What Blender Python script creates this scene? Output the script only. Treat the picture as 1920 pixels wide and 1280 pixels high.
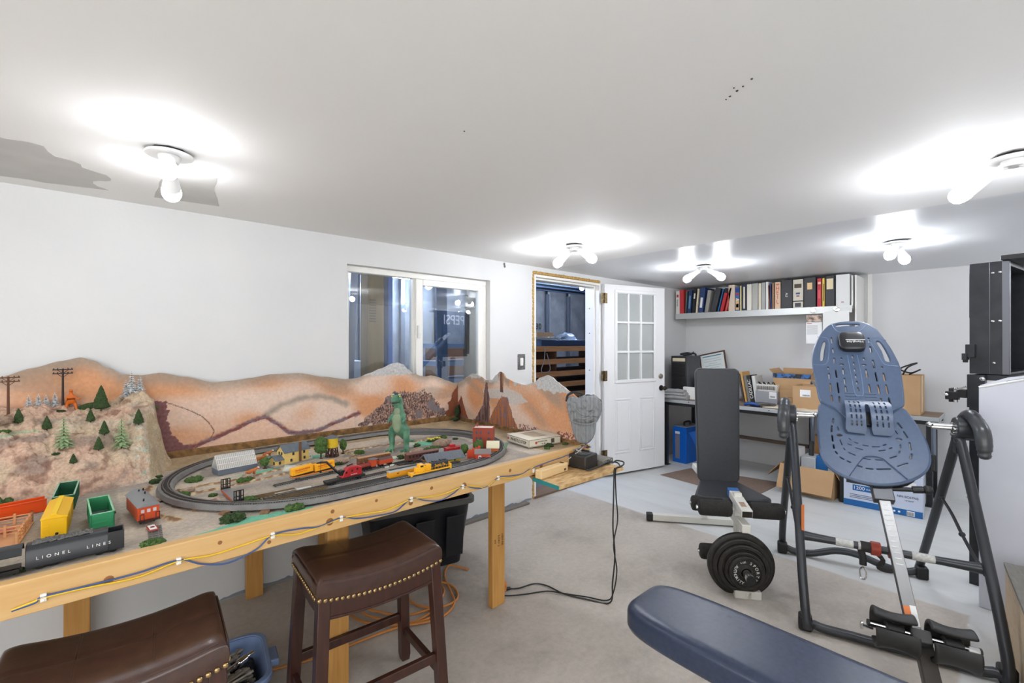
import bpy, bmesh, math, random
from mathutils import Vector, Matrix, Euler, noise
from math import pi, sin, cos, radians as R
for o in list(bpy.data.objects): bpy.data.objects.remove(o)
SC = bpy.context.scene
C = SC.collection
random.seed(7)
# ---------------------------------------------------------------- camera, world, exposure
cam = bpy.data.cameras.new('camera'); cam.lens = 16.0; cam.sensor_width = 36; cam.shift_y = 2/1920; cam.clip_start = .02
co = bpy.data.objects.new('camera', cam); C.objects.link(co)
co.location = (0, 0, 1.45); co.rotation_euler = (pi/2, 0, R(47.78-90)); SC.camera = co
w = bpy.data.worlds.new('world'); SC.world = w; w.use_nodes = True
w.node_tree.nodes['Background'].inputs[0].default_value = (.97, .985, 1, 1); w.node_tree.nodes['Background'].inputs[1].default_value = 1.75   # soft fill sky for the unseen openings added behind the camera
vs = SC.view_settings; vs.view_transform = 'Standard'; vs.look = 'None'; vs.gamma = 1; vs.use_curve_mapping = False; vs.exposure = 1.46
BULB = 80.0       # emission of the room's lamps
TUBE = 90.0       # emission of the tubes in the store room
# ---------------------------------------------------------------- helpers
def lin(c):
    return tuple((v/12.92 if v <= .04045 else ((v+.055)/1.055)**2.4) for v in (x/255 for x in c))
def rgb(*c): return lin(c) + (1,)
def mat(name, col, rough=.5, metal=0, col2=None, scale=20, bump=0, stretch=(1,1,1), emit=0, spec=.5, coat=0, bscale=None, detail=4, contrast=.5, trans=0, alpha=1):
    m = bpy.data.materials.new(name); m.use_nodes = True; nt = m.node_tree; b = nt.nodes['Principled BSDF']
    b.inputs['Base Color'].default_value = rgb(*col); b.inputs['Roughness'].default_value = rough; b.inputs['Metallic'].default_value = metal
    b.inputs['Specular IOR Level'].default_value = spec
    if coat: b.inputs['Coat Weight'].default_value = coat; b.inputs['Coat Roughness'].default_value = .15
    if trans: b.inputs['Transmission Weight'].default_value = trans
    if alpha < 1: b.inputs['Alpha'].default_value = alpha
    if emit: b.inputs['Emission Color'].default_value = rgb(*col); b.inputs['Emission Strength'].default_value = emit
    if col2 or bump:
        tc = nt.nodes.new('ShaderNodeTexCoord'); mp = nt.nodes.new('ShaderNodeMapping'); mp.inputs['Scale'].default_value = stretch
        nt.links.new(tc.outputs['Object'], mp.inputs[0])
        nz = nt.nodes.new('ShaderNodeTexNoise'); nz.inputs['Scale'].default_value = scale; nz.inputs['Detail'].default_value = detail
        nt.links.new(mp.outputs[0], nz.inputs['Vector'])
        if col2:
            rp = nt.nodes.new('ShaderNodeValToRGB'); rp.color_ramp.elements[0].color = rgb(*col); rp.color_ramp.elements[1].color = rgb(*col2)
            rp.color_ramp.elements[0].position = .5-contrast/2; rp.color_ramp.elements[1].position = .5+contrast/2
            nt.links.new(nz.outputs['Fac'], rp.inputs[0]); nt.links.new(rp.outputs[0], b.inputs['Base Color'])
        if bump:
            n2 = nz
            if bscale:
                n2 = nt.nodes.new('ShaderNodeTexNoise'); n2.inputs['Scale'].default_value = bscale; n2.inputs['Detail'].default_value = 3
                nt.links.new(mp.outputs[0], n2.inputs['Vector'])
            bp = nt.nodes.new('ShaderNodeBump'); bp.inputs['Strength'].default_value = bump; bp.inputs['Distance'].default_value = .01
            nt.links.new(n2.outputs['Fac'], bp.inputs['Height']); nt.links.new(bp.outputs[0], b.inputs['Normal'])
    return m
def painted(name, rough=.8, bump=.3, bscale=80, fine=.12, fscale=60):
    m = mat(name, (200,200,200), rough); nt = m.node_tree; b = nt.nodes['Principled BSDF']
    a = nt.nodes.new('ShaderNodeVertexColor'); a.layer_name = 'paint'
    tc = nt.nodes.new('ShaderNodeTexCoord'); nz = nt.nodes.new('ShaderNodeTexNoise'); nz.inputs['Scale'].default_value = fscale; nz.inputs['Detail'].default_value = 6
    nt.links.new(tc.outputs['Object'], nz.inputs['Vector'])
    mr = nt.nodes.new('ShaderNodeMapRange'); mr.inputs[1].default_value = .3; mr.inputs[2].default_value = .7; mr.inputs[3].default_value = 1-fine*2; mr.inputs[4].default_value = 1+fine
    nt.links.new(nz.outputs['Fac'], mr.inputs[0])
    mx = nt.nodes.new('ShaderNodeMix'); mx.data_type = 'RGBA'; mx.blend_type = 'MULTIPLY'; mx.inputs[0].default_value = 1
    nt.links.new(a.outputs[0], mx.inputs[6]); nt.links.new(mr.outputs[0], mx.inputs[7]); nt.links.new(mx.outputs[2], b.inputs['Base Color'])
    n2 = nt.nodes.new('ShaderNodeTexNoise'); n2.inputs['Scale'].default_value = bscale; n2.inputs['Detail'].default_value = 5; nt.links.new(tc.outputs['Object'], n2.inputs['Vector'])
    bp = nt.nodes.new('ShaderNodeBump'); bp.inputs['Strength'].default_value = bump; bp.inputs['Distance'].default_value = .01
    nt.links.new(n2.outputs['Fac'], bp.inputs['Height']); nt.links.new(bp.outputs[0], b.inputs['Normal'])
    return m
def T_(x=0, y=0, z=0): return Matrix.Translation((x, y, z))
def RX(a): return Matrix.Rotation(R(a), 4, 'X')
def RY(a): return Matrix.Rotation(R(a), 4, 'Y')
def RZ(a): return Matrix.Rotation(R(a), 4, 'Z')
def catmull(pts, n=6, closed=False):
    P = [Vector(p) for p in pts]; out = []; N = len(P)
    for i in range(N if closed else N-1):
        p0 = P[(i-1) % N] if closed or i > 0 else P[0]*2-P[1]
        p1 = P[i]; p2 = P[(i+1) % N]
        p3 = P[(i+2) % N] if closed or i+2 < N else P[-1]*2-P[-2]
        for k in range(n):
            t = k/n
            out.append(.5*((2*p1)+(p2-p0)*t+(2*p0-5*p1+4*p2-p3)*t*t+(3*p1-p0-3*p2+p3)*t**3))
    if not closed: out.append(P[-1])
    return out
class B:
    def __init__(s): s.bm = bmesh.new()
    def _x(s, vs, M):
        if M is not None:
            for v in vs: v.co = M @ v.co
    def box(s, x0, x1, y0, y1, z0, z1, M=None):
        v = [s.bm.verts.new((x, y, z)) for z in (z0, z1) for y in (y0, y1) for x in (x0, x1)]
        for f in ((0,2,3,1),(4,5,7,6),(0,1,5,4),(2,6,7,3),(0,4,6,2),(1,3,7,5)): s.bm.faces.new([v[i] for i in f])
        s._x(v, M); return s
    def cyl(s, a, b, r, r2=None, n=16, cap=True):
        a = Vector(a); b = Vector(b); r2 = r if r2 is None else r2; d = (b-a)
        q = d.to_track_quat('Z', 'Y').to_matrix()
        A = [s.bm.verts.new(a+q@Vector((cos(2*pi*i/n)*r, sin(2*pi*i/n)*r, 0))) for i in range(n)]
        Bv = [s.bm.verts.new(b+q@Vector((cos(2*pi*i/n)*r2, sin(2*pi*i/n)*r2, 0))) for i in range(n)]
        for i in range(n): s.bm.faces.new((A[i], A[(i+1) % n], Bv[(i+1) % n], Bv[i]))
        if cap: s.bm.faces.new(A[::-1]); s.bm.faces.new(Bv)
        return s
    def tube(s, pts, r, n=8, closed=False, sm=0, cap=True):
        P = catmull(pts, sm, closed) if sm else [Vector(p) for p in pts]
        N = len(P); rings = []; up = None
        for i, p in enumerate(P):
            if closed: t = P[(i+1) % N]-P[i-1]
            else: t = P[min(i+1, N-1)]-P[max(i-1, 0)]
            if t.length < 1e-9: t = Vector((0,0,1))
            t.normalize()
            if up is None:
                up = Vector((0,0,1)) if abs(t.z) < .9 else Vector((1,0,0))
            x = t.cross(up)
            if x.length < 1e-6: x = t.orthogonal()
            x.normalize(); up = x.cross(t)
            rr = r[min(int(i*len(r)/N), len(r)-1)] if isinstance(r, (list, tuple)) else r
            rings.append([s.bm.verts.new(p+(x*cos(2*pi*k/n)+up*sin(2*pi*k/n))*rr) for k in range(n)])
        for i in range(N if closed else N-1):
            a, b = rings[i], rings[(i+1) % N]
            for k in range(n): s.bm.faces.new((a[k], a[(k+1) % n], b[(k+1) % n], b[k]))
        if cap and not closed: s.bm.faces.new(rings[0][::-1]); s.bm.faces.new(rings[-1])
        return s
    def lathe(s, prof, M=None, n=24):
        rings = []; allv = []
        for r, z in prof:
            if r < 1e-6: v = [s.bm.verts.new((0, 0, z))]
            else: v = [s.bm.verts.new((cos(2*pi*k/n)*r, sin(2*pi*k/n)*r, z)) for k in range(n)]
            rings.append(v); allv += v
        for a, b in zip(rings, rings[1:]):
            for k in range(n):
                k2 = (k+1) % n
                if len(a) == 1 and len(b) == 1: continue
                if len(a) == 1: s.bm.faces.new((a[0], b[k2], b[k]))
                elif len(b) == 1: s.bm.faces.new((a[k], a[k2], b[0]))
                else: s.bm.faces.new((a[k], a[k2], b[k2], b[k]))
        s._x(allv, M); return s
    def prism(s, poly, z0, z1, M=None):
        a = [s.bm.verts.new((x, y, z0)) for x, y in poly]; b = [s.bm.verts.new((x, y, z1)) for x, y in poly]; n = len(poly)
        s.bm.faces.new(a[::-1]); s.bm.faces.new(b)
        for i in range(n): s.bm.faces.new((a[i], a[(i+1) % n], b[(i+1) % n], b[i]))
        s._x(a+b, M); return s
    def sph(s, c, r, sc=(1,1,1), sub=2, jit=0, M=None, seed=0):
        g = bmesh.ops.create_icosphere(s.bm, subdivisions=sub, radius=r)['verts']
        for v in g:
            if jit:
                v.co *= 1+jit*noise.noise(v.co*(2.2/r)+Vector((seed*7.3, seed, 1)))+jit*.5*noise.noise(v.co*(6/r)+Vector((seed, 3, seed*2.1)))
            v.co = Vector((v.co.x*sc[0], v.co.y*sc[1], v.co.z*sc[2]))+Vector(c)
        s._x(g, M); return s
    def grid(s, f, nu, nv, closeu=False):
        V = [[s.bm.verts.new(f(i/(nu if closeu else nu-1), j/(nv-1))) for j in range(nv)] for i in range(nu)]
        for i in range(nu if closeu else nu-1):
            for j in range(nv-1):
                s.bm.faces.new((V[i][j], V[(i+1) % nu][j], V[(i+1) % nu][j+1], V[i][j+1]))
        return V
    def done(s, name, m, parent=None, bev=0, seg=2, sub=0, ang=38, solid=0, M=None, paint=None):
        if M is not None: bmesh.ops.transform(s.bm, matrix=M, verts=s.bm.verts)
        bmesh.ops.recalc_face_normals(s.bm, faces=s.bm.faces)
        lim = R(ang)
        for e in s.bm.edges:
            if len(e.link_faces) == 2 and e.calc_face_angle(0) > lim: e.smooth = False
        for f in s.bm.faces: f.smooth = True
        me = bpy.data.meshes.new(name); s.bm.to_mesh(me); s.bm.free()
        if paint:
            ca = me.color_attributes.new('paint', 'FLOAT_COLOR', 'POINT')
            buf = []
            for v in me.vertices: buf += list(paint(v.co))+[1.0]
            ca.data.foreach_set('color', buf)
        return link(name, me, m, parent, bev, seg, sub, solid)
def link(name, me, m, parent=None, bev=0, seg=2, sub=0, solid=0):
    for k in (m if isinstance(m, (list, tuple)) else [m]): me.materials.append(k)
    o = bpy.data.objects.new(name, me); C.objects.link(o)
    if parent: o.parent = parent
    if solid: q = o.modifiers.new('s', 'SOLIDIFY'); q.thickness = solid; q.offset = 0
    if bev:
        q = o.modifiers.new('b', 'BEVEL'); q.width = bev; q.segments = seg; q.limit_method = 'ANGLE'; q.angle_limit = R(40)
        q.harden_normals = False
    if sub: q = o.modifiers.new('u', 'SUBSURF'); q.levels = q.render_levels = sub
    return o
def thing(name, label, cat, loc=(0,0,0), rz=0, group=None, rot=None):
    o = bpy.data.objects.new(name, None); C.objects.link(o); o.empty_display_size = .05
    o.location = loc; o.rotation_euler = rot if rot else (0, 0, R(rz))
    o['label'] = label; o['category'] = cat
    if group: o['group'] = group
    return o
def tag(o, label, cat, group=None, kind=None):
    o['label'] = label; o['category'] = cat
    if group: o['group'] = group
    if kind: o['kind'] = kind
    return o
def struct(o): o['kind'] = 'structure'; return o
def dup(o, loc=None, rz=None, label=None, group=None, parent=None):
    r = o.copy(); C.objects.link(r)
    if parent: r.parent = parent
    if loc is not None: r.location = loc
    if rz is not None: r.rotation_euler = (0, 0, R(rz))
    if label: r['label'] = label
    if group: r['group'] = group
    for ch in o.children: dup(ch, parent=r)
    return r
def text(body, size, m, parent, loc, rot=(pi/2, 0, 0), ext=.0006, name='lettering', sx=1, align='CENTER', sp=1.0, scale_y=1):
    cu = bpy.data.curves.new('t', 'FONT'); cu.body = body; cu.size = size; cu.extrude = ext; cu.align_x = align; cu.align_y = 'CENTER'; cu.space_character = sp
    t = bpy.data.objects.new('t', cu); me = bpy.data.meshes.new_from_object(t); bpy.data.objects.remove(t)
    me.transform(Matrix.Diagonal((sx, scale_y, 1, 1)))
    o = link(name, me, m, parent); o.location = loc; o.rotation_euler = rot
    return o
def plate(outer, holes, th, bev=0, res=6):
    """flat plate with holes: closed smooth outlines filled as a 2D curve, returned as a mesh"""
    cu = bpy.data.curves.new('p', 'CURVE'); cu.dimensions = '2D'; cu.fill_mode = 'BOTH'; cu.extrude = max(th/2-bev, .0002); cu.bevel_depth = bev; cu.bevel_resolution = 1
    for pl in [outer]+holes:
        sp = cu.splines.new('POLY'); sp.points.add(len(pl)-1); sp.use_cyclic_u = True
        for q, p in zip(sp.points, pl): q.co = (p[0], p[1], 0, 1)
    t = bpy.data.objects.new('p', cu); me = bpy.data.meshes.new_from_object(t); bpy.data.objects.remove(t)
    return me
def skin(name, nodes, edges, m, parent=None, sub=2, loc=(0,0,0)):
    me = bpy.data.meshes.new(name); me.from_pydata([n[:3] for n in nodes], edges, []); me.materials.append(m)
    o = bpy.data.objects.new(name, me); C.objects.link(o)
    if parent: o.parent = parent
    o.location = loc
    q = o.modifiers.new('k', 'SKIN'); q.use_smooth_shade = True
    for i, n in enumerate(nodes):
        d = me.skin_vertices[0].data[i]; r = n[3]; d.radius = r if isinstance(r, tuple) else (r, r); d.use_root = (i == 0)
    u = o.modifiers.new('u', 'SUBSURF'); u.levels = u.render_levels = sub
    return o
def pip(poly, x, y):
    c = False; n = len(poly); j = n-1
    for i in range(n):
        xi, yi = poly[i]; xj, yj = poly[j]
        if (yi > y) != (yj > y) and x < (xj-xi)*(y-yi)/(yj-yi)+xi: c = not c
        j = i
    return c
def pld(pl, x, y):
    best = 9
    for (ax, ay), (bx, by) in zip(pl, pl[1:]):
        dx, dy = bx-ax, by-ay; L = dx*dx+dy*dy or 1e-9
        t = max(0, min(1, ((x-ax)*dx+(y-ay)*dy)/L)); best = min(best, math.hypot(x-ax-t*dx, y-ay-t*dy))
    return best
def sstep(a, b, x):
    t = max(0, min(1, (x-a)/(b-a))); return t*t*(3-2*t)
def mix(a, b, t): return tuple(a[i]*(1-t)+b[i]*t for i in range(3))
def interp(pts, x):
    if x <= pts[0][0]: return pts[0][1]
    for (a, b), (c, d) in zip(pts, pts[1:]):
        if x <= c:
            t = (x-a)/(c-a); t = t*t*(3-2*t)*.6+t*.4; return b+(d-b)*t
    return pts[-1][1]
# ---------------------------------------------------------------- materials
WHITE = mat('wall_white', (216,216,215), .62, col2=(211,211,211), scale=3, bump=.05, bscale=60)
VINYL = mat('vinyl_white', (236,234,228), .35)
DOORW = mat('door_white', (232,232,232), .4)
FOAM = mat('spray_foam', (214,178,110), .9, col2=(150,110,52), scale=60, bump=.8, bscale=90)
BRASS = mat('old_brass', (150,130,95), .4, .9, col2=(70,60,48), scale=40)
BLACKP = mat('black_plastic', (24,24,26), .45)
BLACKS = mat('black_satin', (30,31,33), .35)
STEEL = mat('steel', (150,150,150), .42, .8)
CHROME = mat('chrome', (225,225,225), .12, 1)
GALV = mat('galvanised', (200,204,206), .36, .5, col2=(178,183,186), scale=8)
PINE = mat('pine', (214,176,120), .55, col2=(202,158,98), scale=6, stretch=(.6,8,8), bump=.03)
PINEY = mat('pine_upright', (206,156,86), .55, col2=(180,126,60), scale=7, stretch=(9,9,.5), bump=.03)
OSB = mat('osb', (214,180,126), .7, col2=(168,128,78), scale=22, stretch=(1,4,1), bump=.1, contrast=.3)
PLY = mat('plywood', (206,184,152), .6, col2=(186,160,126), scale=9, stretch=(1,5,5), contrast=.5)
LEATHER = mat('brown_leather', (72,46,36), .3, col2=(54,33,26), scale=30, bump=.06, bscale=260, coat=.25)
DARKWOOD = mat('dark_wood', (70,36,26), .35, col2=(44,22,17), scale=8, stretch=(6,6,.7), coat=.2)
NAIL = mat('nail_brass', (178,150,104), .3, .9)
NAVY = mat('navy_vinyl', (44,54,74), .27, col2=(52,62,84), scale=60, bump=.08, bscale=420)
CHAR = mat('charcoal_vinyl', (46,48,52), .42, bump=.06, bscale=300, scale=60, col2=(52,54,58))
FOAMB = mat('black_foam', (34,33,31), .95, bump=.5, bscale=200, scale=60, col2=(46,44,42))
IRON = mat('cast_iron', (34,32,30), .5, .3, col2=(52,48,44), scale=30, bump=.15, bscale=120)
LETTER = mat('letter_white', (235,235,232), .6)
CREAMT = mat('bench_steel', (214,212,204), .35)
TEET = mat('dark_grey_powder', (58,60,64), .32, .3)
BLUEP = mat('blue_plastic', (80,96,122), .38, bump=.05, bscale=500, scale=50, col2=(74,90,116))
CARD = mat('cardboard', (188,154,114), .85, col2=(178,142,102), scale=6)
CARDD = mat('cardboard_inside', (160,116,70), .9)
PAPER = mat('paper_white', (232,232,230), .8)
BLUEB = mat('bright_blue', (12,98,190), .4)
BLACKSTEEL = mat('raw_black_steel', (62,64,68), .36, .6, col2=(46,47,50), scale=9)
RUG = mat('brown_mat', (132,112,98), .95, col2=(118,98,86), scale=40, bump=.3, bscale=160)
GLASS = bpy.data.materials.new('clear_glass'); GLASS.use_nodes = True
nt = GLASS.node_tree; nt.nodes.remove(nt.nodes['Principled BSDF']); out = nt.nodes['Material Output']
tr = nt.nodes.new('ShaderNodeBsdfTransparent'); tr.inputs[0].default_value = (.93,.96,.97,1); gl = nt.nodes.new('ShaderNodeBsdfGlossy'); gl.inputs['Roughness'].default_value = .0
fr = nt.nodes.new('ShaderNodeFresnel'); fr.inputs[0].default_value = 1.55; ms = nt.nodes.new('ShaderNodeMixShader'); mm = nt.nodes.new('ShaderNodeMath'); mm.operation = 'MULTIPLY_ADD'; mm.inputs[1].default_value = 1.6; mm.inputs[2].default_value = .03; mm.use_clamp = True
nt.links.new(fr.outputs[0], mm.inputs[0]); nt.links.new(mm.outputs[0], ms.inputs[0]); nt.links.new(tr.outputs[0], ms.inputs[1]); nt.links.new(gl.outputs[0], ms.inputs[2]); nt.links.new(ms.outputs[0], out.inputs[0])
BULBM = mat('lamp_dome', (246,249,255), .3, emit=BULB)
BULBW = mat('weak_lamp_dome', (246,249,255), .3, emit=BULB*.36)   # the lamp at the left is a weaker one
TUBEM = mat('cool_tube', (208,224,255), .3, emit=TUBE)
# ceiling: matt paint in front, glossy paint towards the back wall
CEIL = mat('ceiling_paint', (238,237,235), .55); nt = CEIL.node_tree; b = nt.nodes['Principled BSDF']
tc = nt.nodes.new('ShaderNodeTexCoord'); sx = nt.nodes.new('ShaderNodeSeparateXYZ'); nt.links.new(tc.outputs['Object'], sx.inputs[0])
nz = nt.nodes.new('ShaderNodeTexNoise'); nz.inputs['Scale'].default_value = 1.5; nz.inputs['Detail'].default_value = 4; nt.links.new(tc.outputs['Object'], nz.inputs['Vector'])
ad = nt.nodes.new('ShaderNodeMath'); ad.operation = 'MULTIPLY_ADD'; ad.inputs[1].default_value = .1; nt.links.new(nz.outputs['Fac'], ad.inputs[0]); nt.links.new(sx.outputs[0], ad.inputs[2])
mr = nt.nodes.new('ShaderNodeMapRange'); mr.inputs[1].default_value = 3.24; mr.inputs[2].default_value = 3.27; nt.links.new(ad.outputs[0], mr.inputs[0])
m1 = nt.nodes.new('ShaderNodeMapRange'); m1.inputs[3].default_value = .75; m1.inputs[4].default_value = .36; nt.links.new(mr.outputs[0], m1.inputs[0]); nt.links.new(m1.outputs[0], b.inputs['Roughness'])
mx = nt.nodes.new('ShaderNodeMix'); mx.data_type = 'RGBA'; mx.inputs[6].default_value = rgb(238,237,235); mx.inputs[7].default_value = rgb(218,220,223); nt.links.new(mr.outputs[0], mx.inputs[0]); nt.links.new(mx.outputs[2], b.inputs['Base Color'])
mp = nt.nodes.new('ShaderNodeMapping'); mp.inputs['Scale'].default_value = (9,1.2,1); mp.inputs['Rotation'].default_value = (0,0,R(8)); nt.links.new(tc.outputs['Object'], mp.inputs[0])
n2 = nt.nodes.new('ShaderNodeTexNoise'); n2.inputs['Scale'].default_value = 2.2; n2.inputs['Detail'].default_value = 5; nt.links.new(mp.outputs[0], n2.inputs['Vector'])
bp = nt.nodes.new('ShaderNodeBump'); bp.inputs['Strength'].default_value = .12; bp.inputs['Distance'].default_value = .01; nt.links.new(n2.outputs['Fac'], bp.inputs['Height']); nt.links.new(bp.outputs[0], b.inputs['Normal'])
# floor: bare concrete near the camera, pale grey-blue floor paint beyond X 3.42
FLOOR = mat('concrete', (160,152,142), .62); nt = FLOOR.node_tree; b = nt.nodes['Principled BSDF']
tc = nt.nodes.new('ShaderNodeTexCoord'); sx = nt.nodes.new('ShaderNodeSeparateXYZ'); nt.links.new(tc.outputs['Object'], sx.inputs[0])
def nnode(scale, detail=6, rough=.6, vec=None):
    n = nt.nodes.new('ShaderNodeTexNoise'); n.inputs['Scale'].default_value = scale; n.inputs['Detail'].default_value = detail; n.inputs['Roughness'].default_value = rough
    nt.links.new(vec or tc.outputs['Object'], n.inputs['Vector']); return n
def ramp(src, *el):
    r = nt.nodes.new('ShaderNodeValToRGB')
    while len(r.color_ramp.elements) < len(el): r.color_ramp.elements.new(.5)
    for e, (p, c) in zip(r.color_ramp.elements, el): e.position = p; e.color = rgb(*c)
    nt.links.new(src, r.inputs[0]); return r
def mrange(src, a, b_, c=0, d=1):
    r = nt.nodes.new('ShaderNodeMapRange'); r.inputs[1].default_value = a; r.inputs[2].default_value = b_; r.inputs[3].default_value = c; r.inputs[4].default_value = d; nt.links.new(src, r.inputs[0]); return r
def mixn(f, a, b_, bt='MIX'):
    x = nt.nodes.new('ShaderNodeMix'); x.data_type = 'RGBA'; x.blend_type = bt
    for k, v in ((0, f), (6, a), (7, b_)):
        if hasattr(v, 'is_linked'): nt.links.new(v, x.inputs[k])
        else: x.inputs[k].default_value = v
    return x.outputs[2]
bare = ramp(nnode(1.6, 8, .65).outputs['Fac'], (.3,(158,150,141)), (.48,(186,178,168)), (.72,(198,190,180)))
fine = mrange(nnode(34, 6, .7).outputs['Fac'], .3, .7, .86, 1.06)
bare2 = mixn(1.0, bare.outputs[0], fine.outputs[0], 'MULTIPLY')
stain = mrange(nnode(2.7, 7, .75).outputs['Fac'], .62, .78, 0, .45)
bare3 = mixn(stain.outputs[0], bare2, rgb(112,106,99))
mp = nt.nodes.new('ShaderNodeMapping'); mp.inputs['Scale'].default_value = (6,1,1); mp.inputs['Rotation'].default_value = (0,0,R(35)); nt.links.new(tc.outputs['Object'], mp.inputs[0])
paint = ramp(nnode(1.1, 8, .7, mp.outputs[0]).outputs['Fac'], (.3,(190,191,188)), (.5,(202,203,201)), (.75,(208,209,208)))
paint2 = mixn(mrange(nnode(5, 8, .75, mp.outputs[0]).outputs['Fac'], .62, .74, 0, .35).outputs[0], paint.outputs[0], rgb(168,158,146))
wob = nt.nodes.new('ShaderNodeMath'); wob.operation = 'MULTIPLY_ADD'; wob.inputs[1].default_value = .05; nt.links.new(nnode(3).outputs['Fac'], wob.inputs[0]); nt.links.new(sx.outputs[0], wob.inputs[2])
fx = mrange(wob.outputs[0], 3.435, 3.46); fy = mrange(sx.outputs[1], .165, .15)
mxx = nt.nodes.new('ShaderNodeMath'); mxx.operation = 'MAXIMUM'; nt.links.new(fx.outputs[0], mxx.inputs[0]); nt.links.new(fy.outputs[0], mxx.inputs[1])
nt.links.new(mixn(mxx.outputs[0], bare3, paint2), b.inputs['Base Color'])
nt.links.new(mrange(mxx.outputs[0], 0, 1, .6, .42).outputs[0], b.inputs['Roughness'])
bp = nt.nodes.new('ShaderNodeBump'); bp.inputs['Strength'].default_value = .12; bp.inputs['Distance'].default_value = .01; nt.links.new(nnode(24, 6).outputs['Fac'], bp.inputs['Height']); nt.links.new(bp.outputs[0], b.inputs['Normal'])
# ---------------------------------------------------------------- room shell
YW, XB, HC = 2.99, 5.9, 2.155
XF, YR = -2.3, -1.9
struct(B().box(XF, XB+.15, YR, YW+.15, -.12, 0).done('floor', FLOOR))
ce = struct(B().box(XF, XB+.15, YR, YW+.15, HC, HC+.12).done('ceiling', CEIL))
bw = B()   # window wall with its two openings
bw.box(XF, 1.227, YW, YW+.15, 0, HC).box(1.227, 2.462, YW, YW+.15, 0, .92).box(1.227, 2.462, YW, YW+.15, 1.977, HC)
bw.box(2.462, 2.985, YW, YW+.15, 0, HC).box(2.985, 3.995, YW, YW+.15, 2.115, HC).box(3.995, XB, YW, YW+.15, 0, HC)
struct(bw.done('wall_left', WHITE))
struct(B().box(XB, XB+.15, YR, YW+.15, 0, HC).done('wall_back', WHITE))
struct(B().box(.5, XB+.15, YR-.15, YR, 0, HC).box(XF-.15, XF, YR-.15, YR, 0, HC).done('wall_right', WHITE))  # gap near the front corner is a second opening added for fill light
struct(B().box(XF-.15, XF, 1.9, YW+.15, 0, HC).done('wall_front', WHITE))   # wide unseen opening beside it, added to let fill light in
struct(B().box(XF-.15,XF,YR+.1,1.8,0,.95).box(XF,.5,YR-.15,YR,0,.8).box(XF-.15,XF,YR,YR+.1,0,HC).box(XF-.15,XF,1.8,1.9,0,HC).done('trim_2', VINYL))  # parapets and posts around the added fill openings
struct(B().box(XB-.022, XB, .975, 1.015, 0, HC).done('trim_1', VINYL, bev=.004))
GREYB = mat('bare_board', (203,201,197), .8, col2=(194,192,188), scale=9)
GREYP = mat('grey_base_paint', (134,140,150), .8)
# unpainted patches on the ceiling and the ragged grey foot of the wall
def ragged(poly, n, amp, seed):
    P = []; N = len(poly)
    for i in range(N):
        a = Vector(poly[i]); c = Vector(poly[(i+1) % N])
        for k in range(n):
            q = a.lerp(c, k/n); P.append((q.x+amp*noise.noise(Vector((q.x*9, q.y*9, seed))), q.y+amp*noise.noise(Vector((q.x*9, q.y*9, seed+5)))))
    return P
def ceilpatch(poly, seed, m=GREYB, amp=.03, n=10):
    B().prism(ragged(poly, n, amp, seed), HC-.0008, HC+.001).done('bare_patch', m, ce)
ceilpatch([(-.62,2.30),(-.26,2.31),(.02,2.56),(-.01,2.83),(-.62,2.93)], 3, amp=.07)
ceilpatch([(.2,2.34),(.375,2.29),(.40,2.50),(.46,2.76),(.2,2.80)], 4, amp=.008)
for x, y, r in ((1.335,.545,.003),(1.32,.52,.0035),(1.31,.50,.0025),(1.29,.47,.003),(1.345,.56,.002),(1.30,.52,.002),(.9,1.23,.0025)):
    B().cyl((x,y,HC-.001),(x+.003,y,HC), r, n=7).done('paint_chip', BLACKP, ce)
WL = bpy.data.objects['wall_left']
base = [(-2.2,0)]+[(-2.2+i*.02, .018+.02*noise.noise(Vector((i*.21,1,0)))+.012*noise.noise(Vector((i*.9,4,0)))) for i in range(259)]+[(2.96,0)]
B().prism([(x, max(z,0.002)) for x, z in base], 0, .0015, Matrix(((1,0,0,0),(0,0,-1,YW),(0,1,0,0),(0,0,0,1)))).done('bare_edge', GREYP, WL)
tag(B().box(2.02,2.86,2.915,2.965,.0,.018).done('floor_lath', mat('grey_lath',(128,122,114),.7,col2=(104,98,92),scale=12,stretch=(.5,8,8)), bev=.003), 'flat grey wooden lath lying along the foot of the white wall beside the door', 'lath')
wb = B()
for (x,y,z) in ((2.62,0,2.135),(2.625,0,2.115)): wb.sph((x,YW-.003,z), .012, (1,.5,1.2), 1, .3)
wb.done('wall_hole', mat('plaster_chip',(120,118,112),.9), WL)
# ---------------------------------------------------------------- window_1
win = bpy.data.objects.new('window_1', None); C.objects.link(win); struct(win)
b_ = B(); y0, y1 = YW+.055, YW+.12
b_.box(1.227,2.462,y0,y1,.92,.965).box(1.227,2.462,y0,y1,1.935,1.977).box(1.227,1.262,y0,y1,.965,1.935).box(2.425,2.462,y0,y1,.965,1.935)
b_.box(1.76,1.80,y0+.012,y1,.965,1.935)
b_.done('window_frame', VINYL, win, bev=.004)
s_ = B(); ya, yb = YW+.045, YW+.085
s_.box(1.775,1.835,ya,yb,.965,1.935).box(2.372,2.425,ya,yb,.965,1.935).box(1.835,2.372,ya,yb,1.885,1.935).box(1.835,2.372,ya,yb,.965,1.015)
s_.done('sash', VINYL, win, bev=.005)
B().box(1.83,2.376,YW+.064,YW+.068,1.0,1.9).done('pane', GLASS, win)
B().box(1.255,1.768,YW+.096,YW+.1,.955,1.945).done('pane', GLASS, win)
B().box(1.785,1.80,YW+.03,YW+.046,1.50,1.58).box(1.782,1.803,YW+.026,YW+.034,1.485,1.52).done('latch', mat('latch_clear',(225,225,222),.2), win, bev=.003)
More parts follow.
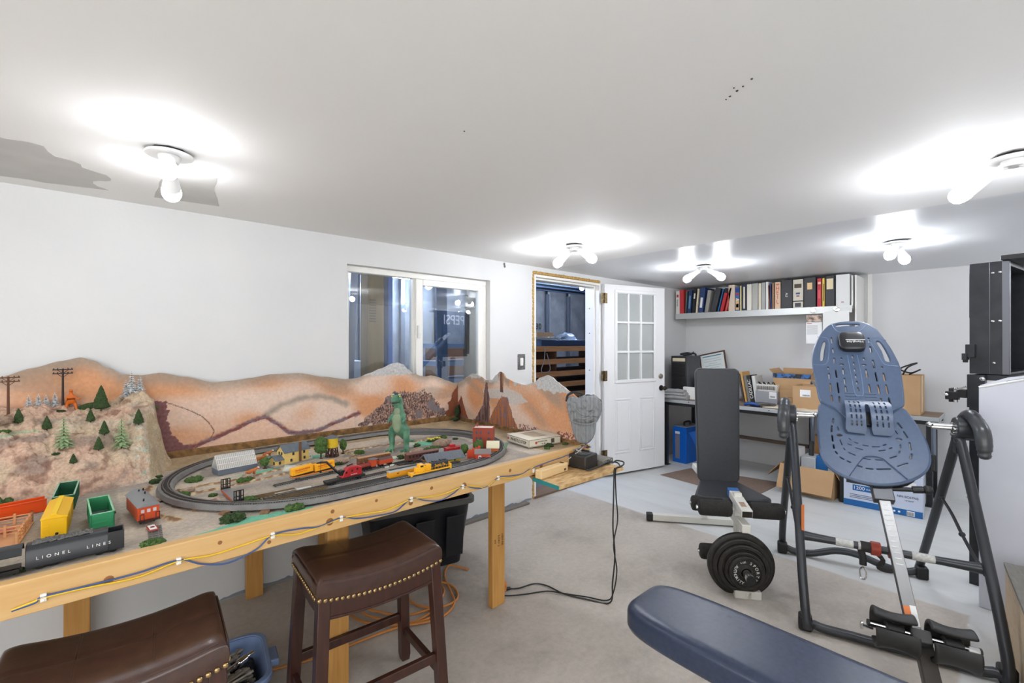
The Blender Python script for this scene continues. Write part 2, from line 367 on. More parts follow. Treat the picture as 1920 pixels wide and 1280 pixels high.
# ---------------------------------------------------------------- door_1: jambs, foam gap, open leaf
dr = bpy.data.objects.new('door_1', None); C.objects.link(dr); struct(dr)
def foam(x0,x1,y0,y1,z0,z1,seed):
    b_ = B(); n = 60
    horiz = (x1-x0) > (z1-z0)
    for i in range(n):
        t = i/n
        if horiz: c = (x0+(x1-x0)*t, (y0+y1)/2, (z0+z1)/2+.004*noise.noise(Vector((i*.7,seed,0)))); r = (z1-z0)/2
        else: c = ((x0+x1)/2+.004*noise.noise(Vector((i*.7,seed,0))), (y0+y1)/2, z0+(z1-z0)*t); r = (x1-x0)/2
        k = 1.05+.45*noise.noise(Vector((i*1.3, seed, 2)))
        b_.sph(c, r*k, (1.0 if not horiz else 1.6, .8, 1.6 if not horiz else 1), 1)
    b_.done('foam_seal', FOAM, dr)
foam(2.962,2.992,YW-.004,YW+.01,.02,2.11,1); foam(2.99,3.99,YW-.004,YW+.01,2.085,2.118,2); foam(3.985,4.003,YW+.002,YW+.02,.02,2.1,3)
j = B(); j.box(2.99,3.012,YW-.004,YW+.17,0,2.085).box(3.972,3.992,YW-.004,YW+.17,0,2.085).box(3.012,3.972,YW-.004,YW+.17,2.062,2.085)
j.box(3.012,3.028,YW+.05,YW+.17,0,2.062).box(3.952,3.972,YW+.05,YW+.17,0,2.062).box(3.028,3.952,YW+.05,YW+.17,2.046,2.062)
j.done('jamb', VINYL, dr, bev=.003)
t_ = B()
for z in (.4,.75,1.15,1.55,1.82): t_.cyl((3.951,YW+.11,z),(3.949,YW+.11,z),.006,n=10)
t_.done('screw', BLACKP, dr)
B().box(2.99,3.992,YW-.01,YW+.17,0,.022).done('threshold', mat('threshold_wood',(120,96,76),.6,col2=(96,76,60),scale=10,stretch=(.6,8,8)), dr, bev=.004)
lf = bpy.data.objects.new('door_leaf', None); C.objects.link(lf); lf.parent = dr; lf.location = (4.012,2.945,.022); lf.rotation_euler = (0,0,R(-14.35))
LW, LH = .885, 2.058
b_ = B()
b_.box(0,.165,0,.042,0,LH).box(.72,LW,0,.042,0,LH).box(.165,.72,0,.042,0,1.02).box(.165,.72,0,.042,1.965,LH)
b_.done('leaf_panel', DOORW, lf, bev=.003)
def moulding(x0,x1,z0,z1,wd,dp,nm='moulding',yy=0):
    q = B()
    q.box(x0,x1,yy-dp,yy+.004,z0,z0+wd).box(x0,x1,yy-dp,yy+.004,z1-wd,z1).box(x0,x0+wd,yy-dp,yy+.004,z0+wd,z1-wd).box(x1-wd,x1,yy-dp,yy+.004,z0+wd,z1-wd)
    q.done(nm, DOORW, lf, bev=.004)
moulding(.137,.745,.985,2.005,.034,.012)
moulding(.14,.37,.215,.815,.018,.006); moulding(.495,.725,.215,.815,.018,.006)
B().box(.175,.335,-.006,0,.25,.78).box(.53,.69,-.006,0,.25,.78).done('raised_panel', DOORW, lf, bev=.005)
g = B()
for x in (.335,.52): g.box(x-.012,x+.012,-.006,.03,1.015,1.97)
for z in (1.325,1.65): g.box(.165,.72,-.005,.03,z-.012,z+.012)
g.done('muntin', DOORW, lf, bev=.004)
FROST = mat('dull_glass', (176,180,178), .12, spec=.6, col2=(164,168,166), scale=3)
B().box(.168,.717,.014,.02,1.018,1.968).done('pane', FROST, lf)
for z in (1.905,1.07,.22):
    B().cyl((-.004,-.012,z-.055),(-.004,-.012,z+.055),.008,n=12).box(.0,.035,-.0035,0,z-.055,z+.055).box(-.045,-.006,-.0035,.0,z-.055,z+.055).done('hinge', BRASS, lf)
BRONZE = mat('dark_bronze', (58,52,46), .35, .8)
B().cyl((.815,-.014,1.04),(.815,.0,1.04),.03,n=24).cyl((.815,-.02,1.04),(.815,-.014,1.04),.016,n=16).done('deadbolt', mat('nickel',(176,170,160),.35,.9), lf, bev=.002)
B().cyl((.825,-.01,.905),(.825,.0,.905),.032,n=24).cyl((.825,-.045,.905),(.825,-.01,.905),.012,n=14).sph((.825,-.058,.905),.026,(1,.75,1),2).cyl((.875,-.04,.90),(.83,-.055,.905),.012,n=12).done('door_knob', BRONZE, lf, bev=.002)
# light switch on the wall
sw = thing('light_switch', 'black patterned light switch plate with white rocker on the white wall beside the door', 'light switch', (2.824, YW, 1.276))
B().box(-.045,.045,-.008,0,-.07,.07).done('cover_plate', mat('pewter',(52,52,54),.4,.5,col2=(150,150,150),scale=300,contrast=.1), sw, bev=.006)
B().box(-.018,.018,-.012,-.006,-.035,.035).done('rocker', VINYL, sw, bev=.003)
# ---------------------------------------------------------------- ceiling lamps
LAMPW = mat('lamp_plastic', (236,236,234), .3)
def lamp(loc, label, rz=0, first=[None]):
    if first[0] is None:
        t = thing('ceiling_lamp', label, 'ceiling light', loc, rz, 'twin bulb ceiling lamps')
        B().cyl((0,0,0),(0,0,-.012),.058,n=8).done('box_gap', BLACKP, t)
        B().cyl((0,0,-.012),(0,0,-.02),.074,n=28).cyl((0,0,-.02),(0,0,-.045),.036,.03,n=20).done('ceiling_plate', LAMPW, t, bev=.002)
        for s in (-1, 1):
            d = Vector((0, s*cos(R(33)), -sin(R(33)))); o = Vector((0, s*.02, -.035))
            q = d.to_track_quat('Z','Y').to_matrix().to_4x4(); M = Matrix.Translation(o) @ q
            B().lathe([(0,0),(.014,0),(.014,.02),(.021,.026),(.021,.058),(.0,.058)], M, 20).done('socket', LAMPW, t)
            B().lathe([(0,.058),(.02,.058),(.031,.12),(.031,.125),(0,.125)], M, 24).done('bulb_base', LAMPW, t)
            B().lathe([(0,.125),(.031,.125),(.033,.14),(.032,.155),(.027,.169),(.017,.179),(0,.183)], M, 24).done('bulb_dome', BULBM, t)
        first[0] = t; return t
    r = dup(first[0], loc, rz, label)
    for ch in r.children:
        if ch.name.startswith('bulb_dome'): ch.material_slots[0].link = 'OBJECT'; ch.material_slots[0].material = BULBM
    return r
lamp((.192,2.09,HC), 'ceiling lamp with two bare bulbs close to the grey unpainted patches, nearest the left wall', -8)
for o in C.objects:
    if o.name.startswith('bulb_dome'):
        o.material_slots[0].link = 'OBJECT'; o.material_slots[0].material = BULBW
lamp((2.545,.0,HC), 'ceiling lamp with two bare bulbs above the inversion table, cut by the right edge')
lamp((2.54,2.13,HC), 'ceiling lamp with two bare bulbs in front of the doorway', 8)
lamp((4.09,1.90,HC), 'ceiling lamp with two bare bulbs in front of the left half of the binder shelf', 22)
lamp((4.09,.54,HC), 'ceiling lamp with two bare bulbs to the right of the binder shelf', 82)
lamp((4.1,-1.1,HC), 'ceiling lamp with two bare bulbs out of frame beyond the right edge')  # unseen lamp, added to brighten the back wall
lamp((5.35,-1.2,HC), 'ceiling lamp with two bare bulbs in the far right corner out of frame')  # another unseen lamp added to lift the right end of the room
# ---------------------------------------------------------------- store room seen through the window and the doorway
SX0, SX1, SY0, SY1, SH = -.3, 8.2, YW+.15, 6.1, 2.62
INSUL = mat('insulation_facing', (146,150,154), .5, .25, col2=(112,116,122), scale=5, bump=.7, bscale=5)
DKSTEEL = mat('joist_steel', (96,118,148), .5, .4)
STUD = mat('stud_steel', (150,160,172), .35, .8)
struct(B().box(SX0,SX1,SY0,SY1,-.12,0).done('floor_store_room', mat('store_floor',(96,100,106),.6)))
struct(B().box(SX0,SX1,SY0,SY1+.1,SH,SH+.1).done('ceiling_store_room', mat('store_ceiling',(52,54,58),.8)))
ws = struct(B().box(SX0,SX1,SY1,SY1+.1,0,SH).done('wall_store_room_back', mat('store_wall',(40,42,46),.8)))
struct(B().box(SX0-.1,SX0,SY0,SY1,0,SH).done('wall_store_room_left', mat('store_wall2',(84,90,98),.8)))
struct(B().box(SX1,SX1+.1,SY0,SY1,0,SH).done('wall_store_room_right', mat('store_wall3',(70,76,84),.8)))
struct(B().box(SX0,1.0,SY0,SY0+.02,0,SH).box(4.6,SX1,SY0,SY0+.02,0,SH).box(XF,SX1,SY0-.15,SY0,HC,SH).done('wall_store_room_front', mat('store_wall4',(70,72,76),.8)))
k = 0
for i in range(13):
    x = .2+i*.62
    pan = B()
    V = pan.grid(lambda u, v: (x+.04+u*.54, SY1-.03-.02*noise.noise(Vector((u*3+i*5, v*9, 1))), .02+v*2.5), 8, 24)
    tag(pan.done('insulation_batt', INSUL, solid=.01), 'crumpled grey insulation batt %d from the left on the store room wall' % (i+1), 'insulation', 'insulation batts')
    tag(B().box(x-.03,x+.03,SY1-.09,SY1-.002,0,2.38).done('wall_stud', STUD if i % 3 else BLACKS), 'metal stud left of insulation batt %d in the store room' % (i+1), 'stud', 'store room studs')
for i in (7,8,9):
    text(['R-21','R-21','R-30'][i-7], .16, BLACKS, ws, (.2+i*.62+.3, SY1-.065, 1.85-.1*(i%2)), name='stencil')
for i in range(9):
    y = SY0+.25+i*.33
    tag(B().box(SX0,SX1,y-.025,y+.025,2.44,2.615).done('ceiling_joist', DKSTEEL), 'blue grey joist %d from the doorway under the store room ceiling' % (i+1), 'joist', 'store room joists')
def tubelamp(x, y, z, L, label, ax='x'):
    t = thing('tube_lamp', label, 'tube light', (x,y,z), 0 if ax == 'x' else 90, 'store room tube lamps')
    B().box(-L/2,L/2,-.04,.04,.02,.06).done('housing', VINYL, t); B().cyl((-L*.4,0,.06),(-L*.4,0,SH-z),.006,n=8).cyl((L*.4,0,.06),(L*.4,0,SH-z),.006,n=8).done('hanger', VINYL, t)
    B().cyl((-L/2+.02,0,.0),(L/2-.02,0,.0),.016,n=12).done('tube', TUBEM, t)
tubelamp(3.3,5.35,2.3,1.1,'cool white tube lamp hanging at the back of the store room behind the doorway')
tubelamp(2.3,4.3,2.36,1.2,'cool white tube lamp hanging over the store room behind the right window pane')
tubelamp(.9,4.9,2.3,1.2,'cool white tube lamp hanging in the left of the store room')
tubelamp(6.2,4.3,2.36,1.2,'cool white tube lamp hanging right of the doorway in the store room')
bl = thing('bare_bulb', 'glowing bare bulb under the store room joists seen in the doorway', 'light bulb', (6.1,4.95,2.42))
B().cyl((0,0,0),(0,0,.05),.02,n=14).done('lamp_holder', LAMPW, bl); B().sph((0,0,-.035),.04,(1,1,1.2),2).done('bulb_dome', BULBM, bl)
# wooden rack
RACKW = mat('rack_pine', (206,150,96), .6, col2=(178,120,72), scale=6, stretch=(.6,8,8))
rk = thing('storage_rack', 'wide pine storage rack with stacked shallow shelves seen through the doorway', 'shelf rack', (0,4.5,0))
for z in (.55,.70,.86,1.02,1.2,1.385):
    B().box(3.3,6.6,.0,.9,z-.02,z).done('shelf', mat('rack_board%d' % int(z*100),(120,84,56),.7), rk)
    B().box(3.3,6.6,-.04,0,z-.062,z+.012).done('front_rail', RACKW, rk)
for x in (3.3,4.95,6.56):
    B().box(x,x+.04,.02,.9,0,1.37).done('upright', mat('rack_post',(104,70,46),.7), rk)
tag(B().box(4.6,5.9,4.46,4.56,1.40,1.49).done('steel_rail', mat('blue_rail',(70,88,116),.4,.6), bev=.005), 'dark blue steel rail lying on top of the pine rack', 'rail')
tag(B().box(4.5,4.88,4.47,4.55,1.495,1.53).done('spirit_level', GALV, bev=.004), 'silver spirit level on the blue steel rail in the doorway', 'level')
cb = B(); cb.box(4.68,5.02,4.62,4.9,1.40,1.60).done('open_carton', CARD, bev=.002); tag(bpy.data.objects['open_carton'], 'small cardboard carton on top of the pine rack by the left door jamb', 'box')
pb = B(); pb.sph((5.45,4.75,1.47),.17,(1.35,.8,.75),3,.35)
tag(pb.done('plastic_bag', mat('clear_grey_plastic',(150,166,184),.25,.1)), 'crumpled pale plastic bag on top of the pine rack', 'bag')
tag(B().tube([(4.66,4.44,1.37),(4.62,4.42,1.2),(4.55,4.41,1.07),(4.60,4.41,1.03),(4.72,4.41,1.05),(4.72,4.41,1.14),(4.68,4.43,1.30)], .006, 8, sm=5).done('hanging_wire', mat('grey_wire',(150,150,150),.5)), 'loop of grey wire hanging down the front of the pine rack', 'wire')
# things leaning behind the window
t = thing('tall_carton', 'tall narrow tan cardboard carton standing behind the left window pane', 'box', (1.70,3.62,0), 4)
B().box(-.075,.075,-.06,.06,0,2.25).done('carton_body', mat('old_cardboard',(150,120,72),.85,col2=(128,100,58),scale=4,stretch=(6,6,.5)), t, bev=.004)
g = B()
for i in range(9): g.box(-.06,.0,-.062,-.058,1.62+i*.022,1.63+i*.022)
g.done('printed_lines', mat('brown_print',(92,66,36),.8), t)
tag(B().box(-.02,.02,-.05,.05,0,2.25, T_(1.825,3.6,0)@RZ(6)).done('blue_strip', mat('blue_board',(28,86,156),.4)), 'bright blue strip standing against the tan carton behind the window', 'strip')
tag(B().box(-.055,.075,-.02,.02,0,2.0, T_(2.66,3.6,0)@RY(2)).done('plank', mat('weathered_board',(104,92,72),.7,col2=(80,72,58),scale=6,stretch=(8,8,.5))), 'weathered brown plank leaning behind the right window pane', 'plank')
tag(B().box(-.06,.06,-.015,.015,0,2.0, T_(2.50,3.75,0)@RY(-1)).done('blue_plank', mat('blue_panel2',(58,78,104),.5)), 'dark blue plank standing left of the weathered plank behind the window', 'plank')
tag(B().cyl((1.42,3.75,0),(1.42,3.75,2.3),.022).done('conduit_pipe', STUD), 'pale vertical pipe behind the left window pane', 'pipe')
tag(B().box(-.03,.03,-.03,.03,0,2.4, T_(1.60,3.95,0)@RY(2)).done('steel_post', STUD), 'grey steel post leaning beside the tan carton behind the window', 'post')
t = thing('white_cabinet', 'low white cabinet behind the lower left corner of the window', 'cabinet', (1.55,4.3,0))
B().box(-.3,.3,-.25,.25,0,1.28).done('body', mat('cab_white',(176,184,192),.4), t, bev=.006)
B().box(-.28,-.01,-.265,-.25,.1,1.2).done('cabinet_door', mat('cab_white2',(190,196,202),.4), t, bev=.004); B().box(.01,.28,-.265,-.25,.1,1.2).done('cabinet_door', mat('cab_white3',(190,196,202),.4), t, bev=.004)
t = thing('blue_shelving', 'steel blue shelving unit behind the right edge of the window', 'shelving', (2.92,4.25,0))
for i in range(7): B().box(-.3,.3,-.2,.2,.25+i*.19,.30+i*.19).done('shelf', mat('blue_shelf%d'%i,(92,116,146),.4,.3), t)
for s in (-.3,.27): B().box(s,s+.03,-.2,-.17,0,1.75).done('upright', BLACKS, t)
# ---------------------------------------------------------------- train table: frame, terrain, backdrop, hill
TS, TRIM = .84, .853          # terrain level and rim level
TX0, TX1, TY0, TY1 = -.75, 2.13, 1.705, 2.95
tt = thing('train_table', 'long pine model railway table with painted mountain backdrop along the white wall', 'model railway table', (0,0,0))
B().box(TX0,TX1,TY0-.038,TY0,.765,TRIM).done('front_beam', PINE, tt, bev=.003)
B().box(TX1-.038,TX1,TY0,TY1,.765,TRIM).done('end_beam', PINE, tt, bev=.003)
KN = mat('knot_brown',(140,92,44),.6)
for x, z, r in ((.02,.80,.009),(.28,.825,.005),(.62,.80,.011),(.63,.835,.006),(.95,.79,.008),(1.05,.83,.006),(1.22,.805,.011),(1.5,.82,.007),(1.72,.80,.009),(1.95,.825,.006),(.42,.785,.005),(.80,.835,.005)):
    B().lathe([(0,.0006),(r,.0004),(r*1.25,0)], T_(x,TY0-.038,z)@RX(90), 12).done('knot', KN, tt)
lg = lambda x0,x1,y0,y1,z1: B().box(x0,x1,y0,y1,0,z1).done('leg', PINEY, tt, bev=.003)
lg(1.585,1.675,1.905,1.943,.765); lg(.70,.79,1.905,1.943,.765); lg(.615,.70,2.90,2.938,.765); lg(1.02,1.11,2.90,2.938,.765); lg(-.42,-.33,1.905,1.943,.765); lg(-.12,-.03,2.90,2.938,.765)
st = B()
for i, (z, ww) in enumerate(((.30,.05),(.335,.03),(.37,.045))): pass
st.bm.free()
for i, s in enumerate(('HT','S-DRY 2','HEM FIR')): text(s, .018, mat('stamp_ink%d'%i,(84,58,34),.8), tt, (1.603+i*.026,1.9045,.36), (pi/2,R(90),0), name='stamp')
B().box(TX0,TX1-.04,TY0,TY1,.768,.79).done('subfloor', PLY, tt)
for x in (.3,.95,1.5): B().box(x-.02,x+.02,TY0+.5,TY1,.70,.768).done('joist', PINE, tt)
# terrain with painted zones
TURQ=lin((120,196,164)); GREYR=lin((166,156,146)); TAN=lin((196,182,164)); SAND=lin((206,184,146)); DKG=lin((120,114,108)); ROCKB=lin((134,100,72)); DIRT=lin((150,128,100)); BRK=lin((150,104,92)); GRN2=lin((150,170,140))
turq = [[(.20,1.705),(.56,1.705),(.60,1.76),(.40,1.80),(.27,1.75)], [(.40,2.38),(.62,2.36),(.72,2.47),(.62,2.42),(.56,2.40)], [(.62,2.50),(.80,2.52),(.84,2.62),(.60,2.70)], [(.83,2.47),(.86,2.46),(.93,2.53),(.84,2.56)], [(1.38,2.33),(1.60,2.36),(1.62,2.44),(1.42,2.46)]]
road = [[(.62,2.30),(1.0,2.36),(1.4,2.30),(1.45,2.20),(.9,2.22),(.62,2.26)], [(.36,2.62),(.62,2.66),(.60,2.45),(.34,2.46)], [(.95,2.40),(1.05,2.55),(1.7,2.55),(1.7,2.2),(1.5,2.15),(1.2,2.22)]]
gravel = [[(.22,2.30),(.36,2.33),(.52,2.32),(.62,2.36),(.74,2.38),(.86,2.36),(.98,2.36),(1.06,2.42),(1.0,2.49),(1.05,2.53),(1.3,2.50),(1.5,2.47)], [(.25,2.22),(.40,2.24),(.55,2.26),(.70,2.27)], [(1.08,2.20),(1.2,2.22),(1.35,2.27)], [(.20,1.93),(.10,2.12),(.12,2.33),(.16,2.46)]]
brick = [(.31,1.98),(.345,1.96),(.345,2.10),(.30,2.11)]
def tpaint(co):
    x, y = co.x, co.y
    n = noise.noise(Vector((x*9, y*9, 0))); n2 = noise.noise(Vector((x*45, y*45, 3))); n3 = noise.noise(Vector((x*2.5, y*7, 8)))
    c = mix(TAN, GREYR, sstep(-.3, .5, n3))
    xx, yy = x+.012*n, y+.012*n2
    for p in road:
        if pip(p, xx, yy): c = mix(DKG, GREYR, .5+.3*n)
    if x > .35 and 1.74 < y < 2.2 and x < 1.75: c = mix(c, DKG, .35+.25*n)
    for p in turq:
        if pip(p, xx, yy): c = mix(TURQ, lin((98,170,140)), .4+.5*n2)
    for g in gravel:
        d = pld(g, xx, yy)
        if d < .02: c = mix(ROCKB if n2 > -.1 else SAND, SAND, sstep(.008,.02,d))
    if pip(brick, x, y): c = BRK
    if y > 2.70 or x > 1.86: c = mix(DIRT, SAND, .4+.5*n)
    if x < .05 and y < 2.5: c = mix(lin((176,166,152)), lin((150,140,128)), .4+.5*n3)
    f = 1+.10*n2
    return tuple(v*f for v in c)
TERR = painted('terrain_paint', .85, .35, 120, .1, 90)
g = B()
def terr(u, v):
    x = TX0+(TX1-.02-TX0)*u; y = TY0+(TY1-TY0)*v
    k = .35 if (x > .25 and y < 2.25) else 1
    z = TS+k*(.004*noise.noise(Vector((x*6, y*6, 0)))+.0025*noise.noise(Vector((x*30, y*30, 2))))
    z += .010*(1-sstep(0,.06,y-TY0))
    for q in gravel:
        d = pld(q, x, y)
        if d < .016: z += .006*(1-d/.016)*(1+noise.noise(Vector((x*90,y*90,1))))
    if y > 2.86: z += .01*sstep(2.86,2.93,y)
    return (x, y, z)
g.grid(terr, 330, 140); g.done('terrain', TERR, tt, paint=tpaint)
# ledge
LEDGE = mat('ledge_flock', (150,112,66), .95, col2=(92,70,44), scale=26, bump=.7, bscale=90, contrast=.35)
B().box(TX0,2.10,2.928,2.952,TS-.01,.884).done('ledge', LEDGE, tt, bev=.004); B().box(2.088,2.128,1.71,2.93,TS-.01,.866).done('ledge', LEDGE, tt, bev=.004)
# painted backdrop boards
top_back = [(-.75,1.25),(-.40,1.275),(-.319,1.30),(-.223,1.335),(-.13,1.365),(-.063,1.38),(-.021,1.364),(.035,1.325),(.086,1.292),(.16,1.285),(.232,1.294),(.34,1.268),(.465,1.232),(.56,1.236),(.648,1.246),(.76,1.262),(.91,1.262),(1.06,1.232),(1.211,1.208),(1.28,1.213),(1.359,1.24),(1.45,1.27),(1.537,1.302),(1.575,1.308),(1.62,1.293),(1.66,1.255),(1.708,1.224),(1.76,1.205),(1.80,1.196),(1.85,1.203),(1.885,1.197),(1.915,1.186),(2.0,1.155),(2.07,1.132),(2.11,1.132)]
top_end = [(1.705,.90),(1.72,1.02),(1.736,1.124),(1.80,1.155),(1.85,1.182),(1.90,1.207),(1.94,1.232),(1.978,1.243),(2.04,1.226),(2.10,1.19),(2.182,1.169),(2.28,1.18),(2.37,1.20),(2.41,1.235),(2.438,1.245),(2.48,1.22),(2.53,1.18),(2.593,1.178),(2.66,1.198),(2.72,1.214),(2.767,1.213),(2.83,1.185),(2.90,1.15),(2.945,1.134)]
OR=lin((208,150,108)); PK=lin((220,194,176)); TN=lin((196,164,136)); GY=lin((168,166,164)); DKR=lin((74,52,50)); MAR=lin((124,66,58)); PUR=lin((124,104,112)); GRB=lin((150,138,124)); BUT=lin((150,84,46)); CLD=lin((196,194,190))
rock = [(1.27,.885),(1.31,.93),(1.36,.96),(1.44,1.01),(1.50,1.08),(1.54,1.11),(1.60,1.10),(1.70,1.08),(1.78,1.08),(1.80,1.10),(1.86,1.06),(1.90,1.0),(1.97,.93),(2.04,.90),(2.04,.885)]
darkrib = [(1.54,1.10),(1.58,1.10),(1.62,1.03),(1.66,.96),(1.62,.96),(1.58,1.02)]
purline = [(.298,.888),(.384,.895),(.464,.923),(.565,.96),(.659,1.0),(.718,1.014),(.772,.975),(.852,.905),(.907,.890),(1.035,.898),(1.153,.937),(1.29,.977)]
maroon = [(.20,1.154),(.262,1.143),(.267,1.04),(.28,.969),(.332,.914),(.40,.885),(.20,.88)]
shade = [(.729,1.027),(.816,1.078),(.923,1.108),(1.032,1.109),(1.136,1.084),(1.206,1.043)]
crack = [(.262,1.137),(.332,1.103),(.403,1.059),(.444,1.013),(.469,.964),(.451,.925)]
def bpaint(co):
    x, z = co.x, co.z
    n = noise.noise(Vector((x*4, z*6, 0))); n2 = noise.noise(Vector((x*26, z*26, 3))); n3 = noise.noise(Vector((x*80, z*80, 5))); ns = noise.noise(Vector((x*70, z*18, 6)))
    t = interp(top_back, x)
    c = mix(PK, OR, sstep(-.25, .45, n+.35*sstep(1.0,.93,z)*0+.2*(1-sstep(.1,.5,x))))
    c = mix(c, OR, .35*(1-sstep(.1,.6,x)))
    dz = t-z
    c = mix(c, GRB, .8*(1-sstep(.0,.075+.05*n,dz))); c = mix(c, GRB, .45*sstep(.15,.45,noise.noise(Vector((x*3, z*9, 31)))))
    d = pld(shade, x, z)
    c = mix(c, GRB, .85*(1-sstep(.0,.035,d+.012*n2)))
    d = pld(purline, x, z+.006*n2)
    if d < .03: c = mix(mix(PUR, MAR, sstep(-.2,.2,noise.noise(Vector((x*9, z*60, 2)))+.5*n3)), c, sstep(.006,.022,d+.006*n3))
    below = interp([(a, b) for a, b in purline], x) if .26 < x < 1.26 else 0
    if z < below-.01: c = mix(c, lin((226,192,170)), .7)
    xx, zz = x+.02*n2+.016*n3, z+.03*noise.noise(Vector((x*20, z*20, 9)))+.02*n3
    if pip(maroon, x+.012*n2+.006*n3, z+.006*n3): c = mix(MAR, PUR, .35+.5*n3)
    if pip(rock, xx, zz):
        v = .5*noise.noise(Vector((x*120, z*55, 6)))+.6*noise.noise(Vector((x*150+z*60, z*130, 5)))+.35*n2
        c = mix(DKR, lin((186,152,134)), sstep(-.22,.34,v)); c = mix(c, lin((120,112,116)), sstep(.1,.5,noise.noise(Vector((x*10, z*10, 4)))))
        if pip(darkrib, xx, zz): c = mix(c, lin((50,46,50)), .7)
    # grey snow caps
    if 1.30 < x < 1.72 and z > 1.215+.012*n2+.06*abs(x-1.56): c = mix(GY, lin((206,206,206)), .5+.5*n3)
    if pip([(1.98,.88),(2.05,1.06),(2.10,1.12),(2.11,.88)], xx, zz): c = mix(BUT, lin((120,70,60)), .5+.5*ns)
    if pld(crack, x+.004*n2, z) < .0022: c = lin((96,72,60))
    return tuple(v*(1+.06*n3) for v in c)
but2 = [(2.93,.86),(2.94,.98),(2.90,1.04),(2.86,.94),(2.80,.86)]
but1 = [(2.60,1.16),(2.63,1.0),(2.70,.90),(2.75,.86),(2.55,.86),(2.56,1.0),(2.575,1.16)]
but3 = [(2.57,.86),(2.50,.98),(2.42,1.07),(2.36,1.07),(2.31,.95),(2.24,.86)]
def epaint(co):
    y, z = co.y, co.z
    n = noise.noise(Vector((y*5, z*5, 11))); n2 = noise.noise(Vector((y*26, z*26, 3))); n3 = noise.noise(Vector((y*80, z*80, 5))); ns = noise.noise(Vector((y*60, z*7, 6)))
    t = interp(top_end, y)
    c = mix(PK, OR, sstep(-.35,.3,n+.2*sstep(2.3,1.9,y)))
    c = mix(c, GRB, .7*sstep(.1,.5,noise.noise(Vector((y*5-z*5, z*4, 21)))))
    c = mix(c, lin((226,200,178)), .6*sstep(.93,.86,z))
    if 2.34 < y < 2.62 or y > 2.6: c = mix(c, GRB, .7*(1-sstep(.02,.07,t-z)))
    if pip([(2.42,1.12),(2.34,1.13),(2.22,1.10),(2.16,1.06),(2.3,1.02),(2.45,1.06),(2.6,1.05),(2.62,1.12)], y+.04*n2, z+.02*n): c = mix(c, CLD, .8)
    yy, zz = y+.014*n2, z+.014*n3
    for p, a, b_ in ((but1, lin((126,96,90)), lin((80,58,54))), (but2, BUT, lin((110,60,50))), (but3, lin((176,108,56)), lin((120,92,92)))):
        if pip(p, yy, zz): c = mix(a, b_, sstep(-.25,.3,ns)); c = mix(c, PUR, .5*sstep(.1,.4,n2))
    if abs(y-2.42+.004*n2) < .018 and z > 1.10: c = mix(lin((96,62,54)), lin((150,110,84)), sstep(-.2,.3,ns))
    cap = (z > 1.165+.02*n2) and (2.46 < y < 2.62 or 2.14 < y < 2.30) or (z > 1.185+.02*n2 and (y > 2.66)) or (1.80 < y < 2.16 and z > 1.14+.02*n2+.35*max(0,y-2.0)) 
    if cap: c = mix(GY, lin((206,206,204)), .5+.5*n3)
    if z < .90+.02*n3+.0 and (1.74 < y < 1.90 or 2.06 < y < 2.24) and n3 > .05-(.1 if y < 1.9 else 0): c = mix(c, lin((120,44,36)), .85)
    if pip([(2.28,.86),(2.05,.89),(2.0,.86)], y, z+.02*n2): c = mix(c, PUR, .7)
    if pip([(2.905,.90),(2.925,.965),(2.945,.96),(2.945,.88)], y, z): c = lin((28,24,22))
    return tuple(v*(1+.06*n3) for v in c)
BACKP = painted('backdrop_paint', .75, .25, 60, .05, 70)
def board(f, nu, nv, th, nrm, pf):
    b_ = B(); Vf = b_.grid(lambda u, v: f(u, v), nu, nv); off = Vector(nrm)*th
    Vb = b_.grid(lambda u, v: tuple(Vector(f(u, v))+off), nu, 2)
    for i in range(nu-1):
        b_.bm.faces.new((Vf[i][nv-1], Vf[i+1][nv-1], Vb[i+1][1], Vb[i][1]))
    b_.bm.faces.new((Vf[0][0], Vb[0][0], Vb[0][1])+tuple(Vf[0][k] for k in range(nv-1, 0, -1)))
    b_.bm.faces.new((Vf[nu-1][0],)+tuple(Vf[nu-1][k] for k in range(1, nv))+(Vb[nu-1][1], Vb[nu-1][0]))
    return b_.done('backdrop', BACKP, tt, paint=pf)
board(lambda u, v: (-.75+2.86*u, 2.952-.003, .82+(interp(top_back, -.75+2.86*u)-.82)*v), 760, 110, .008, (0,1,0), bpaint)
board(lambda u, v: (2.098, 1.712+1.235*u, .82+(interp(top_end, 1.712+1.235*u)-.82)*v), 400, 110, .01, (1,0,0), epaint)
# plaster hill at the left end
def hill0(x, y):
    ex = .175+.075*sstep(2.6,2.85,y)+.03*noise.noise(Vector((y*7, 0, 4)))
    fx = 1-sstep(ex-.07, ex+.035, x)
    foot = 2.49+.05*noise.noise(Vector((x*5, 2, 0)))+.06*sstep(-.1,.2,x)
    q = max(0, min(1, (y-foot)/(2.90-foot)))
    prof = interp([(0,0),(.12,.25),(.3,.52),(.5,.72),(.75,.88),(1,1)], q)
    h = .325*prof*fx*(1+.12*sstep(.02,.1,x)*sstep(2.75,2.9,y)+.05*sstep(-.1,-.3,x))
    return TS-.006+h
def hill(x, y):
    h = hill0(x, y)-TS; k = sstep(.005,.06,h)
    vor = noise.voronoi(Vector((x*15, y*15, h*12)))[0][0]
    r = (.030+.03*sstep(.0,.12,x))*(.33-vor)+.026*noise.noise(Vector((x*9, y*9, 1)))+.026*(abs(noise.noise(Vector((x*20, y*20, 7))))-.15)+.011*noise.noise(Vector((x*48, y*48, 3)))+.006*noise.noise(Vector((x*110, y*110, 4)))
    return TS+h+k*r
HT=lin((194,172,146)); HP=lin((200,166,144)); HG=lin((128,114,106)); HW=lin((208,194,176)); HB=lin((126,90,74))
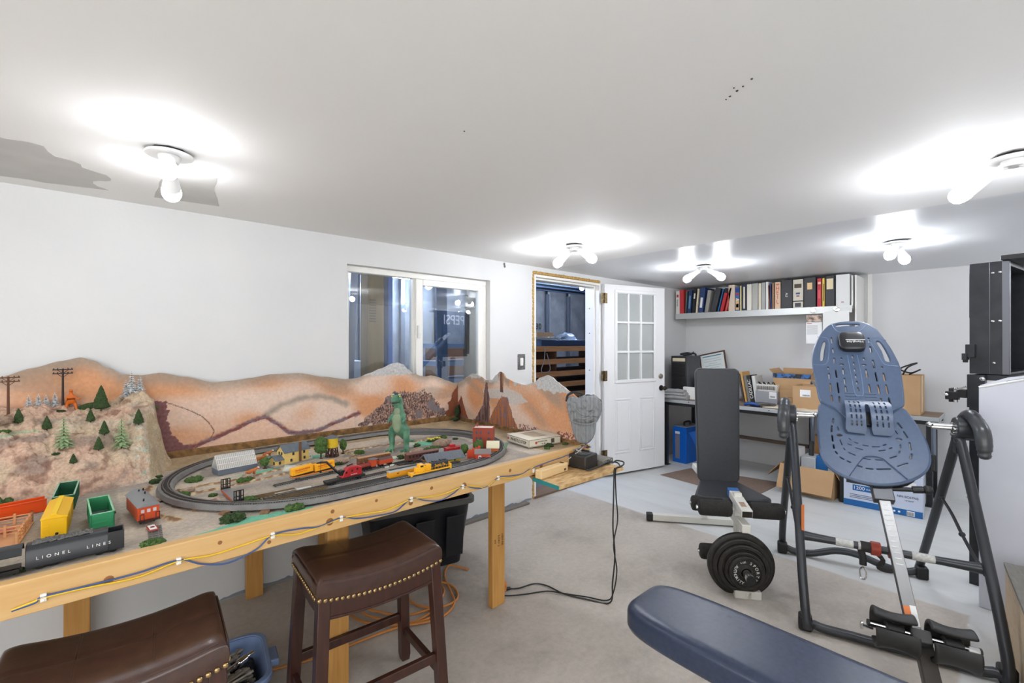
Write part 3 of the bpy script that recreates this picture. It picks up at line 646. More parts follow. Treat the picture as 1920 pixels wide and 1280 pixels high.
def hpaint(co):
    x, y, z = co
    n = noise.noise(Vector((x*7, y*7, z*9))); n2 = noise.noise(Vector((x*24, y*24, z*40))); n3 = noise.noise(Vector((x*70, y*70, z*90)))
    c = mix(HT, HP, sstep(-.3,.4,n)); c = mix(c, HG, .65*sstep(.12,.45,noise.noise(Vector((x*11+3, y*11, z*14))))); c = mix(c, HB, .7*sstep(.22,.5,n2+.3*n))
    c = mix(c, HW, .55*sstep(.15,.5,noise.noise(Vector((x*6, y*16, z*16+9)))))
    wf = pld([(.10,2.86),(.14,2.72),(.15,2.60),(.17,2.5)], x, y)
    if wf < .055 and z < 1.12: c = mix(c, mix(lin((212,202,186)), lin((140,176,154)), sstep(.2,.5,n3+.6*n2)), .85*sstep(-.12,.22,n2+.5*n3)*(1-sstep(.01,.055,wf+.02*n2))*(1-.6*sstep(1.0,1.12,z)))
    if abs(z-(1.08+.02*n)) < .005 and -.29 < x < -.19: c = mix(c, lin((140,180,146)), .6)
    if x > .17 and z < 1.1: c = mix(c, lin((172,156,124)), .7)
    return tuple(v*(1+.14*n3) for v in c)
g = B()
def hf(u, v):
    x = -.75+1.02*u; y = 2.40+.548*v; return (x, y, hill(x, y))
g.grid(hf, 260, 150); g.done('plaster_hill', painted('hill_paint', .9, .6, 90, .12, 120), tt, paint=hpaint)
def ground(x, y):
    return max(TS+.002, hill(x, y)) if x < .27 and y > 2.4 else TS+.002
MOSS = mat('moss_green', (48,74,40), .95, col2=(34,52,30), scale=90, bump=.8, bscale=120)
# ---------------------------------------------------------------- trees, bushes, figures on the table
TRUNK = mat('model_trunk', (70,50,38), .9)
LEAFD = mat('dark_foam_leaf', (70,94,48), .95, col2=(38,58,30), scale=160, bump=1, bscale=200)
LEAFM = mat('mid_foam_leaf', (98,128,60), .95, col2=(52,82,40), scale=140, bump=1, bscale=200)
LEAFL = mat('pale_feather_leaf', (164,186,140), .9, col2=(104,132,88), scale=120)
SNOW = mat('flocked_snow', (236,239,242), .9, col2=(140,152,152), scale=110, contrast=.25)
def cone_tree(x, y, h, label, r=None, seed=0):
    t = thing('cone_tree', label, 'model tree', (x, y, ground(x, y)-.003), 0, 'green cone trees on the plaster hill')
    r = r or h*.24+.003; b_ = B()
    def f(u, v):
        a = u*2*pi; rr = r*(1-v)**.8*(1 if v > .0 else .5)+.0006
        k = 1+.28*noise.noise(Vector((cos(a)*3, sin(a)*3, v*9+seed*5)))+.12*noise.noise(Vector((cos(a)*9, sin(a)*9, v*26+seed)))
        return (cos(a)*rr*k, sin(a)*rr*k, h*(.10+.90*v))
    b_.grid(f, 18, 16, True)
    b_.done('foliage', LEAFD, t); B().cyl((0,0,-.004),(0,0,h*.2), .0025, n=7).done('trunk', TRUNK, t)
for i, (x, y, h, l) in enumerate([(-.249,2.792,.066,'small dark green cone tree beside the brown left utility pole'), (-.164,2.757,.063,'small dark green cone tree left of the pale feathery fir on the hill'), (.007,2.851,.122,'tallest dark green cone tree on the hill, right of the orange dinosaur'), (-.028,2.753,.06,'small dark green cone tree right below the orange dinosaur'), (.017,2.674,.066,'small dark green cone tree left of the right pale fir'), (-.001,2.615,.062,'small dark green cone tree below the right pale fir on the slope'), (-.078,2.587,.043,'tiniest dark green cone tree, lowest on the hill slope'), (.135,2.708,.076,'dark green cone tree nearest the right end of the plaster hill')]):
    cone_tree(x, y, h, l, seed=i)
def fir(x, y, h, label, m, layers=8, r=None, nm='feathery_fir', group=None, seed=0):
    t = thing(nm, label, 'model tree', (x, y, ground(x, y)-.003), 0, group); r = r or h*.27; b_ = B(); rn = random.Random(seed)
    for k in range(layers):
        v = k/layers; z = h*(.14+.80*v); rr = r*(1-v)**.85+.003; n = 9
        for q in range(n):
            a = 2*pi*(q+rn.random()*.6)/n; d = Vector((cos(a), sin(a), -.35)); tip = Vector((0,0,z))+d*rr*(.8+.35*rn.random())
            s = Vector((-sin(a), cos(a), 0))*rr*.22; o = Vector((0,0,z+h*.02)); md = (o+tip)/2
            V = [b_.bm.verts.new(p) for p in (o, md+s+Vector((0,0,-.001)), tip, md-s+Vector((0,0,-.001)), md+Vector((0,0,h*.018)))]
            for f in ((0,1,4),(1,2,4),(2,3,4),(3,0,4),(0,3,2,1)): b_.bm.faces.new([V[i] for i in f])
    b_.cyl((0,0,h*.9),(0,0,h), .0016, .0004, 6)
    b_.done('foliage', m, t, ang=10); B().cyl((0,0,-.004),(0,0,h*.9), .0028, .001, 7).done('trunk', TRUNK, t)
fir(-.108,2.648,.138,'pale feathery fir tree on the left slope of the plaster hill',LEAFL,9,seed=3); fir(.074,2.661,.143,'pale feathery fir tree on a dark moss mound, right slope of the hill',LEAFL,9,seed=5)
for i, (x, y, h, l) in enumerate([(-.229,2.915,.07,'snowy fir, leftmost of the four left on the ridge'),(-.200,2.918,.07,'snowy fir, second from the left on the ridge'),(-.176,2.915,.066,'snowy fir, third from the left on the ridge'),(-.148,2.92,.066,'snowy fir standing alone left of the dark utility pole'),(.098,2.915,.088,'short snowy fir, left one of three on the right ridge'),(.118,2.90,.108,'tallest snowy fir, in the middle of three on the right ridge'),(.15,2.915,.084,'snowy fir, rightmost one on the right ridge')]):
    fir(x, y, h, l, SNOW, 9, h*.29, 'snowy_fir', 'snowy firs on the hill ridge', i+11)
def bush(x, y, r, label, m=None, sc=(1.3,1,.7), seed=0, nm='foam_bush', z=None):
    b_ = B()
    for k in range(6):
        a = k*1.05+seed; b_.sph((cos(a)*r*.5*sc[0], sin(a)*r*.5*sc[1], r*.3), r*.62, (1,1,sc[2]), 3, .75, seed=seed*3+k)
    o = tag(b_.done(nm, m or LEAFM, ang=180), label, 'model bush', 'foam bushes on the layout'); o.location = (x, y, (ground(x, y) if z is None else z)-.002)
BU = [(-.13,2.878,.014,'flat green bush left of the orange dinosaur'),(.205,2.90,.014,'small green bush at the upper right edge of the plaster hill'),(-.282,2.735,.014,'green bush at the left picture edge beside the grey rock'),(-.13,2.613,.010,'flat green tuft low on the slope left of the tiniest cone tree'),(-.293,2.85,.01,'flat green tuft at the foot of the brown utility pole'),
 (.31,2.42,.026,'green bush just inside the left curve of the oval track'),(.185,2.51,.02,'green bush outside the back left curve of the oval'),(.235,2.20,.026,'green bush inside the left curve, beside the gravel'),(.475,2.27,.024,'green bush in front of the tan rock left of the siding'),(.34,1.80,.030,'large green bush on the turquoise grass by the rim'),(.53,1.765,.026,'green bush at the rim in front of the flat car'),(.335,2.14,.012,'tiny green tuft behind the brick paving'),(.20,2.60,.012,'green tuft at the foot of the waterfall'),
 (1.06,2.42,.022,'flat green bush between the water tower and the green dinosaur'),(.845,2.30,.015,'small spiky green plant in front of the water tower'),(.89,2.27,.018,'dark green bush on the rock behind the red crane car'),(1.38,2.36,.02,'spiky green bush right of the green dinosaur'),(1.62,2.44,.022,'dark green bush behind the yellow flowers'),(1.66,2.36,.014,'small green bush left of the brick tower block'),(1.36,2.20,.026,'bright green bush on the tan mound, left one'),(1.42,2.22,.024,'bright green bush on the tan mound, right one'),(1.175,2.17,.02,'spiky green plant behind the brown log block'),(1.13,1.945,.026,'green bush in front of the maroon coach'),(1.905,1.80,.014,'low green bush near the rim right of the oval'),(1.955,1.83,.022,'taller green bush in front of the cardboard kit box'),(2.06,1.80,.014,'green tuft in the right front corner of the table'),(.62,2.80,.02,'green bush behind the yellow farmhouse beside the back track'),(-.005,2.30,.016,'small green plant behind the green gondola'),(.03,2.16,.012,'green tuft right of the green gondola'),(.12,1.735,.024,'green foam bush at the end of the stub track by the rim'),(-.16,1.78,.012,'green tuft between the black engine and its tender'),(.42,1.97,.024,'green bush right of the red flat car'),(.445,1.925,.016,'small green bush at the near right corner of the flat car')]
for i, (x, y, r, l) in enumerate(BU): bush(x, y, r, l, LEAFD if i % 3 == 0 else LEAFM, seed=i)
bush(-.27,2.42,.045,'large bushy green shrub at the foot of the hill, left picture edge',LEAFM,(1,1,1.2),70)
o = tag(B().sph((0,0,.02),.022,(2.4,.8,.8),2,.3,RZ(-18)@RY(-14)).done('hedge_log', LEAFD), 'long dark green hedge lying between the orange dinosaur and the tallest cone tree', 'model bush'); o.location = (-.035,2.90,ground(-.035,2.90))
def round_tree(x, y, h, w_, label, split=False, seed=0):
    t = thing('round_tree', label, 'model tree', (x, y, TS+.001)); b_ = B()
    if split: b_.sph((0,0,h*.70),w_/2,(1,1,h*.38/w_*1.35),3,.3,seed=seed).sph((0,0,h*.45),w_*.52,(1,1,.8),3,.3,seed=seed+1)
    else: b_.sph((0,0,h*.62),w_/2,(1,1,h*.4/(w_/2)),3,.3,seed=seed)
    b_.done('foliage', LEAFM, t, ang=180); B().cyl((0,0,-.004),(0,0,h*.5), .004, .003, 8).done('trunk', TRUNK, t); B().lathe([(0,.003),(.010,.001),(.012,-.004)],None,10).done('root_disc', TRUNK, t)
round_tree(.595,2.437,.052,.04,'small round green tree on a base between the greenhouse and the yellow house')
round_tree(.862,2.441,.118,.062,'tall green tree left of the yellow water tower',True,3); round_tree(.995,2.48,.075,.036,'slim green tree right of the yellow water tower',False,6)
round_tree(1.455,1.985,.062,.042,'oval green tree at the right end of the depot roof',False,8); round_tree(1.515,1.94,.085,.052,'green tree left of the brick tower block above the red ruin wall',False,9)
ROCK = mat('model_rock', (182,158,138), .9, col2=(126,100,84), scale=60, bump=.6, bscale=90)
STONE = mat('pale_stone', (206,204,192), .8, col2=(180,184,176), scale=60)
def rock(x, y, r, label, m=ROCK, sc=(1.3,1,.6), seed=0, z=None):
    o = tag(B().sph((0,0,r*.3),r,sc,2,.5,seed=seed).done('model_rock', m, ang=60), label, 'model rock', 'stones on the layout'); o.location = (x, y, (ground(x, y) if z is None else z)-.001)
for i, a in enumerate([(.265,2.26,.022,'brown jagged rock inside the left curve of the oval'),(.49,2.295,.026,'tan rock behind the bush left of the siding'),(.675,2.315,.026,'pinkish rock left of the two white stones'),(.715,2.335,.015,'white stone, left one in front of the yellow house'),(.745,2.325,.016,'white stone, right one in front of the yellow house'),(.905,2.29,.03,'pink rock behind the red crane car'),(1.35,2.37,.024,'pale green stone right of the dinosaur foot'),(1.305,2.215,.03,'pinkish stone on the tan mound left of the bushes'),(1.145,2.175,.016,'white stone behind the log block'),(1.50,2.27,.046,'broad tan mound behind the depot'),(1.07,2.06,.01,'small white stone beside the red tender, right one'),(1.035,2.045,.01,'small white stone beside the red tender, left one'),(-.30,2.77,.035,'grey purple rock at the left picture edge on the hill'),(.135,2.25,.02,'brown rubble left of the oval track'),(.11,2.21,.016,'brown rubble behind the caboose roof'),(.16,2.20,.016,'brown rubble in front of the oval curve')]):
    rock(*a, m=STONE if 'white' in a[3] or 'pale' in a[3] else ROCK, seed=i)
def pole(x, y, h, label, m):
    t = thing('utility_pole', label, 'utility pole', (x, y, ground(x, y)-.005), 12, 'model utility poles'); b_ = B()
    B().cyl((0,0,0),(0,0,h), .0048, .0035, 10).done('mast', m, t)
    for z in (h*.97, h*.87):
        q = B().box(-.034,.034,-.0022,.0022,z-.0022,z+.0022)
        for s in (-1,1): q.cyl((0,0,z-.018),(s*.02,0,z), .0013, n=6)
        for xx in (-.03,-.017,.017,.03): q.cyl((xx,0,z+.002),(xx,0,z+.007), .002, n=6)
        q.done('crossarm', m, t)
pole(-.282,2.833,.168,'brown model utility pole with two crossarms at the left picture edge', mat('brown_pole',(96,62,42),.8)); pole(-.122,2.91,.172,'blackened model utility pole with two crossarms beside the orange dinosaur', mat('dark_pole',(52,42,40),.8))
# dinosaurs
ORD = mat('orange_plastic', (200,98,24), .5)
d = thing('orange_dinosaur', 'small orange toy dinosaur standing on the plaster hill', 'toy dinosaur', (-.095,2.905,ground(-.095,2.905)-.002), 0)
skin('body', [(0,0,.045,.0135),(0,0,.062,.0125),(0,-.003,.078,.0065),(0,-.006,.092,.0065),(0,-.016,.096,.0075), (-.013,0,.034,.0075),(-.017,-.002,.014,.0055),(-.019,-.008,.002,.0055), (.013,0,.034,.0075),(.017,-.002,.014,.0055),(.019,-.008,.002,.0055), (-.006,.016,.034,.008),(-.022,.024,.018,.005),(-.036,.026,.012,.0025), (.016,-.008,.062,.004),(.027,-.014,.050,.0032),(.032,-.022,.058,.0026), (-.014,-.008,.062,.004),(-.017,-.020,.048,.003)],
 [(0,1),(1,2),(2,3),(3,4),(0,5),(5,6),(6,7),(0,8),(8,9),(9,10),(0,11),(11,12),(12,13),(1,14),(14,15),(15,16),(1,17),(17,18)], ORD, d)
GRD = mat('green_dino_skin', (112,162,128), .5, col2=(58,112,88), scale=16, bump=.6, bscale=260, contrast=.3)
d = thing('green_dinosaur', 'large green toy tyrannosaur standing upright in the middle of the layout', 'toy dinosaur', (1.252,2.325,TS), -52)
# local: faces -Y
N = [(0,.0,.135,.040),(0,.0,.175,.041),(0,-.005,.215,.033),(0,-.010,.25,.027),(0,-.008,.28,.026),(0,-.026,.300,.029),(0,-.058,.297,.023),(0,-.076,.294,.016),
 (-.040,0,.115,.026),(-.044,-.004,.07,.018),(-.042,.006,.035,.0145),(-.044,0,.012,.014), (.040,0,.115,.026),(.044,-.004,.07,.018),(.042,.006,.035,.0145),(.044,0,.012,.014),
 (0,.045,.095,.028),(0,.09,.055,.019),(0,.135,.030,.011),(.02,.17,.022,.006),
 (-.034,-.018,.20,.012),(-.044,-.035,.178,.008),(-.040,-.058,.17,.005),(.034,-.018,.20,.012),(.044,-.035,.178,.008),(.040,-.058,.17,.005)]
E_ = [(0,1),(1,2),(2,3),(3,4),(4,5),(5,6),(6,7),(0,8),(8,9),(9,10),(10,11),(0,12),(12,13),(13,14),(14,15),(0,16),(16,17),(17,18),(18,19),(1,20),(20,21),(21,22),(1,23),(23,24),(24,25)]
for s, k in ((-1,11),(1,15)):
    for a in (-.55,0,.55):
        i = len(N); N.append((s*.044+sin(a)*.026, -.022*cos(a)-.004, .007, .009)); N.append((s*.044+sin(a)*.044, -.040*cos(a)-.004, .004, .006)); E_ += [(k,i),(i,i+1)]
skin('body', N, E_, GRD, d)
BEL = mat('green_belly', (150,164,132), .6, col2=(126,146,116), scale=20, bump=.5, bscale=200)
g = B(); g.sph((0,-.030,.165),.03,(.9,.55,1.9),3); g.sph((0,-.030,.225),.020,(1,.6,1.2),2); g.done('belly', BEL, d)
g = B(); g.sph((0,-.052,.270),.020,(1.05,1.5,.38),2); g.done('jaw', GRD, d)
B().sph((0,-.058,.2785),.019,(1.1,1.5,.13),2).done('mouth', mat('mouth_dark',(60,30,30),.6), d)
g = B()
for s in (-1,1): g.sph((s*.023,-.046,.312),.005,(1,1,1),2)
g.done('eye', mat('eye_yellow',(220,210,90),.3), d)
g = B()
for s in (-1,1): g.sph((s*.018,-.040,.321),.008,(1,1.6,.7),1)
for s in (-1,1):
    for a in (-.55,0,.55): g.cyl((s*.044+sin(a)*.044,-.040*cos(a)-.004,.004),(s*.044+sin(a)*.053,-.050*cos(a)-.004,.001),.004,.001,6)
g.done('brow_and_claws', mat('pale_claw',(170,186,150),.5), d)
# cows
def cow(x, y, rz, label, m1, z=0):
    t = thing('toy_cow', label, 'toy cow', (x, y, TS+.001+z), rz, 'toy cows beside the farm')
    skin('body', [(0,0,.021,.009),(.016,0,.022,.0085),(-.016,0,.021,.0085),(.027,0,.027,.005),(.035,0,.028,.0045),(.042,0,.023,.0035)]+[(sx*.015,sy*.005,z_,.0032 if z_ > .005 else .0026) for sx in (-1,1) for sy in (-1,1) for z_ in (.013,.002)]+[(-.026,0,.024,.002),(-.029,0,.012,.0016)],
     [(0,1),(0,2),(1,3),(3,4),(4,5),(2,6),(6,7),(2,8),(8,9),(1,10),(10,11),(1,12),(12,13),(2,14),(14,15)], m1, t)
    WH = mat('cow_white',(226,220,208),.6); B().sph((.036,0,.0285),.0055,(1.4,.8,1),2).sph((.0,0,.0145),.007,(1.5,.9,.6),2).done('white_patch', WH, t)
COWM = mat('cow_orange', (196,112,52), .6, col2=(176,96,44), scale=60)
cow(.515,2.345,25,'orange and white toy cow in front of the greenhouse corner', COWM); cow(.605,2.575,12,'orange and white toy cow behind the greenhouse', COWM); cow(.66,2.66,30,'orange toy cow half hidden behind the farmhouse porch', COWM)
# yellow flower cluster
f = thing('flower_bed', 'cluster of yellow model flowers behind the green dinosaur', 'model flowers', (1.53,2.41,TS+.002)); g = B(); q = B()
rn = random.Random(2)
for i in range(22):
    a = rn.random()*6.3; r = rn.random()*.03; q.sph((cos(a)*r*1.6, sin(a)*r*.8, .012+rn.random()*.006), .006, (1,1,.7), 1)
g.sph((0,0,.004),.028,(1.6,.9,.4),2,.3)
g.done('foliage', LEAFD, f); q.done('blossom', mat('yellow_flower',(236,214,60),.7), f)
MOSSO = tag(B().sph((0,0,0),.02,(1,.8,2.6),2,.5).sph((-.02,-.01,-.05),.022,(1.6,.8,.6),2,.5).done('moss_strip', MOSS, ang=180), 'dark green moss strip hanging in the back right corner of the layout', 'moss'); MOSSO.location = (2.06,2.905,.91)
# ---------------------------------------------------------------- tracks
RBED = mat('roadbed', (146,144,140), .8, col2=(120,118,116), scale=40); TIES = mat('track_tie', (58,57,57), .7); RAIL = mat('rail_metal', (150,148,144), .35, .9); BRTIE = mat('brown_tie', (112,92,62), .8); GREYRAIL = mat('grey_plastic_rail',(120,120,120),.5)
def offset_path(P, d, closed):
    out = []; n = len(P)
    for i in range(n):
        a = P[(i-1) % n] if closed or i else P[i]; b_ = P[(i+1) % n] if closed or i < n-1 else P[i]
        t = Vector((b_[0]-a[0], b_[1]-a[1])); t.normalize(); out.append((P[i][0]-t.y*d, P[i][1]+t.x*d))
    return out
def sweep(b_, P, prof, closed):
    rows = [[ (x, y, z) for (x, y) in [o]] for o, z in []]
    cols = []
    for dd, z in prof:
        cols.append([b_.bm.verts.new((x, y, z)) for x, y in offset_path(P, dd, closed)])
    n = len(P)
    for a, c in zip(cols, cols[1:]):
        for i in range(n if closed else n-1):
            j = (i+1) % n; b_.bm.faces.new((a[i], a[j], c[j], c[i]))
def track(name, label, P, closed=False, z=.0, bed=.026, tie=.014, spacing=.0095, bedm=RBED, tiem=TIES, railm=RAIL, bedh=.012, group='railway tracks on the layout'):
    z0 = TS+z; t = thing(name, label, 'model track', (0,0,0), 0, group)
    if bed:
        b_ = B(); sweep(b_, P, [(-bed,z0-.004),(-bed*.8,z0+bedh),(bed*.8,z0+bedh),(bed,z0-.004)], closed); b_.done('roadbed', bedm, t)
    else: bedh = .003
    zt = z0+bedh; b_ = B()
    L = 0; nxt = 0; n = len(P)
    for i in range(n if closed else n-1):
        a = Vector(P[i]); c = Vector(P[(i+1) % n]); s = (c-a).length; dr_ = (c-a).normalized(); ang = math.degrees(math.atan2(dr_.y, dr_.x))
        while nxt <= L+s:
            q = a+dr_*(nxt-L); b_.box(-.0022,.0022,-tie,tie,zt-.001,zt+.002, T_(q.x,q.y,0)@RZ(ang)); nxt += spacing
        L += s
    b_.done('ties', tiem, t)
    for s in (-1,1):
        b_ = B(); sweep(b_, P, [(s*.0083-.001,zt+.001),(s*.0083-.001,zt+.0052),(s*.0083+.001,zt+.0052),(s*.0083+.001,zt+.001)], closed); b_.done('rail', railm, t)
    return t
def oval(xl, xr, yc, r, n=26):
    P = []
    for i in range(n+1): a = pi/2+pi*i/n; P.append((xl+cos(a)*r, yc+sin(a)*r))
    m = 20
    for i in range(1, m): P.append((xl+(xr-xl)*i/m, yc-r))
    for i in range(n+1): a = -pi/2+pi*i/n; P.append((xr+cos(a)*r, yc+sin(a)*r))
    for i in range(1, m): P.append((xr-(xr-xl)*i/m, yc+r))
    return P
OV = track('oval_track', 'outer oval of black model track on a raised grey roadbed around the whole layout', oval(.71,1.30,2.285,.512), True, .012, .031, .0145, .0085, bedm=mat('grey_roadbed',(124,122,120),.6,col2=(104,102,102),scale=30), bedh=.013)
rc = [(1.30+cos(-pi/2+pi*i/24)*.468, 2.285+sin(-pi/2+pi*i/24)*.468) for i in range(22)]
track('inner_track', 'inner curve of black track running beside the oval at its right end', [(.62,1.817),(.9,1.817),(1.15,1.817)]+rc, False, .004, .02, .0145, .0085, bedm=mat('black_roadbed2',(92,92,94),.6))
SL = lambda x0,x1,y0,y1: [(x0+(x1-x0)*i/12, y0+(y1-y0)*i/12) for i in range(13)]
track('siding_track', 'long straight siding under the black crane car', SL(.47,1.30,1.93,1.985), z=.004, bed=.018, bedh=.003)
track('siding_track', 'straight siding just behind the yellow locomotives', SL(.50,1.35,1.865,1.885), z=.005, bed=0)
track('siding_track', 'short brown siding between the red flat car and the crane', SL(.455,.70,1.90,1.915), z=.005, bed=0, tiem=BRTIE, railm=BRTIE)
track('siding_track', 'straight siding between the oval and the yellow coach siding', SL(.50,1.30,1.832,1.842), z=.005, bed=0, tiem=GREYRAIL)
track('siding_track', 'siding under the red steam engine and its tender', SL(.80,1.22,2.045,2.09), z=.001, bed=.018, bedh=.003)
track('siding_track', 'siding under the orange load of boxcars', SL(.55,1.02,2.10,2.145), z=.001, bed=.018, bedh=.003)
track('siding_track', 'siding carrying the maroon coach behind the depot', SL(1.10,1.45,2.05,2.03), z=.001, bed=0)
sc_ = B()
for i in range(7):
    for k in range(6): sc_.box(-.0018,.0018,-.02,.02,0,.003, T_(.445+k*.016,1.985+i*.0001,TS+.002)@RZ(8)) if i == 0 else None
for i in range(4): sc_.box(.44,.60,-.0012,.0012,.003,.006, T_(0,1.975+i*.011,TS+.002))
tag(sc_.done('broken_track', BRTIE), 'broken piece of brown track lying left of the sidings', 'model track')
for i, (x, y) in enumerate(((.262,2.01),(.33,1.885),(.44,1.80),(.215,2.12))):
    tag(B().box(-.012,.012,-.014,.014,TS-.003,TS+.0095, T_(x,y,0)@RZ(30*i)).done('track_pier', mat('pier_brick%d'%i,(150,112,80),.9,col2=(104,76,56),scale=120)), ['brown brick pier under the left curve of the oval','brown brick pier under the front left of the oval beside the turquoise grass','brown brick pier under the oval at the large bush','brown brick pier under the far left of the oval curve'][i], 'track pier', 'brick piers under the oval')
for i, (x0,x1,y) in enumerate(((.52,.66,1.985),(1.12,1.19,1.95),(1.0,1.12,1.915))):
    tag(B().box(x0,x1,y-.008,y+.008,TS+.001,TS+.007).done('station_platform', [mat('platform_white',(206,204,196),.7),mat('platform_grey',(110,108,106),.7),mat('platform_moss',(122,118,92),.8)][i], bev=.001), ['white strip platform left of the crane car','short dark grey platform beside the yellow coach','mossy grey platform strip behind the yellow coach'][i], 'platform')
# ---------------------------------------------------------------- rolling stock (HO size), local x along the car
YEL = mat('yellow_paint', (240,176,26), .45); ORG = mat('orange_paint', (222,120,34), .5); RED = mat('red_paint', (176,34,38), .42); REDO = mat('orange_red_paint',(198,74,36),.5); DKRED = mat('maroon_paint',(96,56,48),.5); GRYROOF = mat('grey_roof',(168,170,168),.6); SLATE = mat('slate_roof',(104,112,120),.8,col2=(90,98,106),scale=50); BLK = BLACKS
WHEELM = mat('wheel_black', (30,30,30), .5, .3)
def truck(t, x, z=.006, w_=.016, wb=.012, r=.0055, nm='truck'):
    b_ = B()
    for s in (-1,1):
        b_.box(x-wb*.85,x+wb*.85,s*w_*.62-.0015,s*w_*.62+.0015,z-.002,z+.004)
        for k in (-1,1): b_.cyl((x+k*wb*.5,s*w_*.5-.0015,z-.0005),(x+k*wb*.5,s*w_*.5+.0015,z-.0005), r, n=14)
    b_.box(x-.004,x+.004,-w_*.6,w_*.6,z,z+.006); b_.done(nm, WHEELM, t)
def car(name, label, x, y, rz, L, w_, z=None, cat='model railway car', group=None, tz=.004):
    t = thing(name, label, cat, (x, y, TS+tz if z is None else z), rz, group); return t
def boxbody(t, L, w_, z0, z1, m, roof=None, over=.002, rh=.004, nm='body'):
    B().box(-L/2,L/2,-w_/2,w_/2,z0,z1).done(nm, m, t, bev=.001)
    if roof:
        b_ = B(); prof = [(-w_/2-over,z1-.001),(-w_/4,z1+rh*.75),(0,z1+rh),(w_/4,z1+rh*.75),(w_/2+over,z1-.001)]
        b_.prism(prof, -L/2-over, L/2+over, Matrix(((0,0,1,0),(1,0,0,0),(0,1,0,0),(0,0,0,1)))); b_.done('roof', roof, t, bev=.0006)
def ribs(t, L, w_, z0, z1, n, m, nm='rib'):
    for s in (-1,1):
        for i in range(n):
            x = -L/2+L*(i+.5)/n; B().box(x-.0012,x+.0012,s*w_/2-.001,s*w_/2+.001,z0,z1).done(nm, m, t)
ZR = TS+.0085
# yellow diesel with black hood
t = car('diesel_locomotive', 'yellow diesel locomotive with black hood and yellow script lettering on the front track', 1.11, 1.774, 0, .21, .03, TS+.0185, 'model locomotive')
B().box(-.10,.10,-.016,.016,.012,.018).box(-.106,-.098,-.016,.016,.003,.022).box(.098,.106,-.016,.016,.003,.03).done('underframe', YEL, t, bev=.001)
B().box(-.078,-.03,-.011,.011,.018,.040).box(-.062,-.038,-.014,.014,.018,.052).box(-.03,.0,-.0115,.0115,.018,.046).done('cab', YEL, t, bev=.002)
b_ = B().prism([(-.0115,.018),(-.0115,.044),(-.008,.050),(.008,.050),(.0115,.044),(.0115,.018)], -.002, .09, Matrix(((0,0,1,0),(1,0,0,0),(0,1,0,0),(0,0,0,1)))); b_.box(.01,.03,-.008,.008,.05,.054).box(.05,.08,-.008,.008,.05,.055); b_.done('hood', mat('hood_black',(30,32,36),.4), t)
b_ = B()
for s in (-1,1):
    b_.tube([(-.04,s*.0155,.030),(.10,s*.0155,.030)], .0006, 5)
    for i in range(9): b_.cyl((-.03+i*.0155,s*.0155,.016),(-.03+i*.0155,s*.0155,.030), .0006, n=5)
b_.done('handrail', YEL, t); B().box(.092,.097,-.013,.013,.018,.04).done('end_cap', YEL, t)
text('Santa Fe', .017, YEL, t, (.045,-.0122,.034), name='lettering'); B().box(-.058,-.044,-.0146,-.0138,.040,.047).done('cab_window', BLK, t)
truck(t,-.068,.005,wb=.018); truck(t,.068,.005,wb=.018); B().box(-.025,.025,-.009,.009,.002,.012).done('fuel_tank', BLK, t)
# yellow coach with grey roof
t = car('yellow_coach', 'yellow model coach with grey roof standing behind the yellow diesel', 1.03, 1.836, 0.5, .2, .028, ZR)
boxbody(t,.19,.028,.010,.036,mat('coach_yellow',(236,160,34),.45),GRYROOF,.003,.007); B().box(-.09,.09,-.006,.006,.042,.046).done('clerestory', mat('dark_roof_strip',(60,60,62),.5), t)
text('807', .007, BLK, t, (-.055,-.0145,.026)); truck(t,-.07); truck(t,.07); B().box(-.102,-.095,-.008,.008,.006,.012).done('coupler', BLK, t)
# crane car: black flat, red cab, black jib
t = car('crane_car', 'black flat crane car with a red cab and long black jib', .79, 1.951, 3.5, .17, .03, ZR)
B().box(-.088,.088,-.016,.016,.010,.018).done('deck', mat('deck_black',(36,34,34),.6), t, bev=.001); B().box(-.085,-.045,-.0165,.0165,.004,.011).done('deck_side', BLK, t)
b_ = B().prism([(-.020,.019),(.072,.019),(.072,.052),(.050,.060),(.012,.060),(-.006,.046)], -.0155, .0155, Matrix(((1,0,0,0),(0,0,-1,0),(0,1,0,0),(0,0,0,1)))); b_.done('cab', RED, t, bev=.0025)
b_ = B()
for x, z in ((.0,.036),(.026,.040),(.050,.043)): b_.box(x-.004,x+.004,-.0162,-.0152,z,z+.008)
b_.done('cab_window', BLK, t); B().tube([(.020+.0022*i,-.0158,.027+(.0022 if i % 2 else -.0012)+.0008*sin(i*2.1)) for i in range(14)],.0007,5).done('lettering', LETTER, t)
b_ = B().tube([(-.018,0,.03),(-.055,0,.070),(-.080,0,.098)], .0045, 4).tube([(-.078,0,.097),(-.105,0,.100),(-.122,0,.101)], [.005,.004,.003], 4).cyl((-.105,0,.098),(-.105,0,.066),.0008,n=5).box(-.109,-.101,-.002,.002,.058,.068)
b_.done('jib', mat('jib_black',(26,26,28),.5), t); b_ = B().cyl((-.012,-.012,.040),(-.012,.012,.040),.012,n=18).cyl((.005,-.008,.066),(.03,-.012,.072),.003,n=8); b_.done('winch_drum', BLK, t)
truck(t,-.062); truck(t,.062)
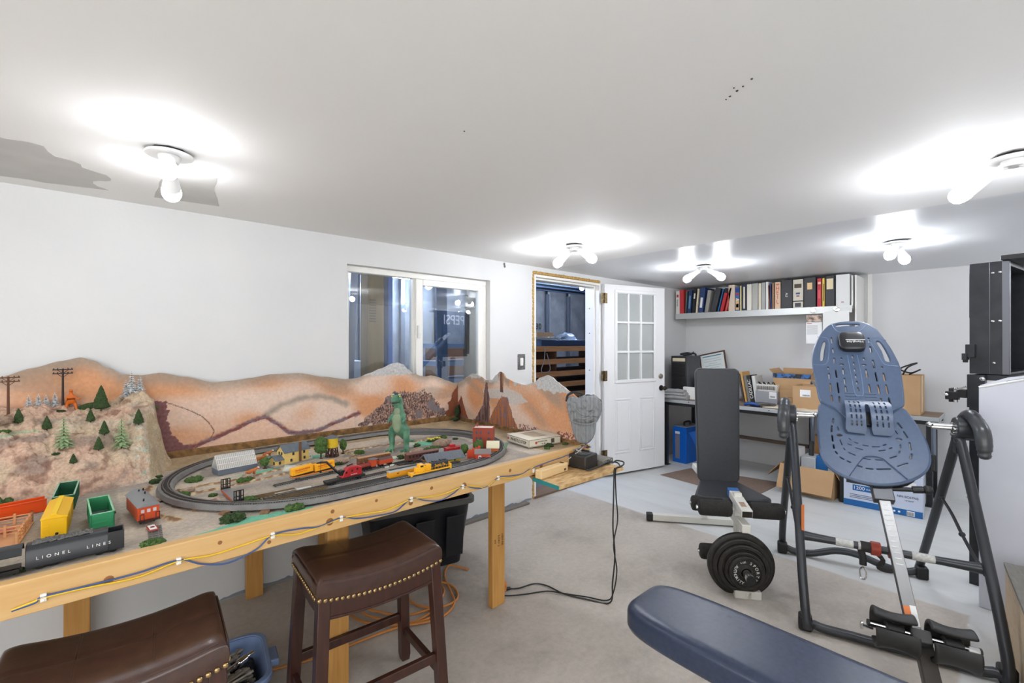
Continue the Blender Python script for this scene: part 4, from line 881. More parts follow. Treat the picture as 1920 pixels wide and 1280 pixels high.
# orange flat with two yellow trailers
t = car('trailer_flat_car', 'orange flat car loaded with two yellow trailers', .722, 2.133, 4.5, .2, .03, ZR)
B().box(-.10,.10,-.015,.015,.009,.014).done('deck', ORG, t, bev=.001); B().box(-.10,.10,-.0155,.0155,.006,.010).done('deck_side', mat('deck_green_grey',(120,124,112),.6), t); truck(t,-.075); truck(t,.075)
for k, x in enumerate((-.053,.047)):
    tr_ = thing('yellow_trailer', ['yellow trailer with red lettering, left one on the orange flat car','yellow trailer with red lettering, right one behind the black jib'][k], 'model trailer', (0,0,0))
    p = Matrix.Translation((.722,2.133,ZR)) @ RZ(4.5) @ Vector((x,0,.0145)); tr_.location = p; tr_.rotation_euler = (0, R(-4), R(4.5))
    B().box(-.046,.046,-.0135,.0135,.006,.038).done('body', mat('trailer_yellow%d'%k,(244,172,20),.45), tr_, bev=.002); B().box(-.046,.046,-.012,.012,.001,.0065).done('chassis', BLK, tr_)
    b_ = B(); rr_ = random.Random(k)
    for row, (z, h) in enumerate(((.027,.007),(.018,.003))):
        x = -.032
        while x < (.032 if row == 0 else .02): wd = rr_.uniform(.0025,.0045); b_.box(x,x+wd,-.0140,-.0133,z-h/2,z+h/2*rr_.uniform(.6,1)); x += wd+.0016
    b_.done('lettering', mat('trailer_red%d'%k,(206,78,30),.5), tr_)
# log block, red steam engine, tender
t = thing('lumber_load', 'brown brick textured log block lying behind the red steam engine', 'model load', (1.035,2.185,TS+.002), 1)
B().box(-.087,.087,-.012,.012,0,.034).done('block', mat('log_block',(134,90,56),.8,col2=(96,62,40),scale=140,bump=.5), t, bev=.001); B().box(-.087,.087,-.012,.012,.034,.037).done('top_layer', mat('log_top',(196,150,112),.8), t)
t = car('steam_locomotive', 'small weathered red steam engine in front of the log block', .945, 2.062, 6, .11, .028, ZR, 'model locomotive')
B().cyl((-.055,0,.020),(.015,0,.020),.0095,n=16).cyl((-.045,0,.028),(-.045,0,.040),.003,.005,10).sph((-.02,0,.031),.005).done('boiler', mat('rust_red',(150,58,50),.6), t)
B().box(.012,.040,-.013,.013,.010,.042).done('cab', REDO, t, bev=.001); B().box(.008,.046,-.016,.016,.042,.046).done('roof', SLATE, t, bev=.002)
b_ = B()
for x in (-.04,-.024,-.008,.01): 
    for s in (-1,1): b_.cyl((x,s*.009,.0065),(x,s*.012,.0065),.0068,n=16)
b_.box(-.055,.04,-.008,.008,.005,.012); b_.done('driving_wheels', WHEELM, t)
t = car('steam_tender', 'orange red tender with dark coal top behind the red steam engine', 1.04, 2.077, 6, .08, .028, ZR)
boxbody(t,.075,.027,.010,.030,REDO); B().prism([(-.013,.030),(-.006,.038),(.006,.038),(.013,.030)],-.036,.036,Matrix(((0,0,1,0),(1,0,0,0),(0,1,0,0),(0,0,0,1)))).done('coal', mat('dull_coal',(96,76,74),.8), t); truck(t,-.024); truck(t,.024)
# maroon coach, red caboose behind depot
t = car('maroon_coach', 'maroon model coach standing behind the depot', 1.23, 2.045, -3, .19, .03, ZR)
boxbody(t,.18,.03,.009,.040,DKRED,mat('maroon_roof',(120,84,76),.6),.002,.006); b_ = B()
for i in range(9): b_.box(-.08+i*.019,-.07+i*.019,-.0155,-.0148,.022,.033)
b_.done('coach_window', BLK, t); truck(t,-.065); truck(t,.065)
t = car('red_caboose', 'dull red caboose with cupola behind the depot chimney', 1.40, 2.02, -3, .1, .03, ZR)
boxbody(t,.085,.03,.009,.042,RED,mat('dull_red_roof',(168,52,46),.6),.003,.005); B().box(-.014,.014,-.011,.011,.044,.058).done('cupola', RED, t, bev=.001); truck(t,-.028); truck(t,.028)
# red flat car with two black end frames, standing across
t = car('bulkhead_flat_car', 'red flat car with grey deck and two black bulkhead frames', .383, 2.045, -88, .21, .034, TS+.003)
B().box(-.105,.105,-.016,.016,.008,.014).done('side_sill', REDO, t, bev=.001); B().box(-.098,.098,-.0145,.0145,.0138,.0155).done('deck', GREYRAIL, t)
for s in (-1,1):
    b_ = B(); x = s*.1
    for y in (-.017,0,.014): b_.box(x-.002,x+.002,y,y+.003,.012,.056)
    for z in (.012,.032,.053): b_.box(x-.002,x+.002,-.017,.017,z,z+.003)
    for y in (-.0085,.0065): b_.box(x-.0022,x+.0022,y-.002,y+.002,.012,.056)
    b_.box(x-.001,x+.001,-.016,.016,.013,.022); b_.done('bulkhead', BLK, t)
truck(t,-.075); truck(t,.075)
# ---------------------------------------------------------------- O gauge cars at the left
def ocar(name, label, x, y, rz, z=TS+.004): return thing(name, label, 'model railway car', (x, y, z), rz)
t = ocar('yellow_boxcar', 'large bright yellow boxcar facing the rim at the left', -.098, 2.075, -92)
YB = mat('boxcar_yellow', (238,184,14), .4)
L, W_ = .215, .056
B().box(-L/2,L/2,-W_/2,W_/2,.014,.070).done('body', YB, t, bev=.0015)
b_ = B().prism([(-W_/2-.002,.069),(-W_/2-.002,.072),(0,.083),(W_/2+.002,.072),(W_/2+.002,.069)], -L/2-.002, L/2+.002, Matrix(((0,0,1,0),(1,0,0,0),(0,1,0,0),(0,0,0,1)))); b_.done('roof', YB, t, bev=.001); B().box(-L/2,L/2,-.006,.006,.081,.085).done('roof_walk', mat('walk_yellow',(244,200,20),.4), t)
ribs(t, L, W_, .016, .069, 14, YB); B().box(-.03,.03,-W_/2-.002,-W_/2+.001,.016,.068).box(-.03,.03,W_/2-.001,W_/2+.002,.016,.068).done('door', YB, t, bev=.001)
b_ = B()
for i in range(6): b_.box(L/2-.0005,L/2+.0015,-.024,-.010,.020+i*.008,.0225+i*.008)
b_.done('ladder', YB, t); B().cyl((L/2,.006,.022),(L/2+.002,.006,.022),.004,n=12).done('brake_hole', BLK, t)
truck(t,-.07,.010,.036,.024,.010); truck(t,.07,.010,.036,.024,.010); B().box(L/2-.005,L/2+.018,-.006,.006,.008,.014).done('coupler', WHEELM, t)
def gondola(name, label, x, y, rz, m, mi, mt, L=.215, W_=.056, h=.052, z=TS+.004):
    t = ocar(name, label, x, y, rz, z); th = .0025; b_ = B()
    b_.box(-L/2,L/2,-W_/2,-W_/2+th,.014,.014+h).box(-L/2,L/2,W_/2-th,W_/2,.014,.014+h).box(-L/2,-L/2+th,-W_/2,W_/2,.014,.014+h).box(L/2-th,L/2,-W_/2,W_/2,.014,.014+h); b_.done('body', m, t)
    B().box(-L/2+th,L/2-th,-W_/2+th,W_/2-th,.014,.018).done('deck', mi, t)
    b_ = B(); q = .0035; zt = .014+h
    b_.box(-L/2-.001,L/2+.001,-W_/2-.001,-W_/2+q,zt,zt+.002).box(-L/2-.001,L/2+.001,W_/2-q,W_/2+.001,zt,zt+.002).box(-L/2-.001,-L/2+q,-W_/2,W_/2,zt,zt+.002).box(L/2-q,L/2+.001,-W_/2,W_/2,zt,zt+.002); b_.done('top_rim', mt, t)
    ribs(t, L, W_, .015, .014+h, 9, m)
    b_ = B()
    for z_ in (.026,.040,.054): b_.box(L/2,L/2+.002,-W_/2+.002,W_/2-.002,z_-.003,z_+.003)
    b_.done('end_rib', m, t); truck(t,-.07,.010,.036,.024,.010); truck(t,.07,.010,.036,.024,.010)
    B().box(L/2-.005,L/2+.02,-.007,.007,.008,.013).done('coupler', mat('coupler_red',(150,80,70),.5), t); return t
GG = mat('gondola_green', (48,140,92), .45); DG = mat('gondola_dark_green', (28,92,62), .45)
gondola('green_gondola', 'green open gondola with grey plank deck between the yellow boxcar and the caboose', .003, 2.045, -87, GG, mat('grey_planks',(104,108,112),.6,col2=(86,90,94),scale=40,stretch=(.2,6,1)), mat('pale_green_rim',(140,200,160),.5))
gondola('dark_green_gondola', 'dark green open gondola behind the yellow boxcar', -.088, 2.32, -92, DG, DG, mat('pale_rim2',(150,186,160),.5), z=TS+.012)
t = ocar('orange_red_caboose', 'orange red caboose with grey roof and small windows nearest the oval track', .112, 2.035, -83); L, W_ = .215, .058; CR = mat('caboose_red',(206,78,34),.45)
B().box(-.092,.092,-W_/2,W_/2,.014,.062).done('body', CR, t, bev=.001); b_ = B()
b_.prism([(-W_/2-.003,.060),(-W_/4,.073),(0,.077),(W_/4,.073),(W_/2+.003,.060)], -.106, .100, Matrix(((0,0,1,0),(1,0,0,0),(0,1,0,0),(0,0,0,1)))); b_.done('roof', mat('caboose_roof',(126,128,130),.6), t, bev=.001)
b_ = B()
for y in (-.016,0,.016): b_.box(.0915,.093,y-.0045,y+.0045,.040,.051)
b_.done('end_window', mat('pale_window',(206,196,196),.3), t); b_ = B()
for x, y in ((.07,-.01),(-.02,.01),(-.06,0),(-.075,.015)): b_.cyl((x,y,.073),(x+.004,y,.082),.0025,n=8)
b_.done('roof_vent', BLK, t); b_ = B()
b_.box(.092,.112,-.028,.028,.014,.017)
for y in (-.026,-.016,.016,.026): b_.cyl((.110,y,.017),(.110,y,.040),.0012,n=6)
for s in (-1,1): b_.tube([(.110,s*.026,.040),(.110,s*.016,.040)],.0012,5)
b_.done('end_platform', BLK, t); truck(t,-.06,.010,.036,.024,.010); truck(t,.06,.010,.036,.024,.010)
s_ = thing('sign_tag', 'small white and red printed tag lying on the stub track before the caboose', 'tag', (.128,1.875,TS+.008), -85)
B().box(-.03,.03,-.013,.013,0,.003).done('card', mat('tag_red',(170,70,58),.6), s_, bev=.002); B().box(-.024,.02,-.009,.009,.003,.0045).done('face', PAPER, s_); B().cyl((0,0,.0045),(0,0,.006),.006,n=16).done('seal', mat('seal_red',(120,50,46),.5), s_)
track('stub_track', 'stub of old three rail track in front of the orange red caboose', SL(.135,.128,1.90,1.735), z=.001, bed=0, tie=.018, spacing=.018, tiem=GREYRAIL)
# black engine and tender on the rim
t = ocar('black_tender', 'long black tender with white lettering and coal load behind the rim', -.045, 1.785, 0); L = .2
BT = mat('tender_black', (40,42,46), .35)
M_ = Matrix(((0,0,1,0),(1,0,0,0),(0,1,0,0),(0,0,0,1)))
B().prism([(-.027,.004),(-.027,.050),(-.020,.060),(-.012,.064),(.012,.064),(.020,.060),(.027,.050),(.027,.004)], -L/2, L/2-.035, M_).done('body', BT, t, bev=.0015)
B().box(L/2-.036,L/2,-.027,-.024,.004,.056).box(L/2-.036,L/2,.024,.027,.004,.056).box(L/2-.003,L/2,-.024,.024,.004,.056).box(L/2-.036,L/2,-.024,.024,.004,.040).done('rear_tank', BT, t, bev=.001)
b_ = B(); b_.grid(lambda u, v: (-.088+u*.12, -.016+v*.034, .0645+.004*noise.noise(Vector((u*22, v*6, 1)))+.0025*noise.noise(Vector((u*60, v*18, 3)))), 60, 20)
b_.done('coal', mat('grey_coal',(118,116,112),.8,col2=(70,68,66),scale=200), t, solid=.003)
text('LIONEL   LINES', .0115, LETTER, t, (-.005,-.0274,.028), sp=1.9, sx=1.05); truck(t,-.06,.006,.036,.03,.010); truck(t,.06,.006,.036,.03,.010)
t = ocar('black_steam_engine', 'black steam engine cab cut off at the left picture edge', -.255, 1.775, 0); t['category'] = 'model locomotive'
B().cyl((-.12,0,.036),(.02,0,.036),.024,n=24).done('boiler', BT, t); b_ = B().prism([(-.031,.050),(-.020,.066),(0,.072),(.020,.066),(.031,.050),(.029,.048),(.019,.063),(0,.069),(-.019,.063),(-.029,.048)], .0, .105, M_); b_.done('cab_roof', BT, t)
B().box(.0,.06,-.030,-.028,.006,.052).box(.0,.06,.028,.030,.006,.052).box(-.002,.002,-.03,.03,.006,.062).done('cab_side', BT, t); B().box(.052,.0605,-.0305,-.0275,.030,.042).done('cab_window', mat('pink_window',(190,150,140),.4), t); B().box(.002,.10,-.026,.026,.004,.012).box(.06,.105,-.02,-.012,.008,.012).done('footplate', WHEELM, t)
b_ = B()
for x in (-.09,-.05,-.01):
    for s in (-1,1): b_.cyl((x,s*.02,.014),(x,s*.025,.014),.014,n=20)
b_.done('driving_wheels', WHEELM, t)
# orange trough and farm pen
t = thing('orange_trough', 'long glossy orange toy trough behind the farm pen at the left', 'toy trough', (-.36,2.33,TS+.002), 11)
OP = mat('orange_red_plastic', (226,78,24), .3)
B().box(-.22,.22,-.022,-.019,0,.042).box(-.22,.22,.019,.022,0,.042).box(-.22,.22,-.019,.019,0,.006).done('channel', OP, t, bev=.001); B().box(-.22,.22,-.025,-.019,.040,.045).box(-.22,.22,.019,.025,.040,.045).done('lip', OP, t, bev=.001)
t = thing('farm_pen', 'tan plastic farm pen with slatted fences at the left picture edge', 'toy pen', (-.255,2.13,TS+.001), -4); TN_ = mat('tan_plastic', (206,150,104), .5)
B().box(-.085,.085,-.12,.11,0,.004).done('base', TN_, t, bev=.001)
def fence(x0,y0,x1,y1):
    b_ = B(); d_ = Vector((x1-x0,y1-y0)); n = max(2,int(d_.length/.035)+1)
    for i in range(n):
        x = x0+d_.x*i/(n-1); y = y0+d_.y*i/(n-1); b_.box(x-.003,x+.003,y-.003,y+.003,.003,.040)
    for z in (.012,.022,.032): b_.tube([(x0,y0,z),(x1,y1,z)],.0022,5)
    b_.done('fence', TN_, t)
fence(.08,-.115,.08,.105); fence(-.08,.105,.08,.105); fence(-.08,-.02,.08,-.02); fence(-.02,-.02,-.02,.105)
hs = thing('white_toy_horse', 'white toy horse with black tail inside the farm pen', 'toy horse', (-.272,2.085,TS+.005), 75); HW_ = mat('horse_white',(230,230,228),.5)
skin('body',[(0,0,.034,.012),(.018,0,.035,.012),(-.018,0,.035,.012),(.032,0,.046,.007),(.040,0,.058,.006),(.052,0,.052,.004)]+[(sx*.018,sy*.007,z_,.005 if z_ > .01 else .003) for sx in (-1,1) for sy in (-1,1) for z_ in (.020,.002)],
 [(0,1),(0,2),(1,3),(3,4),(4,5),(2,6),(6,7),(2,8),(8,9),(1,10),(10,11),(1,12),(12,13)], HW_, hs)
B().tube([(-.028,0,.040),(-.036,0,.032),(-.036,0,.016)],[.003,.004,.002],7).done('tail', BLACKP, hs)
pp = thing('toy_rider', 'tiny toy figure in a drab shirt sitting on the white horse', 'toy person', (-.272,2.085,TS+.05), 75)
skin('body',[(0,0,.0,.006),(0,0,.012,.007),(0,0,.020,.003),(0,0,.026,.0045),(.004,.009,.010,.003),(.010,.012,.002,.002),(.004,-.009,.010,.003),(.010,-.012,.002,.002),(.006,.010,-.006,.004),(.008,.012,-.018,.003),(.006,-.010,-.006,.004),(.008,-.012,-.018,.003)],[(0,1),(1,2),(2,3),(1,4),(4,5),(1,6),(6,7),(0,8),(8,9),(0,10),(10,11)],mat('drab_figure',(150,138,110),.7),pp)
B().lathe([(0,.034),(.005,.031),(.0052,.028),(.009,.0275),(0,.027)],None,14).done('hat', mat('drab_hat',(160,150,124),.7), pp)
pg = tag(B().sph((0,0,.010),.011,(1.5,.9,.9),2).sph((.016,0,.012),.006,(1.1,1,1),2).done('toy_pig', mat('pig_pink',(214,130,112),.5)), 'tiny pink toy pig inside the farm pen', 'toy pig'); pg.location = (-.222,2.155,TS+.003)
# ---------------------------------------------------------------- buildings
WIN = mat('dark_pane', (46,48,54), .3)
def house(t, L, W_, h, rh, wm, rm, over=.005, nm='walls'):
    B().prism([(-W_/2,0),(W_/2,0),(W_/2,h),(0,h+rh),(-W_/2,h)], -L/2, L/2, M_).done(nm, wm, t)
    s = over; k = rh/(W_/2); b_ = B()
    b_.prism([(-W_/2-s,h-k*s),(-W_/2-s,h-k*s+.004),(0,h+rh+.004),(W_/2+s,h-k*s+.004),(W_/2+s,h-k*s),(0,h+rh)], -L/2-s, L/2+s, M_); b_.done('roof', rm, t)
def wins(t, pts, m=WIN, nm='window', w_=.010, h=.014):
    for (x, y, z, ax) in pts:
        b_ = B()
        if ax == 'x': b_.box(x-w_/2,x+w_/2,y-.001,y+.001,z,z+h)
        else: b_.box(x-.001,x+.001,y-w_/2,y+w_/2,z,z+h)
        b_.done(nm, m, t)
YH = mat('house_yellow', (222,190,112), .7)
t = thing('yellow_farmhouse', 'pale yellow model farmhouse with blue grey roof and brown chimney', 'model house', (.735,2.475,TS+.002), 14)
B().box(-.125,.085,-.05,.05,0,.004).done('ground_plate', mat('plate_grey',(150,146,140),.8), t)
house(t,.13,.07,.062,.03,YH,SLATE)
wn = B().prism([(-.028,0),(.028,0),(.028,.030),(0,.046),(-.028,.030)], -.105, -.063, M_).done('side_wing', YH, t)
b_ = B().prism([(-.034,.0265),(-.034,.0305),(0,.050),(.034,.0305),(.034,.0265),(0,.046)], -.110, -.062, M_); b_.done('wing_roof', SLATE, t)
B().box(.010,.020,-.042,-.034,0,.102).done('chimney', mat('brown_chimney',(112,76,46),.8), t)
wins(t,[(-.03,-.0355,.012,'x'),(-.02,-.0355,.042,'x'),(.04,-.0355,.012,'x'),(.038,-.0355,.042,'x'),(-.085,-.0285,.008,'x'),(-.1055,-.012,.008,'y'),(-.0655,-.01,.048,'y'),(-.0655,.012,.048,'y')])
p_ = B()
for y in (-.025,.0,.025): p_.box(.083,.086,y-.0015,y+.0015,.004,.034)
p_.box(.065,.088,-.03,.03,.034,.037).box(.065,.088,-.03,.03,.003,.006); p_.done('porch', VINYL, t)
t = thing('toy_greenhouse', 'white model greenhouse with clear ribbed roof on a grey base', 'model greenhouse', (.478,2.487,TS+.002), 7)
L, W_ = .165, .118; GB = mat('greenhouse_base',(96,104,116),.6)
B().box(-L/2,L/2,-W_/2*.75,W_/2*.75,0,.026).done('base', GB, t, bev=.001)
GLZ = mat('cloudy_glazing',(222,220,216),.25,alpha=.5); w2 = W_/2*.75
B().prism([(-w2,.026),(w2,.026),(0,.085)], -L/2, L/2, M_).done('glazing', GLZ, t)
b_ = B()
for i in range(22):
    x = -L/2+L*i/21
    for s in (-1,1): b_.tube([(x,s*w2,.027),(x,0,.086)],.0008,4)
for s in (-1,1):
    for k in (0,.35,.7,1): b_.tube([(-L/2,s*w2*(1-k),.027+.059*k),(L/2,s*w2*(1-k),.027+.059*k)],.0011,4)
b_.done('glazing_bars', mat('bar_white',(226,224,220),.4), t)
for k, (c_, y) in enumerate((((120,140,100),-.030),((200,180,110),-.022),((200,140,140),-.014),((120,110,140),-.006))):
    b_ = B()
    for i in range(20): b_.sph((-.072+i*.0076,y,.031+.004*k),.0042,(1,1,1),1)
    b_.done('plant_row', mat('plant%d'%k,c_,.8), t)
t = thing('water_tower', 'yellow model water tower with grey cone roof on brown trestle', 'model water tower', (.925,2.455,TS+.002))
B().cyl((0,0,.048),(0,0,.098),.030,n=28).done('tank', mat('tank_yellow',(226,190,36),.6), t); b_ = B()
for z in (.052,.06,.068,.076,.084,.092): b_.lathe([(.0302,z-.0008),(.0309,z),(.0302,z+.0008)],None,28)
b_.done('hoop', mat('tank_hoop',(200,164,28),.6), t); B().lathe([(.034,.098),(.033,.101),(0,.115)],None,28).done('roof', SLATE, t); b_ = B(); BR = mat('trestle_brown',(78,50,42),.8)
b_.cyl((0,0,.044),(0,0,.048),.030,n=24)
for i in range(10):
    a = 2*pi*i/10; a2 = 2*pi*(i+1)/10
    b_.tube([(cos(a)*.033,sin(a)*.033,0),(cos(a)*.027,sin(a)*.027,.046)],.0028,6).tube([(cos(a)*.033,sin(a)*.033,.004),(cos(a2)*.028,sin(a2)*.028,.042)],.0016,5)
b_.cyl((0,0,0),(0,0,.046),.008,n=10).cyl((0,0,.0),(0,0,.003),.036,n=24); b_.done('trestle', BR, t)
# brick tower block, ruin, small houses
BRK_ = mat('brick_red', (158,72,52), .8, col2=(140,60,44), scale=200)
t = thing('brick_building', 'tall red brick model building with white roof trim at the right of the layout', 'model building', (1.625,2.03,TS+.002), -47)
B().box(-.058,.058,-.035,.035,0,.125).done('walls', BRK_, t, bev=.001); b_ = B().box(-.057,.057,-.037,-.033,.122,.128).box(-.057,.057,.033,.037,.122,.128).box(-.057,-.053,-.033,.033,.122,.128).box(.053,.057,-.033,.033,.122,.128); b_.done('parapet', BRK_, t); B().box(-.053,.053,-.033,.033,.1245,.126).done('flat_roof', mat('pale_roof',(226,206,196),.7), t)
wins(t,[(x,-.0355,z,'x') for x in (-.035,-.012,.033) for z in (.094,.062,.03)],mat('blue_pane',(70,74,88),.3)); B().box(-.045,-.038,.02,.027,.125,.145).done('chimney', BRK_, t)
RB = mat('hut_red', (186,66,38), .7)
t = thing('red_hut', 'small red model hut with grey roof and white window in front of the brick building', 'model house', (1.462,1.835,TS+.002), -38)
house(t,.075,.06,.044,.014,RB,mat('grey_shingle',(130,120,118),.8)); WF = mat('white_frame',(230,226,222),.6)
wins(t,[(-.015,-.0305,.010,'x')],WF,w_=.014,h=.024); wins(t,[(.038,-.014,.0,'y')],WF,'door',w_=.014,h=.030); wins(t,[(.038,.014,.010,'y')],WF,w_=.011,h=.022); wins(t,[(-.015,-.0318,.014,'x')],WIN,'pane',.007,.016)
t = thing('orange_house', 'orange model house with cream roof between the brick building and the red hut', 'model house', (1.585,1.90,TS+.002), -42)
house(t,.06,.06,.045,.026,mat('orange_wall',(196,106,52),.7),mat('cream_roof',(222,214,184),.7)); B().cyl((-.031,0,.050),(-.029,0,.050),.004,n=12).done('gable_vent', WIN, t)
t = thing('ruin_wall', 'broken red brick wall standing behind the red hut', 'model wall', (1.465,1.915,TS+.002), -38)
b_ = B().prism([(-.035,0),(.035,0),(.035,.062),(.022,.062),(.020,.052),(.012,.058),(.006,.048),(-.004,.054),(-.010,.042),(-.022,.046),(-.035,.034)],-.003,.003,Matrix(((1,0,0,0),(0,0,-1,0),(0,1,0,0),(0,0,0,1)))); b_.done('brickwork', mat('bright_brick',(206,74,40),.7), t)
tag(B().box(-.04,.04,-.010,.010,0,.004,T_(1.665,1.90,TS+.022)@RZ(20)@RY(-35)).done('roof_panel', mat('copper_green',(110,140,112),.7), bev=.001), 'green roof panel leaning against the orange house', 'model roof')
t = thing('train_depot', 'long yellow model depot with grey roof behind the yellow diesel', 'model station', (1.287,1.94,TS+.002), -8)
DY = mat('depot_yellow',(226,196,60),.6)
B().prism([(-.027,0),(.027,0),(.027,.032),(0,.050),(-.027,.032)],-.085,.085,M_).done('walls', DY, t); b_ = B().prism([(-.048,.022),(-.048,.026),(0,.056),(.048,.026),(.048,.022),(0,.052)],-.105,.105,M_); b_.done('roof', mat('depot_roof',(112,118,126),.85,col2=(98,104,112),scale=80), t)
b_ = B()
for x in (-.1,.1): b_.box(x-.001,x+.001,-.04,.04,.022,.026)
b_.box(-.105,-.102,-.03,.03,.024,.030); b_.done('gable_trim', mat('brown_trim',(140,96,56),.7), t); B().box(-.012,.006,.004,.02,.04,.070).done('chimney', mat('grey_chimney',(150,150,148),.8), t)
wins(t,[(-.0855,0,.004,'y')],WIN,'door',.014,.024); wins(t,[(x,-.0275,.010,'x') for x in (-.055,-.02,.02,.055)])
# kit box
t = thing('model_kit_box', 'flat cream cardboard model kit box with black border in the right corner of the layout', 'box', (1.955,1.96,TS+.006), -98)
KB = mat('kit_cream', (214,206,186), .7); L, W_ = .225, .24; h = .046
B().box(-L/2,L/2,-W_/2,W_/2,0,h).done('carton', KB, t, bev=.002)
b_ = B()
for z in (.003,h-.005): b_.box(-L/2+.003,L/2-.003,-W_/2-.0006,-W_/2+.001,z,z+.0018).box(L/2-.001,L/2+.0006,-W_/2+.003,W_/2-.003,z,z+.0018)
for x in (-L/2+.003,L/2-.005): b_.box(x,x+.0018,-W_/2-.0006,-W_/2+.001,.003,h-.003)
for y in (-W_/2+.003,W_/2-.005): b_.box(L/2-.001,L/2+.0006,y,y+.0018,.003,h-.003)
b_.done('border', BLACKP, t); text('WHISTLE-STOP', .026, BLACKP, t, (.01,-W_/2-.0006,h/2), sx=.92)
text('ARCHITECTURE', .010, mat('kit_ink',(90,80,70),.8), t, (L/2+.0006,-.02,h*.6), (pi/2,0,pi/2)); text('No. 801', .009, bpy.data.materials['kit_ink'], t, (L/2+.0006,-.01,h*.3), (pi/2,0,pi/2))
B().box(L/2-.001,L/2+.0006,.045,.07,.010,h-.010).done('side_picture', mat('kit_dark',(84,70,58),.8), t); B().lathe([(0,.001),(.008,.001),(.008,0)],T_(L/2,-.065,h/2)@RY(90),16).lathe([(0,.001),(.008,.001),(.008,0)],T_(-.095,-W_/2,h/2)@RX(90),16).done('red_badge', mat('kit_red',(190,80,64),.6), t)
B().box(-.075,.065,-.05,.055,h-.001,h+.0008).done('top_picture', mat('kit_photo',(150,134,112),.7,col2=(206,190,164),scale=14), t)
# ---------------------------------------------------------------- shelf with transformer, whistle, cap, cables on the beam
ps = thing('plywood_shelf', 'small chipboard shelf with teal painted edge fixed under the right end of the train table', 'shelf', (0,0,0))
B().prism([(1.655,1.665),(1.645,1.475),(2.165,1.462),(2.17,1.74),(1.70,1.74)],.738,.756).done('board', OSB, ps, bev=.001)
B().prism([(1.653,1.665),(1.643,1.475),(1.646,1.475),(1.656,1.665)],.7375,.7565).done('painted_edge', mat('teal_edge',(40,130,130),.6), ps)
wt = thing('wooden_whistle', 'pale wooden train whistle block lying against the pine beam on the chipboard shelf', 'wooden whistle', (1.765,1.632,.7565), 5)
B().box(-.115,.115,-.022,.022,0,.046).done('body', mat('pale_wood',(228,198,148),.5,col2=(216,184,132),scale=6,stretch=(.6,8,8)), wt, bev=.006,seg=3)
b_ = B().prism([(.078,.047),(.094,.047),(.080,.030)],-.012,.012,Matrix(((1,0,0,0),(0,0,-1,0),(0,1,0,0),(0,0,0,1)))); b_.prism([(.078,-.0225),(.094,-.0225),(.080,-.010)],.008,.020); b_.done('notch', mat('notch_dark',(70,48,30),.8), wt)
tf = thing('train_transformer', 'black model train transformer with round dial and loose wires on the chipboard shelf', 'transformer', (2.02,1.625,.7565), 6)
TB = mat('transformer_black', (36,33,31), .5, col2=(52,48,44), scale=40)
B().box(-.075,.05,-.06,.055,0,.075).done('case', TB, tf, bev=.008); B().cyl((-.01,0,.075),(-.01,0,.082),.048,n=32).cyl((-.01,0,.082),(-.01,0,.086),.04,n=32).done('dial', mat('dial_grey',(92,94,96),.4,.3), tf, bev=.001)
b_ = B(); b_.box(-.012,-.004,-.04,.03,.086,.094); b_.done('control_lever', TB, tf, bev=.002)
cp = thing('control_panel', 'low grey switch panel with screw terminals right of the transformer', 'control panel', (2.135,1.60,.7565), 4)
B().box(-.055,.06,-.05,.06,0,.030).done('case', mat('panel_grey',(122,118,108),.6,col2=(92,88,80),scale=50), cp, bev=.002); b_ = B()
for i in range(5): b_.cyl((-.04+i*.02,-.052,.02),(-.04+i*.02,-.046,.02),.005,n=10)
b_.done('terminal', CHROME, cp); B().box(-.05,.055,-.051,-.045,.004,.014).done('terminal_strip', BLACKP, cp)
wr = random.Random(4)
for i, (c_, nm, l) in enumerate((((190,186,176),'white','loose white wire looped over the transformer'),((44,44,48),'black','loose black wire looped over the left of the transformer'),((188,120,90),'copper','loose copper coloured wire on top of the transformer'),((120,124,130),'grey','loose grey wire over the transformer dial'))):
    P = [(1.93+.02*i,1.665,.80)]
    for k in range(5): P.append((1.95+wr.random()*.13, 1.61+wr.random()*.06, .845+wr.random()*.022))
    P.append((2.09,1.64,.80)); tag(B().tube(P,.0028,6,sm=6).done('loose_wire', mat('wire_%s'%nm,c_,.5)), l, 'wire', 'wires on the transformer')
tag(B().tube([(1.94,1.545,.766),(1.97,1.535,.764),(2.03,1.535,.766),(2.09,1.545,.770),(2.13,1.545,.772),(2.16,1.53,.768),(2.19,1.525,.776),(2.22,1.50,.768),(2.18,1.475,.7615),(2.1,1.465,.7615),(2.07,1.456,.75),(2.058,1.452,.6),(2.05,1.45,.45),(2.07,1.452,.30),(2.06,1.46,.15),(2.09,1.50,.012),(2.03,1.62,.006),(1.98,1.74,.006),(1.97,1.86,.007),(1.93,1.93,.006),(1.83,1.955,.006),(1.78,1.99,.006)],.0042,8,sm=6).done('power_cable', mat('cable_black',(26,26,26),.5)), 'thick black cable running from the transformer down to the floor, left strand', 'cable')
tag(B().tube([(1.96,1.552,.760),(2.05,1.548,.762),(2.16,1.555,.763),(2.20,1.53,.763),(2.14,1.468,.7615),(2.09,1.461,.752),(2.085,1.455,.62),(2.10,1.455,.48),(2.055,1.45,.36),(2.10,1.46,.20),(2.12,1.50,.05),(2.10,1.53,.009),(2.05,1.62,.009),(2.00,1.70,.009),(1.94,1.80,.009),(1.90,1.84,.006),(1.82,1.88,.006),(1.74,1.93,.006),(1.68,1.99,.006)],.0036,8,sm=6).done('power_cable', bpy.data.materials['cable_black']), 'thin black cable running from the transformer down to the floor, right strand', 'cable')
pl = tag(B().cyl((1.745,2.0,.012),(1.785,1.985,.010),.012,.009,14).done('cable_plug', BLACKP), 'black plug at the end of the cable behind the right table leg', 'plug')
